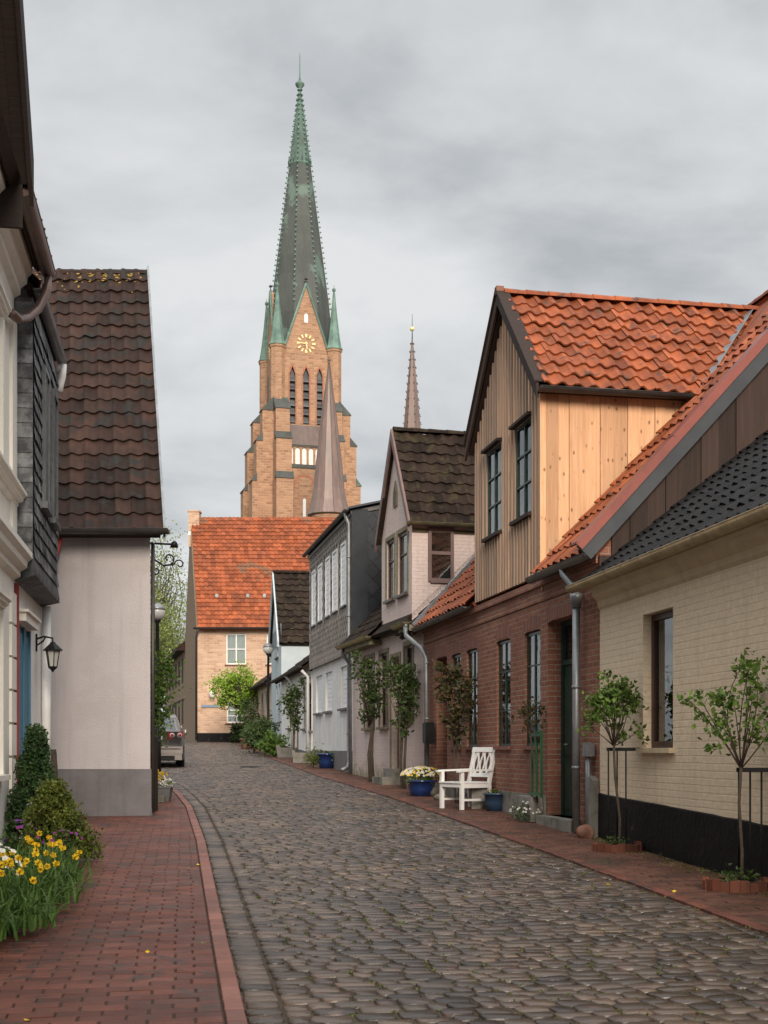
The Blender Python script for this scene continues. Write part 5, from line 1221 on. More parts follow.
for x_ in (.75, 1.75):
    mb = MB(); mb.box(x_, x_ + .06, -.262, -.2, 4.5, 6.1); mb.box(x_ + .5, x_ + .56, -.262, -.2, 4.5, 6.1); mb.box(x_ + .06, x_ + .5, -.262, -.2, 6.04, 6.1); mb.box(x_ + .26, x_ + .3, -.25, -.2, 4.5, 6.04); mb.box(x_ - .05, x_ + .61, -.29, -.2, 4.42, 4.5); w_ = F.build(mb, 'window', m_slate)
    mb = MB(); mb.box(x_ + .05, x_ + .51, -.24, -.236, 4.5, 6.05); F.build(mb, 'pane', m_glass, w_); mb = MB(); mb.box(x_ + .05, x_ + .51, -.23, -.226, 4.5, 6.05); F.build(mb, 'backing', m_room, w_)
mb = MB(); sy, sz = norm2(1, 1.0); tiles(mb, (-.05, -.22, JT + .16), (1, 0, 0), (0, sy, sz), LJ + .12, 5.0, .25, .34, .04, 6, .03, .005); r_ = F.build(mb, 'roof', m_browntile)
mb = MB(); slab(mb, (-.02, -.2, JT + .14), (1, 0, 0), (0, sy, sz), LJ + .06, 5.2, .1); F.build(mb, 'roof_deck', m_browntile, r_)
mb = MB(); gutter(mb, (.02, -.26, JT + .12), (LJ + .03, -.26, JT + .12), .065); F.build(mb, 'gutter', m_zinc)
mb = MB(); mb.tube([(LJ - .02, -.28, JT + .06), (LJ - .0, -.27, JT - .1), (LJ + .02, -.24, JT - .2), (LJ + .02, -.23, JT - .3)], .05, 10); F.build(mb, 'downpipe', m_whitepaint)
mb = MB(); mb.tube([(LJ - .04, -.07, JB - .1), (LJ - .04, -.07, F.g(LJ) + .05)], .06, 12); F.build(mb, 'downpipe', m_whitepaint)
FJ = F
# ------------------------------------------------------------------ left: ivory house with mouldings, nearest
F = Frame(-1.893 - .153 * 14.4, 14.4, SL_, 'L', 'ivory_house', 'ivory stucco house with moulded cornices, nearest on the left', 'house')
LI = -26.0
iw = [(x_, x_ + 1.0, 1.35, 3.0, .12) for x_ in (-2.1, -4.6, -7.1, -9.6)] + [(x_, x_ + 1.0, 4.5, 6.0, .12) for x_ in (-2.1, -4.6, -7.1, -9.6)]
mb = MB(); wall(mb, LI, -.015, -.6, 7.0, 0, 7, iw, back=False); body(mb, LI, -.015, 0, 7, -.6, 7.0); F.build(mb, 'wall', m_ivory)
for o_ in iw: window(F, *o_[:4], .06, m_whitepaint, 2, (.6,), sill=m_ivory, sill_out=.1)
mb = MB()                                             # quoins at the corner
z = .45; k = 0
while z < 3.3: mb.box(-.42, -.02, -.03, .001, z + .012, z + .345); z += .36
mb.box(-.40, -.02, -.035, .001, 3.95, 6.3)
F.build(mb, 'quoins', m_ivory)
def mould(z0, out, h, prof=None): return [(0.001, z0), (-out * .35, z0 + h * .12), (-out * .35, z0 + h * .3), (-out * .7, z0 + h * .45), (-out * .75, z0 + h * .65), (-out, z0 + h * .8), (-out, z0 + h), (0.001, z0 + h * 1.1)]
mb = MB(); mb.prism(mould(3.48, .2, .3), 'x', LI, .03); mb.prism(mould(4.28, .14, .16), 'x', LI, .02); F.build(mb, 'string_course', m_ivory)
mb = MB(); mb.prism(mould(6.6, .2, .36), 'x', LI, -.01)
F.build(mb, 'cornice', m_ivory)
for o_ in iw: mb = MB(); mb.prism(mould(o_[3] + .04, .1, .12), 'x', o_[0] - .12, o_[1] + .12); mb.box(o_[0] - .12, o_[0] - .01, -.03, .001, o_[2], o_[3] + .04); mb.box(o_[1] + .01, o_[1] + .12, -.03, .001, o_[2], o_[3] + .04); F.build(mb, 'window_surround', m_ivory)
mb = MB(); mb.box(-.022, -.010, -.055, .0, .3, 3.45); F.build(mb, 'red_stripe', M('red_stripe_paint', (.26, .05, .05), bs=0))
mb = MB(); sy, sz = norm2(1, 1.0); tiles(mb, (-2.2, -.36, 7.0), (1, 0, 0), (0, sy, sz), 2.2, 5.0, .25, .34, .04, 6, .03, .005); r_ = F.build(mb, 'roof', m_browntile)
mb = MB(); slab(mb, (LI, -.34, 6.99), (1, 0, 0), (0, sy, sz), -LI, 5.2, .12); F.build(mb, 'roof_deck', m_darkwood, r_)
mb = MB(); gutter(mb, (-2.15, -.36, 6.93), (.02, -.36, 6.93), .08); F.build(mb, 'gutter', m_browngutter)
mb = MB(); mb.tube([(-.02, -.36, 6.86), (-.03, -.35, 6.68), (-.12, -.27, 6.46), (-.3, -.18, 6.3), (-.55, -.11, 6.2), (-.9, -.09, 6.14)], .05, 12); F.build(mb, 'downpipe', m_browngutter)
# projecting gable roof, dark boards from below
V = []; xa, xb = -2.22, -6.0; ya, yb = -.41, .3
za, zb_ = 6.95, 11.7
mb = MB()
for y_, nm in ((ya, 0),):
    mb.add([(xa, ya, za), (xb, ya, zb_), (xb, yb, zb_), (xa, yb, za), (xa, ya, za + .14), (xb, ya, zb_ + .14), (xb, yb, zb_ + .14), (xa, yb, za + .14)], [(3, 2, 1, 0), (4, 5, 6, 7), (0, 1, 5, 4), (1, 2, 6, 5), (2, 3, 7, 6), (3, 0, 4, 7)], .5)
mb.add([(xa, ya - .05, za - .22), (xb, ya - .05, zb_ - .22), (xb, ya - .01, zb_ - .22), (xa, ya - .01, za - .22), (xa, ya - .05, za + .22), (xb, ya - .05, zb_ + .22), (xb, ya - .01, zb_ + .22), (xa, ya - .01, za + .22)], [(3, 2, 1, 0), (4, 5, 6, 7), (0, 1, 5, 4), (1, 2, 6, 5), (2, 3, 7, 6), (3, 0, 4, 7)], .6)
for k in range(9): y_ = ya + .02 + k * .11; mb.add([(xa, y_, za - .015), (xb, y_, zb_ - .015), (xb, y_ + .1, zb_ - .015), (xa, y_ + .1, za - .015)], [(3, 2, 1, 0)])
mb.box(xa - .0, xa + .05, ya + .06, yb, za - .42, za + .05)
F.build(mb, 'gable_overhang', m_soffit, r_)
FI = F
print('STRUCTURE DONE')

# ================================================================== plants and small things
def leafset(mb, P, size, rnd=None, flat=.5, sv=.35, out=None):
    """a small bent leaf (two triangles pairs) at every point"""
    P = np.asarray(P, float); n = len(P)
    if n == 0: return
    a = rng.normal(size=(n, 3)); a[:, 2] *= (1 - flat)
    if out is not None: a += out * .8
    a /= np.linalg.norm(a, axis=1)[:, None] + 1e-9
    b = rng.normal(size=(n, 3)); b -= (b * a).sum(1)[:, None] * a; b /= np.linalg.norm(b, axis=1)[:, None] + 1e-9
    c = np.cross(a, b)
    s_ = size * (1 + rng.uniform(-sv, sv, n))[:, None]
    v = np.stack([P, P + a * s_ * .45 + b * s_ * .32 + c * s_ * .10, P + a * s_, P + a * s_ * .45 - b * s_ * .32 + c * s_ * .10], 1)
    r_ = rng.uniform(0, 1, n) if rnd is None else rnd
    base = mb.n; mb.v.append(v.reshape(-1, 3)); mb.n += 4 * n
    idx = base + np.arange(n)[:, None] * 4
    mb.f += [tuple(q) for q in (idx + np.array([0, 1, 2])).tolist()] + [tuple(q) for q in (idx + np.array([0, 2, 3])).tolist()]
    mb.r += r_.tolist() * 2; mb.sm += [False] * (2 * n)
def clumps(c, r, nc, nl, spread, shell=.5):
    d = rng.normal(size=(nc, 3)); d /= np.linalg.norm(d, axis=1)[:, None]
    q = np.array(c) + d * np.array(r) * rng.uniform(shell, 1, nc)[:, None]
    return (q[:, None] + rng.normal(size=(nc, nl, 3)) * spread * rng.uniform(.5, 1.3, (nc, 1, 1))).reshape(-1, 3), q
def branchy(mb, root, tips, r0, bend=.15, r1=.003, n=5, seg=5):
    for t in tips:
        root_, t_ = np.array(root, float), np.array(t, float); L = np.linalg.norm(t_ - root_)
        mid = (root_ + t_) / 2 + rng.normal(size=3) * L * bend; pts = []
        for i in range(seg + 1):
            u = i / seg; pts.append((1 - u) ** 2 * root_ + 2 * u * (1 - u) * mid + u * u * t_)
        mb.tube(pts, list(np.linspace(r0, r1, seg + 1)), n, True)
def G(X, Y): return (X, Y, gzf(Y))

def standard_rose(name, X, Y, label, h=1.35, cr=(.42, .42, .42), leaf=m_rose, nl=260, lsize=.075, open_=True, trunk_r=.016, crown_z=None, group='rose trees trained along the house fronts', lean=0.0, tips=16, cat='rose tree', w_ax=None):
    z0 = gzf(Y); o = empty(name, (X, Y, z0), 0, label, cat, group)
    tk = MB(); pts = [(0, 0, -.03), (.01, .0, h * .3), (-.015 + lean * .5, .01, h * .7), (lean, 0, h)]
    tk.tube(pts, [trunk_r * 1.3, trunk_r, trunk_r * .9, trunk_r], 7); tko = tk.build('trunk', m_bark, o)
    cz_ = h + cr[2] * (.95 if open_ else .6) if crown_z is None else crown_z
    P, Q = clumps((lean, 0, cz_), cr, tips * 2, nl // (tips * 2) + 1, .055, .5)
    P = P[P[:, 2] > h * .72]
    bm_ = MB(); tp = Q[Q[:, 2] > h + .02][:tips]
    branchy(bm_, (lean, 0, h - .02), tp, trunk_r * .55, .10, .003)
    bm_.build('branches', m_twig, o)
    lf = MB(); leafset(lf, P, lsize, flat=.2); lf.build('crown', leaf, o); return o

# --- two standard roses with black iron supports beside the cream house
def rack(X, Y, label, wd=.32, h=1.2, ang=0.0, mat=m_black, nb=3, cat='plant support', rungs=0):
    o = empty('plant_support', (X, Y, gzf(Y)), ang, label, cat, 'plant supports by the house fronts')
    for k in range(nb):
        u = k / (nb - 1); mb = MB(); mb.tube([(-wd / 2 + wd * u, 0, -.05), (-wd / 2 + wd * u, 0, h)], .010, 6); mb.build('rod', mat, o)
    mb = MB(); mb.box(-wd / 2 - .02, wd / 2 + .16, -.018, .018, h - .012, h + .028); mb.build('top_bar', mat, o)
    for k in range(rungs): mb = MB(); z = h * (k + .12) / (rungs); mb.box(-wd / 2 - .02, wd / 2 + .02, -.012, .012, z, z + .03); mb.build('rung', mat, o)
    return o
FCm = Frame(2.72, 16.4, -.165, 'R')
def near_cream(px, off): x = FCm.x(px, -off); return FCm.W(x, -off)
X1, Y1 = near_cream(619, .28); X2, Y2 = near_cream(741, .30)
standard_rose('rose_tree', X1, Y1, 'leafy standard rose by the downpipe at the far end of the cream wall', h=1.22, cr=(.36, .28, .42), nl=1150, lsize=.062, lean=-.06, tips=18)
standard_rose('rose_tree', X2, Y2, 'open vase-shaped standard rose at the right end of the cream wall', h=1.10, cr=(.50, .26, .44), nl=640, lsize=.062, tips=15, lean=.0, crown_z=1.66, trunk_r=.015)
rack(X1 + .0, Y1 + .12, 'thin black rod support behind the rose tree near the downpipe', .20, 1.15, R(-6))
rack(X2 + .11, Y2 + .10, 'thin black rod support behind the rose tree at the right edge', .20, 1.06, R(-6), nb=3)
def brick_ring(X, Y, label, r=.22):
    o = empty('brick_edging', (X, Y, gzf(Y)), 0, label, 'brick edging', 'brick rings round the rose trees')
    n = 13
    for k in range(n):
        a = PI + PI * 1.12 * (k - .5) / (n - 1); mb = MB(); c, s = math.cos(a), math.sin(a); cx_, cy_ = c * r * 1.25, s * r * .9
        t = random.uniform(-.1, .1) + a + PI / 2; w_, d_, h_ = .042, .03, .09 + random.uniform(-.02, .02); u = (math.cos(t), math.sin(t)); v = (-u[1], u[0])
        V = [(cx_ + u[0] * i * w_ + v[0] * j * d_, cy_ + u[1] * i * w_ + v[1] * j * d_, z + gzf(Y + cy_) - gzf(Y)) for z in (-.04, h_) for i, j in ((-1, -1), (1, -1), (1, 1), (-1, 1))]
        mb.add(V, [(3, 2, 1, 0), (4, 5, 6, 7), (0, 1, 5, 4), (1, 2, 6, 5), (2, 3, 7, 6), (3, 0, 4, 7)]); mb.build('brick', m_brickedge, o)
    mb = MB(); mb.lathe([(r * .95, -.02), (r * .9, .05), (r * .5, .075)], (0, 0, 0), 14); mb.build('soil', m_soil, o)
    lf = MB(); P, _ = clumps((0, -.02, .10), (r * .9, r * .7, .06), 14, 9, .035); leafset(lf, P, .05); lf.build('ground_plants', m_rosedk, o)
    return o
brick_ring(X1 - .02, Y1, 'ring of upright red bricks round the foot of the rose by the downpipe', .20)
brick_ring(X2 - .04, Y2, 'ring of upright red bricks round the foot of the rose at the right edge', .22)
# scattered moss strip at the foot of the cream wall
mb = MB(); V = []
for i in range(1500):
    x = random.uniform(.1, 7); y = -abs(random.gauss(0, .16)) - .02; X_, Y_ = FCm.W(x, y); V.append((X_, Y_, gzf(Y_) + random.uniform(0, .015)))
leafset(mb, V, .022, flat=.6); tag(mb.build('moss', m_yew), 'low moss and weeds along the foot of the cream wall', 'moss', kind='stuff')

# --- climbing roses by brick and pink house
def climber(X, Y, label, h, crown, cr, leaf, nl, ls, tr=.02, trunks=2):
    z0 = gzf(Y); o = empty('climbing_rose', (X, Y, z0), 0, label, 'climbing rose', 'climbing roses on the right-hand house fronts')
    tk = MB()
    for k in range(trunks):
        a = random.uniform(-.05, .05); tk.tube([(a, 0, -.03), (a + random.uniform(-.05, .05), .02, h * .35), (random.uniform(-.05, .05), 0, h * .7), (random.uniform(-.06, .06), 0, h)], [tr, tr * .9, tr * .8, tr * .5], 6)
    tk.build('trunk', m_bark, o)
    P, Q = clumps((0, 0, crown), cr, 40, nl // 46, .075, .3)
    P2, Q2 = clumps((random.uniform(-.1, .1), 0, crown - cr[2] * .9), (cr[0] * .6, cr[1], cr[2] * .7), 12, nl // 60, .06, .3); P3, Q3 = clumps((random.choice([-1, 1]) * cr[0] * .6, 0, crown + cr[2] * .75), (cr[0] * .5, cr[1] * .6, cr[2] * .4), 7, nl // 70, .06, .3); P = np.concatenate([P, P2, P3]); Q = np.concatenate([Q[:14], Q3, Q2]); bm_ = MB(); branchy(bm_, (0, 0, h * .75), Q[:30], .008, .16); bm_.build('branches', m_twig, o)
    lf = MB(); leafset(lf, P, ls, flat=.2); lf.build('crown', leaf, o); return o
def on(Fr, px, off): x = Fr.x(px, -off); return Fr.W(x, -off)
Xa, Ya = on(FB, 456, .3); climber(Xa, Ya, 'bronze-leaved climbing rose against the red brick wall behind the white chair', 1.5, 1.83, (.40, .22, .52), m_rosered, 950, .085)
Xa, Ya = on(FP, 404.5, .3); climber(Xa, Ya, 'dense dark green climbing rose beside the pink house door', 1.6, 2.05, (.44, .25, .62), m_rosedk, 1050, .09, .035)
Xa, Ya = on(FP, 371, .35); climber(Xa, Ya, 'gnarled climbing rose at the far corner of the pink house', 1.75, 2.2, (.46, .25, .62), m_rosedk, 850, .09, .05)
FSW = Frame(-2.27, 40.7, -.18, 'R')
Xa, Ya = on(FSW, 294, .5); climber(Xa, Ya, 'slim climbing rose in front of the low white house', 1.5, 1.9, (.45, .3, .75), m_rosedk, 600, .11, .03)
# green trellis with a small rose at the brick house
Xt, Yt = on(FB, 537, .16)
o = empty('green_trellis', (Xt, Yt, gzf(Yt)), math.atan2(FB.ex[1], FB.ex[0]), 'bright green wooden plant trellis against the red brick wall', 'trellis')
for k in range(3): mb = MB(); mb.box(-.25 + k * .22, -.22 + k * .22, -.015, .015, .38, 1.32); mb.build('upright', m_brgreen, o)
for z in (.40, 1.24): mb = MB(); mb.box(-.29, .26, -.03, -.016, z, z + .045); mb.build('rail', m_brgreen, o)
z0 = gzf(Yt); o = empty('rose_bush', (Xt - .1, Yt + .02, z0), 0, 'small sparse rose growing over the green trellis', 'rose bush')
mb = MB(); mb.tube([(.12, .1, .3), (.10, .05, .7), (.0, 0, 1.3)], [.014, .012, .01], 6); mb.build('trunk', m_bark, o)
P, Q = clumps((-.03, 0, 1.5), (.34, .18, .2), 16, 13, .05); mb = MB(); leafset(mb, P, .06, flat=.2); mb.build('crown', m_rosered, o); mb = MB(); branchy(mb, (0, 0, 1.25), Q[:10], .006); mb.build('branches', m_twig, o)

# --- white wooden chair
def chair(X, Y, ang):
    o = empty('garden_chair', (X, Y, gzf(Y)), ang, 'white painted wooden garden armchair in front of the red brick wall', 'chair')
    W2, Dp = .31, .27     # faces local +x
    legs = []
    for sx_ in (1, -1):
        for sy_ in (1, -1):
            mb = MB(); x, y = sx_ * Dp, sy_ * (W2 - .03)
            if sx_ > 0: mb.box(x - .028, x + .028, y - .028, y + .028, 0, .62)
            else: mb.add([(x - .03 + dx_, y + dy_, z) if False else (x + dx_ + off, y + dy_, z) for z, off in ((0, -.03), (.42, 0), (.98, -.13)) for dx_, dy_ in ((-.026, -.026), (.026, -.026), (.026, .026), (-.026, .026))], [(3, 2, 1, 0), (8, 9, 10, 11)] + [(i + 4 * l, (i + 1) % 4 + 4 * l, (i + 1) % 4 + 4 * l + 4, i + 4 * l + 4) for l in (0, 1) for i in range(4)], .5)
            mb.build('leg', m_whitepaint, o)
    mb = MB(); 
    for k in range(6): y0_ = -W2 + .01 + k * .102; mb.box(-Dp + .02, Dp + .05, y0_, y0_ + .094, .425, .448)
    mb.box(Dp - .02, Dp + .03, -W2 + .03, W2 - .03, .36, .424); mb.box(-Dp, -Dp + .03, -W2 + .05, W2 - .05, .36, .424)
    for sy_ in (1, -1): mb.box(-Dp, Dp, sy_ * (W2 - .03) - .015, sy_ * (W2 - .03) + .015, .35, .422)
    mb.build('seat', m_whitepaint, o)
    for sy_ in (1, -1):
        mb = MB(); y = sy_ * (W2 - .02); mb.prism([(-Dp - .05, .655), (Dp + .03, .64), (Dp + .09, .625), (Dp + .09, .60), (Dp, .612), (-Dp - .05, .625)], 'y', y - .04, y + .04); mb.build('armrest', m_whitepaint, o)
        mb = MB(); mb.box(-Dp, Dp, y - .018, y + .010, .14, .175); mb.build('stretcher', m_whitepaint, o)
    bo = MB(); bx = lambda z: -Dp - .13 * (z - .42) / .56
    def bp(y0_, y1_, z0_, z1_, t=.014):
        V = [(bx(z) + s * t, y, z) for z in (z0_, z1_) for y, s in ((y0_, -1), (y1_, -1), (y1_, 1), (y0_, 1))]; bo.add(V, [(3, 2, 1, 0), (4, 5, 6, 7), (0, 1, 5, 4), (1, 2, 6, 5), (2, 3, 7, 6), (3, 0, 4, 7)], .5)
    bp(-W2 - .02, W2 + .02, .93, 1.01, .02); bp(-W2 + .05, W2 - .05, .52, .585)
    # pierced splats forming pointed loops
    for c in (-.17, 0, .17):
        for s in (-1, 1):
            pts = [(c + s * w_, z) for w_, z in ((.012, .585), (.05, .66), (.062, .74), (.045, .82), (.016, .89), (.03, .93))]
            for (ya_, za_), (yb_, zb2) in zip(pts[:-1], pts[1:]):
                V = [(bx(z) + q, y + d_, z) for (y, z) in ((ya_, za_), (yb_, zb2)) for q, d_ in ((-.01, -.013), (-.01, .013), (.01, .013), (.01, -.013))]
                bo.add(V, [(3, 2, 1, 0), (4, 5, 6, 7), (0, 1, 5, 4), (1, 2, 6, 5), (2, 3, 7, 6), (3, 0, 4, 7)], .5)
    bo.build('backrest', m_whitepaint, o); return o
xc, yc = 1.33, 21.25
chair(xc, yc, R(180 + 32))
# --- pots, planters and flowers
def pot(X, Y, label, r, h, mat, name='flower_pot', top=1.12, square=False, sx=1.0, cat='flower pot', group='flower pots and planters along the house fronts', fill=None, ang=0):
    o = empty(name, (X, Y, gzf(Y)), ang, label, cat, group)
    mb = MB(); n = 4 if square else 20; k = math.sqrt(2) if square else 1
    mb.lathe([(r * .78 * k, 0), (r * .9 * k, h * .45), (r * k, h * .9), (r * top * k * .98, h * .9), (r * top * k * .98, h), (r * .95 * k, h), (r * .92 * k, h * .86)], (0, 0, 0), n, not square, .5, sx=sx, rot=PI / 4 if square else 0)
    mb.build('vessel', mat, o); mb = MB(); mb.lathe([(r * .93 * k, h * .82), (r * .9 * k, h * .88), (.01, h * .93)], (0, 0, 0), n, sx=sx, rot=PI / 4 if square else 0); mb.build('soil', m_soil, o); return o
def flowers(o, c, r, nleaf, leafmat, nfl, petal, ls=.05, fs=.03, eye=None, up=.02):
    if nleaf: lf = MB(); P, _ = clumps(c, r, max(8, nleaf // 14), 14, min(r[0], r[2]) * .28, .3); P[:, 2] = np.maximum(P[:, 2], c[2] - r[2] * .8); leafset(lf, P, ls, flat=.3); lf.build('foliage', leafmat, o)
    if nfl:
        fl = MB(); ce = MB()
        for k in range(nfl):
            a, e_ = random.uniform(0, 2 * PI), math.asin(random.uniform(.0, 1)); q = Vector((c[0] + r[0] * math.cos(a) * math.cos(e_) * 1.05, c[1] + r[1] * math.sin(a) * math.cos(e_) * 1.05, c[2] + r[2] * math.sin(e_) + up)); nn = Vector((math.cos(a) * math.cos(e_), math.sin(a) * math.cos(e_) - .5, math.sin(e_) + .4)).normalized()
            t = nn.orthogonal().normalized(); b = nn.cross(t)
            for j in range(5):
                an = 2 * PI * j / 5; d = t * math.cos(an) + b * math.sin(an); s_ = t * -math.sin(an) + b * math.cos(an)
                fl.add([tuple(q), tuple(q + d * fs * .6 + s_ * fs * .42 + nn * .004), tuple(q + d * fs), tuple(q + d * fs * .6 - s_ * fs * .42 + nn * .004)], [(0, 1, 2, 3)])
            if eye: ce.lathe([(.001, 0), (fs * .3, .002), (.001, .006)], tuple(q + nn * .006), 6)
        fl.build('blossoms', petal, o)
        if eye: ce.build('flower_centres', eye, o)
Xa, Ya = on(FB, 421, .42); Ya -= .3
o = pot(Xa, Ya, 'cobalt blue pot brimming with white and yellow flowers left of the chair', .27, .30, m_bluepot, cat='flower pot'); flowers(o, (0, 0, .36), (.38, .32, .17), 600, m_rose, 190, m_whitepetal, .045, .026, m_yellow); flowers(o, (0, 0, .36), (.38, .32, .18), 0, m_rose, 90, m_yellow, .045, .022)
def gp(px, py): d = 2080 / (py - 711); return ((px - 384) / FPX * d, d)
Xa, Ya = gp(497, 811); o = pot(Xa, Ya, 'squat slate-blue glazed pot with low green cushion plant right of the chair', .21, .29, m_teal); flowers(o, (0, 0, .30), (.22, .22, .05), 500, m_yew, 0, None, .028)
Xa, Ya = gp(327, 768.5); o = pot(Xa, Ya, 'cobalt blue pot between two round green bushes by the grey plinth', .26, .42, m_bluepot); flowers(o, (0, 0, .44), (.2, .2, .08), 100, m_rosedk, 0, None, .06)
for px_, lb, hh in ((313.5, 'round green bush left of the far blue pot', .30), (340, 'round green bush right of the far blue pot', .33)):
    Xa, Ya = gp(px_, 768.5); o = empty('round_bush', (Xa, Ya, gzf(Ya)), 0, lb, 'bush', 'round bushes by the grey plinth'); mb = MB(); mb.tube([(0, 0, 0), (0, 0, .3)], .02, 5); mb.build('stem', m_bark, o); flowers(o, (0, 0, hh), (.25, .25, .27), 520, m_yew, 0, None, .055)
def lowflower(px, py, label, r, petal, nf, leaf=m_rosedk, h=.12, cat='flower clump', eye=None):
    Xa, Ya = gp(px, py); o = empty('flower_clump', (Xa, Ya, gzf(Ya)), 0, label, cat, 'low flower clumps on the pavement edge'); flowers(o, (0, 0, h * .6), (r, r * .6, h), 620, leaf, nf, petal, .035, .019, eye); return o
lowflower(531, 822, 'clump of small white and violet pansies by the doorstep', .30, m_whitepetal, 60, h=.18, eye=m_purple)
lowflower(474, 803, 'small violet flowers behind the white chair legs', .26, m_purple, 30, h=.12)
lowflower(547, 820, 'dark leafy edge of the pansies touching the doorstep', .14, m_purple, 16, h=.16)
# rough boulders and stone trough by the wall
def boulder(X, Y, s, label, rot=0):
    mb = MB(); V = []; Fc = []; n, m_ = 10, 6
    for i in range(m_ + 1):
        ph = PI * i / m_
        for k in range(n): a = 2 * PI * k / n; r_ = 1 + .14 * math.sin(3 * a + i * 1.7) + random.uniform(-.06, .06); V.append((s[0] * r_ * math.sin(ph) * math.cos(a), s[1] * r_ * math.sin(ph) * math.sin(a), s[2] * max(-.5, math.cos(ph)) * (1 + random.uniform(-.05, .05)) + s[2] * .5))
    for i in range(m_):
        for k in range(n): Fc.append((i * n + k, (i + 1) * n + k, (i + 1) * n + (k + 1) % n, i * n + (k + 1) % n))
    mb.add(V, Fc, .5, True); o = mb.build('stone_block', m_stone); o.location = (X, Y, gzf(Y)); o.rotation_euler = (0, 0, rot); return tag(o, label, 'stone', 'loose stones by the house fronts')
Xa, Ya = gp(429, 796); boulder(Xa, Ya, (.25, .16, .14), 'brown rough stone between the blue flower pot and the chair')
Xa, Ya = gp(441, 800); boulder(Xa, Ya, (.13, .11, .08), 'small brown stone just left of the chair leg')
Xs, Ys = on(FB, 528, .12); mb = MB(); mb.box(-.42, .42, -.09, .12, 0, .36); o = mb.build('stone_trough', m_concrete); o.location = (Xs, Ys, gzf(Ys)); o.rotation_euler = (0, 0, math.atan2(FB.ex[1], FB.ex[0])); tag(o, 'mossy concrete trough under the green trellis', 'trough')
Xs, Ys = on(FB, 481, .2); mb = MB(); mb.box(-.16, .16, -.11, .12, 0, .40); o = mb.build('stone_block', m_concrete); o.location = (Xs, Ys, gzf(Ys)); tag(o, 'upright grey stone block behind the white chair', 'stone', 'loose stones by the house fronts')
# terracotta pot lying on its side and utility pipes at the corner
Xa, Ya = gp(584, 838); mb = MB(); mb.lathe([(.02, 0), (.09, .01), (.13, .10), (.175, .23), (.19, .23), (.19, .27), (.17, .27), (.12, .1), (.01, .04)], (0, 0, 0), 20)
o = mb.build('terracotta_pot', m_terra); o.scale = (.62, .62, .62); o.location = (Xa - .06, Ya - .1, gzf(Ya) + .11); o.rotation_euler = (R(-20), R(112), R(35)); tag(o, 'terracotta pot lying on its side at the foot of the downpipe', 'flower pot', 'flower pots and planters along the house fronts')
xq = FB.x(588, -.08); Xq, Yq = FB.W(xq, -.07)
o = empty('utility_pipes', (Xq, Yq, gzf(Yq)), math.atan2(FB.ex[1], FB.ex[0]), 'two grey cable conduits with junction boxes on the brick corner beside the downpipe', 'conduit')
for k in (0, 1): mb = MB(); mb.tube([(-.02 + k * .07 - .04, 0, 0), (-.02 + k * .07 - .04, 0, 1.08)], .024, 8); mb.build('conduit', m_zinc, o); mb = MB(); mb.box(-.10 + k * .105, -.01 + k * .10, -.05, .05, 1.02, 1.2 - .02 * k); mb.build('junction_box', m_zinc, o)
mb = MB(); V = []
pl = [(-.11, 0), (.15, 0), (.17, .45), (.15, .72), (.04, .78), (-.03, .74), (-.11, .8)]; mb.prism(pl, 'y', -.05, .03); o = mb.build('render_patch', m_concrete); o.location = (*FB.W(-.17, -.035), gzf(16.4)); o.rotation_euler = (0, 0, math.atan2(FB.ex[1], FB.ex[0])); tag(o, 'crumbling cement patch at the foot of the brick corner', 'cement patch')
Xb_, Yb_ = on(FP, 430, .16); mb = MB(); mb.box(-.13, .13, -.10, .06, 0, .42); mb.box(-.14, .14, -.12, -.1, .02, .40); o = mb.build('meter_box', m_black); o.location = (Xb_, Yb_, 1.72); o.rotation_euler = (0, 0, math.atan2(FB.ex[1], FB.ex[0])); tag(o, 'black letter box fixed on the wall beside the downpipe', 'letter box')

# house added out of view behind the camera to shade the near paving
F = Frame(9.0, -13.0, 0, 'R', 'added_shade_house', 'added red brick house with tiled roof, out of view behind the viewer, shading the near paving', 'house')
F.ex = (-1, 0); F.ey = (0, -1); F.e.rotation_euler = (0, 0, PI)
rw = [(x_, x_ + 1.0, z_, z_ + 1.5, .12) for x_ in (1.2, 4.2, 7.2, 10.2, 13.2) for z_ in (.9, 3.8)]
mb = MB(); wall(mb, 0, 16, -.6, 6.2, 0, 8, rw, back=False); body(mb, 0, 16, 0, 8, -.6, 6.2)
for x_ in (0, 16): mb.add([(x_, 0, 6.2), (x_, 8, 6.2), (x_, 4, 9.6)], [(0, 1, 2)], .5)
F.build(mb, 'wall', m_redbrick)
for o_ in rw: window(F, *o_[:4], .06, m_whitepaint, 2, (.6,), sill=m_greyplinth)
sy, sz = norm2(4.3, 3.65); mb = MB(); slab(mb, (-.2, -.3, 5.95), (1, 0, 0), (0, sy, sz), 16.4, 5.64, .12); slab(mb, (-.2, 8.3, 5.95), (1, 0, 0), (0, -sy, sz), 16.4, 5.64, .12); F.build(mb, 'roof', m_browntile)
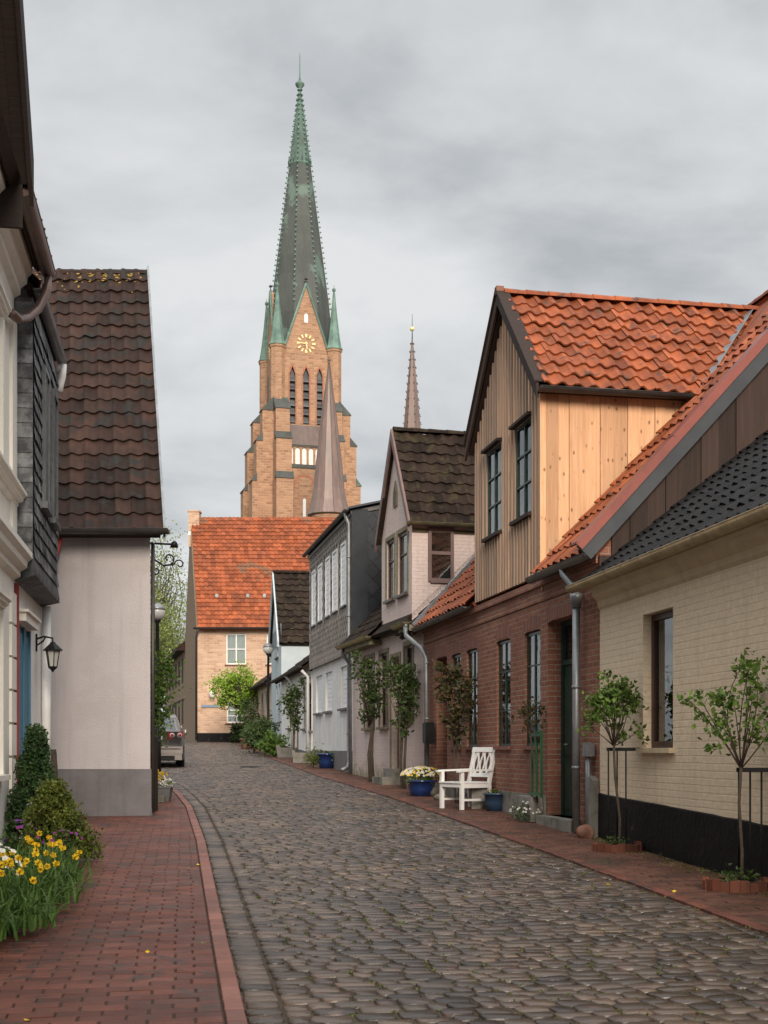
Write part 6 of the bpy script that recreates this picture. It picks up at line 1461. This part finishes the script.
# --- street lamps
def lamp(X, Y, label, H=4.4):
    o = empty('street_lamp', (X, Y, gzf(Y)), 0, label, 'street lamp', 'globe street lamps')
    mb = MB(); mb.lathe([(.10, -.05), (.10, .9), (.075, .95), (.055, 1.0), (.05, H - .5), (.09, H - .45), (.10, H - .40)], (0, 0, 0), 14); mb.build('post', m_black, o)
    mb = MB(); n = 12; mb.lathe([(.10, 0)] + [(.215 * math.sin(t), .19 - .215 * math.cos(t)) for t in np.linspace(.5, PI * .62, 8)], (0, 0, H - .41), 20); g1 = mb.build('globe', M('lamp_globe', (.50, .49, .47), (.44, .43, .41), rough=.25, bs=0, coat=.4) if 'lamp_globe' not in MT else MT['lamp_globe'], o)
    mb = MB(); mb.lathe([(.218, 0), (.205, .06), (.15, .13), (.07, .165), (.01, .175)], (0, 0, H - .41 + .19 + .06), 20); mb.build('cap', m_zinc, o); return o
lamp(-5.93, 34.0, 'black globe street lamp just past the grey house, before the parked car')
lamp(-4.72, 53.0, 'black street lamp with frosted globe beside the pale blue house', 4.35)
# --- parked cars
def car(X, Y, ang, label, paint, nm='parked_car', van=False):
    o = empty(nm, (X, Y, gzf(Y)), ang, label, 'car', 'parked cars')
    # stations along local y (0 rear .. 4.2 front): list of (halfwidth, z) from sill to roof
    st = [(0.00, [(.70, .34), (.80, .40), (.84, .62), (.80, .80), (.74, .98), (.70, 1.02), (.0, 1.03)]),
          (0.10, [(.80, .24), (.86, .36), (.88, .64), (.85, .86), (.78, 1.02), (.70, 1.10), (.0, 1.12)]),
          (0.30, [(.84, .20), (.88, .34), (.89, .66), (.87, .90), (.80, 1.06), (.66, 1.42), (.0, 1.46)]),
          (0.48, [(.85, .20), (.88, .34), (.89, .66), (.87, .92), (.81, 1.06), (.63, 1.51), (.0, 1.56)]),
          (1.20, [(.85, .20), (.88, .34), (.89, .66), (.87, .92), (.82, 1.04), (.62, 1.54), (.0, 1.59)]),
          (2.20, [(.85, .20), (.88, .34), (.89, .66), (.87, .92), (.82, 1.02), (.62, 1.53), (.0, 1.58)]),
          (2.90, [(.85, .20), (.88, .34), (.89, .66), (.87, .90), (.81, 1.00), (.66, 1.30), (.0, 1.36)]),
          (3.35, [(.85, .20), (.88, .34), (.88, .66), (.86, .86), (.78, .98), (.70, 1.01), (.0, 1.06)]),
          (3.95, [(.82, .20), (.85, .34), (.85, .62), (.80, .78), (.70, .86), (.60, .88), (.0, .93)]),
          (4.18, [(.66, .24), (.72, .36), (.72, .56), (.66, .66), (.58, .70), (.5, .72), (.0, .74)])]
    V = []; n = 7; sec = 2 * n - 1
    for y, pr in st:
        V += [(w_, y, z) for w_, z in pr] + [(-w_, y, z) for w_, z in pr[:-1][::-1]]
    Fc = []
    for i in range(len(st) - 1):
        for k in range(sec - 1): Fc.append((i * sec + k, i * sec + k + 1, (i + 1) * sec + k + 1, (i + 1) * sec + k))
        Fc.append((i * sec + sec - 1, i * sec, (i + 1) * sec, (i + 1) * sec + sec - 1))
    Fc.append(tuple(range(sec))); Fc.append(tuple(range((len(st) - 1) * sec, len(st) * sec))[::-1])
    mb = MB(); mb.add(V, Fc, .5, True); mb.build('body', paint, o)
    # rear window, side windows, windscreen (set just outside the body)
    mb = MB(); mb.add([(-.64, .055, 1.07), (.64, .055, 1.07), (.56, .285, 1.43), (-.56, .285, 1.43)], [(0, 1, 2, 3)], .5); mb.build('rear_window', MT.get('car_glass') or M('car_glass', (.03, .04, .045), rough=.08, bs=0, spec=.8, coat=.5), o)
    for s in (1, -1):
        mb = MB()
        for ya, yb in ((.55, 1.45), (1.52, 2.35)):
            q = lambda y, z: (s * (.835 - (z - 1.05) * .40), y, z); V2 = [q(ya, 1.08), q(yb, 1.07), q(yb - .03, 1.46), q(ya + .03, 1.46)]; mb.add(V2, [(0, 1, 2, 3)], .5)
        mb.build('side_window', MT['car_glass'], o)
    mb = MB(); mb.add([(-.72, 3.2, 1.09), (.72, 3.2, 1.09), (.58, 2.42, 1.52), (-.58, 2.42, 1.52)], [(0, 1, 2, 3)], .5); mb.build('windscreen', MT['car_glass'], o)
    rl = MT.get('tail_lamp') or M('tail_lamp', (.32, .012, .014), rough=.2, bs=0, coat=.5); wl = MT.get('lamp_white') or M('lamp_white', (.55, .53, .53), rough=.25, bs=0)
    for s in (1, -1):
        mb = MB()
        mb.add([(s * .86, .10, .82), (s * .44, -.025, .80), (s * .42, -.02, 1.0), (s * .80, .10, 1.04), (s * .88, .35, 1.0), (s * .895, .35, .84)], [(0, 1, 2, 3), (0, 3, 4, 5)], .5); mb.build('tail_light', rl, o)
        for xx in (.53, .74):
            mb = MB(); yy = -.035; 
            mb.tube([(s * xx, yy + .03, .92), (s * xx, yy - .01, .92)], .066, 16); lo = mb.build('lamp_ring', wl, o); mb = MB(); mb.tube([(s * xx, yy + .0, .92), (s * xx, yy - .018, .92)], .044, 14); mb.build('lamp_core', rl, o)
        mb = MB(); mb.box(s * .62 - .16, s * .62 + .16, -.045, .0, .44, .475); mb.build('reflector', rl, o)
        for y_ in (.72, 3.32):
            mb = MB(); mb.tube([(s * .68, y_, .31), (s * .88, y_, .31)], .31, 22); w_ = mb.build('wheel', m_black, o); mb = MB(); mb.tube([(s * .83, y_, .31), (s * .892, y_, .31)], .2, 18); mb.build('rim', m_zinc, w_)
        mb = MB(); mb.lathe([(.02, -.09), (.07, -.06), (.08, .02), (.05, .09)], (s * .96, 2.62, 1.03), 8, sx=.8); mb.box(s * .84, s * .96, 2.6, 2.64, .99, 1.02) if s > 0 else mb.box(s * .96, s * .84, 2.6, 2.64, .99, 1.02); mb.build('wing_mirror', paint, o)
    mb = MB(); mb.box(-.82, .82, -.055, .06, .40, .60); mb.box(-.80, .80, -.03, .05, .22, .40); mb.build('bumper', paint, o)
    mb = MB(); mb.box(-.78, .78, -.062, -.055, .52, .545); mb.box(-.6, .6, -.04, -.03, .22, .34); mb.build('trim', m_black, o)
    mb = MB(); mb.box(-.26, .26, -.036, -.022, .79, .90); pl_ = mb.build('number_plate', wl, o)
    mb = MB()
    for k in range(7): mb.box(-.2 + k * .057, -.17 + k * .057, -.0385, -.036, .815, .875)
    mb.build('plate_characters', m_black, pl_)
    mb = MB(); mb.tube([(.0, -.03, .97), (.0, -.04, .97)], .055, 14); mb.build('badge', m_zinc, o)
    mb = MB(); mb.tube([(.0, .03, 1.075), (.36, .08, 1.13)], .012, 5); mb.build('wiper', m_black, o)
    mb = MB(); 
    for s in (1, -1): mb.tube([(s * .56, .6, 1.6), (s * .56, 2.3, 1.6)], .02, 6)
    mb.build('roof_rail', m_black, o)
    return o
m_carbrown = M('car_brown_grey', (.30, .265, .245), (.28, .245, .225), rough=.3, bs=0, metal=.6, coat=.7)
m_carwhite = M('car_cream', (.62, .60, .55), rough=.35, bs=0, coat=.5)
car(-6.50, 36.6, R(10), 'grey-brown hatchback parked on the left behind the street lamp, seen from the rear', m_carbrown)
car(-8.2, 46.5, R(10), 'cream car mostly hidden behind the grey-brown hatchback', m_carwhite)

# --- grey house side: bracket, fence, planter, shrub
mb = MB()
def spiral(c, r0, r1, a0, a1, n=22): return [(c[0] + (r0 + (r1 - r0) * i / n) * math.cos(a0 + (a1 - a0) * i / n), c[1], c[2] + (r0 + (r1 - r0) * i / n) * math.sin(a0 + (a1 - a0) * i / n)) for i in range(n + 1)]
o = empty('wrought_iron_bracket', (-3.98, 22.0, 4.62), 0, 'curled black wrought-iron sign bracket on the street side of the grey house', 'sign bracket')
mb.tube([(0, 0, .48), (.42, 0, .46)], .018, 6); mb.tube([(0, 0, .16), (.1, 0, .2), (.25, 0, .1), (.42, 0, .12)], .016, 6)
for c, r0, r1, a0, a1 in (((.12, 0, .02), .11, .02, PI * .6, PI * 2.6), ((.33, 0, .22), .12, .02, -PI * .6, PI * 1.4), ((.52, 0, .12), .09, .02, PI, -PI), ((.05, 0, -.14), .08, .02, PI / 2, PI * 2.3)): mb.tube(spiral(c, r0, r1, a0, a1), .013, 6)
mb.build('scrollwork', m_black, o)
mb = MB(); mb.lathe([(.02, -.03), (.07, -.05), (.05, .03), (.01, .06)], (.43, 0, .46), 10); mb.build('lamp_head', m_black, o)
mb = MB(); mb.box(-.12, .0, -.02, .02, -.1, .55); mb.build('wall_plate', m_black, o)
o = empty('wooden_fence', (-3.63, 20.6, gzf(20.6)), 0, 'weathered wooden picket screen along the street side of the grey house', 'fence')
D_ = (-.235, 1.0)
for k in range(9):
    mb = MB(); a = (D_[0] * k * .2, D_[1] * k * .2); g_ = gzf(20.6 + a[1]) - gzf(20.6); mb.box(a[0] - .02, a[0] + .02, a[1], a[1] + .16, g_, g_ + 1.18 + random.uniform(-.02, .02)); mb.build('board', m_darkwood, o)
for z in (.3, .95): mb = MB(); mb.tube([(-.04, 0, z), (D_[0] * 1.75 - .04, D_[1] * 1.75, z + .05)], .03, 4, False); mb.build('rail', m_darkwood, o)
Xa, Ya = gp(163, 801); o = pot(Xa, Ya, 'grey square planter with yellow and white pansies at the corner of the grey house', .155, .26, m_greypot, square=True, name='planter', cat='planter'); flowers(o, (0, 0, .34), (.2, .17, .12), 130, m_rose, 0, None, .045)
fl = MB()
for petal, z_, nn_ in ((m_yellow, .47, 46), (m_whitepetal, .33, 46)):
    fl = MB(); P, _ = clumps((-.03 if z_ > .4 else .04, -.10, z_), (.16, .09, .06), 16, 5, .035); leafset(fl, P, .06, flat=.0); fl.build('blossoms', petal, o)
mb = MB(); mb.box(-.36, .18, -.16, .16, 0, .11); mb.box(-.40, .10, .17, .5, 0, .07); o = mb.build('stone_step', m_concrete); o.location = (Xa - .1, Ya - .22, gzf(Ya - .22)); tag(o, 'old stone step at the corner of the grey house below the planter', 'step')
# climbing shrub behind the grey house wall
o = empty('climbing_shrub', (-4.75, 26.5, gzf(26.5)), 0, 'green climbing shrub hanging over the pavement beyond the grey house', 'shrub')
mb = MB(); mb.tube([(-.1, 0, 0), (0, 0, 1.2), (.1, 0, 2.4)], [.05, .04, .02], 6); mb.build('trunk', m_bark, o)
P, Q = clumps((.02, 0, 1.95), (.42, .45, .95), 60, 42, .12, .3); mb = MB(); leafset(mb, P, .085, flat=.2); mb.build('crown', m_rose, o); mb = MB(); branchy(mb, (0, 0, 1.2), Q[:24], .012); mb.build('branches', m_twig, o)

# --- wall lantern on the white house
xl = FJ.x(43, -.02); Xl, Yl = FJ.W(2.1, 0); o = empty('wall_lantern', (Xl, Yl, 2.95), math.atan2(FJ.ex[1], FJ.ex[0]), 'black coach lantern on the white wall beside the blue shutter', 'wall lantern')
mb = MB(); mb.box(-.03, .03, -.02, .0, -.1, .12); mb.tube([(0, -.02, .06), (0, -.10, .09), (0, -.21, .07), (0, -.21, .0)], .012, 8); mb.tube([(0, -.02, -.02), (0, -.09, .03), (0, -.12, .08)], .01, 6); mb.build('bracket', m_black, o)
mb = MB(); mb.lathe([(.03, .02), (.04, 0), (.125, -.075), (.13, -.09), (.11, -.09)], (0, -.21, 0), 6, False, rot=.3)
for k in range(6): a = PI * 2 * k / 6 + .3; mb.tube([(.088 * math.cos(a), -.21 + .088 * math.sin(a), -.09), (.055 * math.cos(a), -.21 + .055 * math.sin(a), -.29)], .006, 4)
mb.lathe([(.06, -.29), (.06, -.305), (.02, -.34), (.01, -.36)], (0, -.21, 0), 6, False, rot=.3); mb.build('lantern_frame', m_black, o)
mb = MB(); mb.lathe([(.05, -.288), (.082, -.092)], (0, -.21, 0), 6, False, rot=.3); mb.build('lantern_glass', M('frosted_glass', (.55, .54, .5), rough=.2, bs=0), o)
# red fascia board, post and planks in the gap before the grey house
mb = MB(); mb.prism([(0, 0), (.09, 0), (.0, -.36)], 'y', 0, .05); o = mb.build('red_board', M('red_paint', (.50, .09, .07), bs=0)); o.location = (*[(57.5 - 384) / FPX * 19.55, 19.55], 1.6 + 217 / FPX * 19.55); tag(o, 'small red board under the gutter at the left corner of the grey house', 'board')
mb = MB(); mb.tube([(0, 0, -.05), (.01, 0, .75), (0, 0, 1.02)], [.055, .05, .04], 8); o = mb.build('wooden_post', m_bark); o.location = (-4.98, 19.6, gzf(19.6)); tag(o, 'short rough wooden post at the left corner of the grey house', 'post')

# --- flower bed on the left
BX = lambda y: float(np.interp(y, [3, 8.2, 9.5, 11, 13, 14.6], [-2.75, -2.64, -2.66, -2.80, -3.35, -3.62]))
mb = MB(); ys = np.linspace(7.4, 14.9, 16); V = []
for y in ys:
    a, b = -1.9 - .153 * y, BX(y); V += [(a, y, gzf(y) + .10), ((a + b) / 2, y, gzf(y) + .12), (b - .08, y, gzf(y) + .07), (b, y, gzf(y) - .02)]
mb.add(V, [(4 * i + k, 4 * i + k + 1, 4 * i + k + 5, 4 * i + k + 4) for i in range(15) for k in range(3)], .5, True)
tag(mb.build('flower_bed', m_soil), 'dark soil of the flower bed against the ivory house', kind='structure')
mb = MB(); mb.box(-.03, .03, 0, 1.0, 0, .13); o = mb.build('bed_board', m_darkwood); o.location = (BX(8.2) - .03, 8.15, gzf(8.2)); o.rotation_euler = (R(1.7), 0, R(2)); tag(o, 'dark wooden edging board at the near end of the flower bed', 'edging board')
def blades(mb, c, n, L, spread):
    for k in range(n):
        a = random.uniform(0, 2 * PI); l = L * random.uniform(.6, 1.1); lean_ = random.uniform(.2, 1.25); w_ = random.uniform(.006, .011); r_ = random.random()
        bx_, by_ = c[0] + random.gauss(0, spread), c[1] + random.gauss(0, spread); d = (math.cos(a), math.sin(a)); sd_ = (-d[1], d[0]); V = []; m_ = 5
        for i in range(m_ + 1):
            t = i / m_; ho = l * lean_ * (t ** 1.7) * .85; zz = l * (t - .55 * lean_ * t ** 2.6); ww = w_ * (1 - t ** 2.5) + .001
            V += [(bx_ + d[0] * ho + sd_[0] * ww, by_ + d[1] * ho + sd_[1] * ww, c[2] + zz), (bx_ + d[0] * ho - sd_[0] * ww, by_ + d[1] * ho - sd_[1] * ww, c[2] + zz)]
        mb.add(V, [(2 * i, 2 * i + 1, 2 * i + 3, 2 * i + 2) for i in range(m_)], r_, True)
def narcissus(X, Y, label, n, L, nf, petal, tall=.0, seed=0):
    z = gzf(Y) + .06; o = empty('narcissus_clump', (X, Y, z), 0, label, 'flower clump', 'flower clumps in the bed by the ivory house')
    mb = MB(); blades(mb, (0, 0, 0), int(n * 2.1), L, .12); mb.build('leaves', m_blade, o)
    st = MB(); fl = MB()
    for k in range(nf):
        a = random.uniform(0, 2 * PI); r_ = random.uniform(.05, .3); h_ = L * random.uniform(.72, 1.05); tip = Vector((math.cos(a) * r_, math.sin(a) * r_ - .05, h_)); st.tube([(math.cos(a) * .05, math.sin(a) * .05, 0), (tip.x * .7, tip.y * .7, h_ * .6), tuple(tip)], .004, 4)
        fd = Vector((random.uniform(.0, .7), random.uniform(-1, -.3), random.uniform(-.2, .3))).normalized(); t = fd.orthogonal().normalized(); b = fd.cross(t); s_ = .030
        for j in range(6):
            an = PI * j / 3; d = t * math.cos(an) + b * math.sin(an); e_ = t * -math.sin(an) + b * math.cos(an)
            fl.add([tuple(tip), tuple(tip + d * s_ * .6 + e_ * s_ * .36), tuple(tip + d * s_ - fd * .006), tuple(tip + d * s_ * .6 - e_ * s_ * .36)], [(0, 1, 2, 3)])
        V = []
        for rr, q in ((.012, 0), (.014, .014), (.02, .028)):
            for j in range(8): an = PI * j / 4; V.append(tuple(tip + fd * q + (t * math.cos(an) + b * math.sin(an)) * rr))
        fl.add(V, [(i * 8 + j, i * 8 + (j + 1) % 8, i * 8 + 8 + (j + 1) % 8, i * 8 + 8 + j) for i in (0, 1) for j in range(8)])
    st.build('stems', m_blade, o); fl.build('blossoms', petal, o)
spec = [(-2.78, 8.75, 'strappy narcissus clump at the near end of the bed, without many flowers', 90, .40, 3), (-2.95, 9.4, 'yellow narcissus clump at the near left of the bed', 90, .46, 8), (-2.72, 9.9, 'yellow narcissus clump leaning over the pavement edge', 95, .44, 9),
        (-3.15, 10.3, 'yellow narcissus clump against the ivory wall', 80, .48, 9), (-2.85, 10.9, 'yellow narcissus clump in the middle of the bed edge', 90, .44, 8), (-3.4, 11.4, 'tall yellow narcissus clump below the ivory wall sill', 70, .48, 7), (-3.1, 12.0, 'narcissus clump in front of the conifer', 80, .42, 4), (-2.62, 9.25, 'leafy narcissus clump spilling onto the red pavement', 80, .40, 3), (-2.75, 10.45, 'drooping narcissus clump at the pavement edge, middle of the bed', 80, .38, 5), (-2.95, 11.6, 'narcissus clump arching over the pavement near the far end of the bed', 80, .36, 5)]
for X_, Y_, lb, n_, L_, nf_ in spec: narcissus(X_, Y_, lb, n_, L_, nf_, m_yellow)
def bedflowers(X, Y, label, petal, n, r, h, fs=.03):
    o = empty('bed_flowers', (X, Y, gzf(Y) + .06), 0, label, 'flower clump', 'flower clumps in the bed by the ivory house'); flowers(o, (0, 0, h * .6), (r, r, h * .55), 160, m_rosedk, n, petal, .045, fs)
bedflowers(-3.0, 10.15, 'white daisies at the left edge of the bed', m_whitepetal, 22, .15, .42, .030)
bedflowers(-3.55, 12.4, 'purple and pink flowers behind the narcissus', m_purple, 22, .28, .42, .02)
bedflowers(-3.15, 12.8, 'violet flowers at the foot of the conifer', m_purple, 14, .2, .3, .02)
# conifers
def conifer(X, Y, label, h, r, leaf, n, pw=1.2, name='dwarf_conifer'):
    o = empty(name, (X, Y, gzf(Y)), 0, label, 'conifer', 'evergreens beside the flower bed'); mb = MB(); mb.tube([(0, 0, 0), (0, 0, h * .8)], [.03, .01], 6); mb.build('trunk', m_bark, o)
    P = []; sprays = n // 16
    for k in range(sprays):
        t = random.random() ** 1.25; a = random.uniform(0, 2 * PI); lobe = 1 + .25 * math.sin(3 * a + 5 * t) ; rr = r * (1 - t) ** pw * lobe * random.uniform(.6, 1.05) + .02; c = np.array((rr * math.cos(a), rr * math.sin(a), .05 + t * (h - .05)))
        d = np.array((math.cos(a), math.sin(a), 1.3)); d /= np.linalg.norm(d)
        P.append(c + d * rng.uniform(0, .10, (16, 1)) + rng.normal(size=(16, 3)) * .018)
    mb = MB(); P = np.concatenate(P); leafset(mb, P, .038, flat=0, out=np.array((0, 0, 1.0))); mb.build('foliage', leaf, o); return o
conifer(-3.72, 13.9, 'dark green pointed dwarf conifer in front of the blue shutter', 1.36, .40, m_conifer, 12000)
conifer(-3.42, 13.5, 'yellow-green spreading conifer right of the pointed one', .80, .38, m_yew, 9000, .85)
Xa, Ya = gp(84, 822); boulder(-3.92, 15.6, (.17, .15, .17), 'mossy stone block at the end of the flower bed', .3); mb = MB(); mb.box(-.17, .17, -.14, .14, 0, .17); o = mb.build('stone_block', m_concrete); o.location = (-3.93, 15.6, gzf(15.6) + .24); o.rotation_euler = (0, 0, .2); tag(o, 'pale squared stone lying on the mossy block by the conifer', 'stone', 'loose stones by the house fronts')

# --- trees and greenery at the end of the street
def tree(X, Y, label, h, trunk_h, cr, leaf, nc, nl, ls, spread=.5, twigs=40, tr=.15, cat='tree', shell=.35, name='tree', group='trees at the end of the street', cx_=0.0):
    o = empty(name, (X, Y, gzf(Y)), 0, label, cat, group); mb = MB(); mb.tube([(0, 0, -.1), (.03 * h * .1, 0, trunk_h * .5), (cx_ * .4, 0, trunk_h), (cx_ * .8, 0, trunk_h + (h - trunk_h) * .5)], [tr, tr * .8, tr * .65, tr * .25], 8); mb.build('trunk', m_bark, o)
    P, Q = clumps((cx_, 0, h - cr[2]), cr, nc, nl, spread, shell); bm_ = MB(); branchy(bm_, (cx_ * .4, 0, trunk_h), Q[:twigs], tr * .35, .12, .01, 5); bm_.build('branches', m_bark, o)
    mb = MB(); leafset(mb, P, ls, flat=.2); mb.build('crown', leaf, o); return o
tree(-6.55, 62.0, 'fresh green small tree spreading in front of the mottled brick house', 3.75, 1.7, (1.25, .8, 1.1), m_spring, 70, 60, .13, .17, 40, .09, cx_=-.5)
tree(-24.0, 128.0, 'tall pale budding tree beyond the brown brick building', 22, 7, (5.5, 5, 8.5), m_pale, 280, 34, .24, .8, 240, .35)
tree(-31.0, 140.0, 'second pale budding tree farther left, mostly behind the grey house', 20, 6, (5.5, 5, 8), m_pale, 240, 34, .24, .8, 190, .3)
tree(-19.5, 112.0, 'yellow-green tree low behind the brown brick building', 13, 3.5, (3.6, 3.6, 5), m_pale, 190, 46, .22, .6, 90, .25)
for X_, Y_, lb, h_, r_, lf_ in ((-6.15, 59, 'dark leafy bush at the corner of the beige house', 2.3, .5, m_rosedk), (-5.75, 56.5, 'green bush by the terracotta pot near the beige house', 1.0, .35, m_rosedk), (-4.35, 47.2, 'large green shrub in front of the pale blue house', 1.35, .6, m_rosedk), (-3.85, 45.5, 'low spreading green shrub before the low white house', .75, .5, m_rose), (-4.95, 49.5, 'small dark shrub beside the far street lamp', 1.0, .35, m_rosedk), (-7.4, 65.9, 'low dark shrub at the foot of the mottled brick house', .9, .45, m_rosedk)):
    o = empty('shrub', (X_, Y_, gzf(Y_)), 0, lb, 'shrub', 'shrubs along the far house fronts'); mb = MB(); mb.tube([(0, 0, 0), (.02, 0, h_ * .6)], [.04, .02], 5); mb.build('stem', m_bark, o)
    P, Q = clumps((0, 0, h_ * .58), (r_, r_, h_ * .42), 34, 30, .13, .3); mb = MB(); leafset(mb, P, .12, flat=.2); mb.build('foliage', lf_, o)
Xa, Ya = gp(259, 749.5); o = pot(-5.75, 54.5, 'terracotta pot at the front of the beige house', .28, .45, m_terra); flowers(o, (0, 0, .5), (.3, .3, .25), 160, m_rosedk, 0, None, .1)
for px_, py_, lb, sz_ in ((281, 755, 'low grey stone trough beside the green shrub', (.5, .3, .32)), (294, 757.5, 'larger grey stone trough beneath the slim climbing rose', (.6, .3, .42)), (304, 763, 'small round stone tub at the end of the grey plinth', (.35, .3, .4))):
    Xa, Ya = gp(px_, py_); mb = MB(); a, b, c = sz_; mb.prism([(-a * .9, 0), (a * .9, 0), (a, c), (a * .8, c), (a * .75, c - .08), (-a * .75, c - .08), (-a * .8, c), (-a, c)], 'y', -b, b); o = mb.build('stone_trough', m_concrete); o.location = (Xa, Ya, gzf(Ya)); tag(o, lb, 'trough', 'stone troughs along the far house fronts')
# sparse fallen leaves and a manhole cover
for k in range(24):
    if k < 14: X_, Y_ = random.uniform(-2.4, -1.2), random.uniform(6.4, 14); X_ = min(X_, float(XL(Y_)) - .15)
    else: X_, Y_ = random.uniform(1.6, 3.2), random.uniform(9, 17); X_ = max(X_, float(XR(Y_)) - 1.2)
    mb = MB(); leafset(mb, [(0, 0, 0)], .04, flat=.97); o = mb.build('fallen_leaf', m_pale if k % 3 else m_yellow); o.location = (X_, Y_, gzf(Y_) + .014); tag(o, ('small pale leaf' if k % 3 else 'small yellow leaf') + (' fallen on the left brick pavement' if k < 14 else ' fallen on the right brick pavement'), 'leaf', 'fallen leaves')
mb = MB(); mb.lathe([(.30, 0), (.30, .010), (.27, .012), (.27, .008), (.01, .008)], (0, 0, 0), 28); o = mb.build('manhole_cover', m_black); Xa, Ya = gp(250, 767); o.location = (Xa, Ya, gzf(Ya) + .004); tag(o, 'round dark manhole cover in the cobbles near the far bend', 'manhole cover')

# moss growing in the joints of the nearer cobbles
sel = (Ca[:, 1] < 24); Cs, Hs, As = Ca[sel], Ha[sel], Aa[sel]; pick = rng.random(len(Cs)) < .55 * np.clip(1.3 - Cs[:, 1] / 24, .15, 1); Cs, Hs, As = Cs[pick], Hs[pick], As[pick]
ox = Hs[:, 0] + .007; oy = (Hs[:, 1] + .006) * rng.choice([-1, 1], len(Cs)); P = []
for k in range(7):
    jx = rng.normal(0, .014, len(Cs)); jy = rng.normal(0, .008, len(Cs)); lx_, ly_ = ox + jx, oy + jy
    X_ = Cs[:, 0] + lx_ * np.cos(As) - ly_ * np.sin(As); Y_ = Cs[:, 1] + lx_ * np.sin(As) + ly_ * np.cos(As); P.append(np.stack([X_, Y_, gz(Y_) - .008], 1))
mb = MB(); leafset(mb, np.concatenate(P), .017, flat=.3, out=np.array((0, 0, .5))); tag(mb.build('moss', m_yew), 'green moss tufts in the joints between the cobbles', 'moss', kind='stuff')
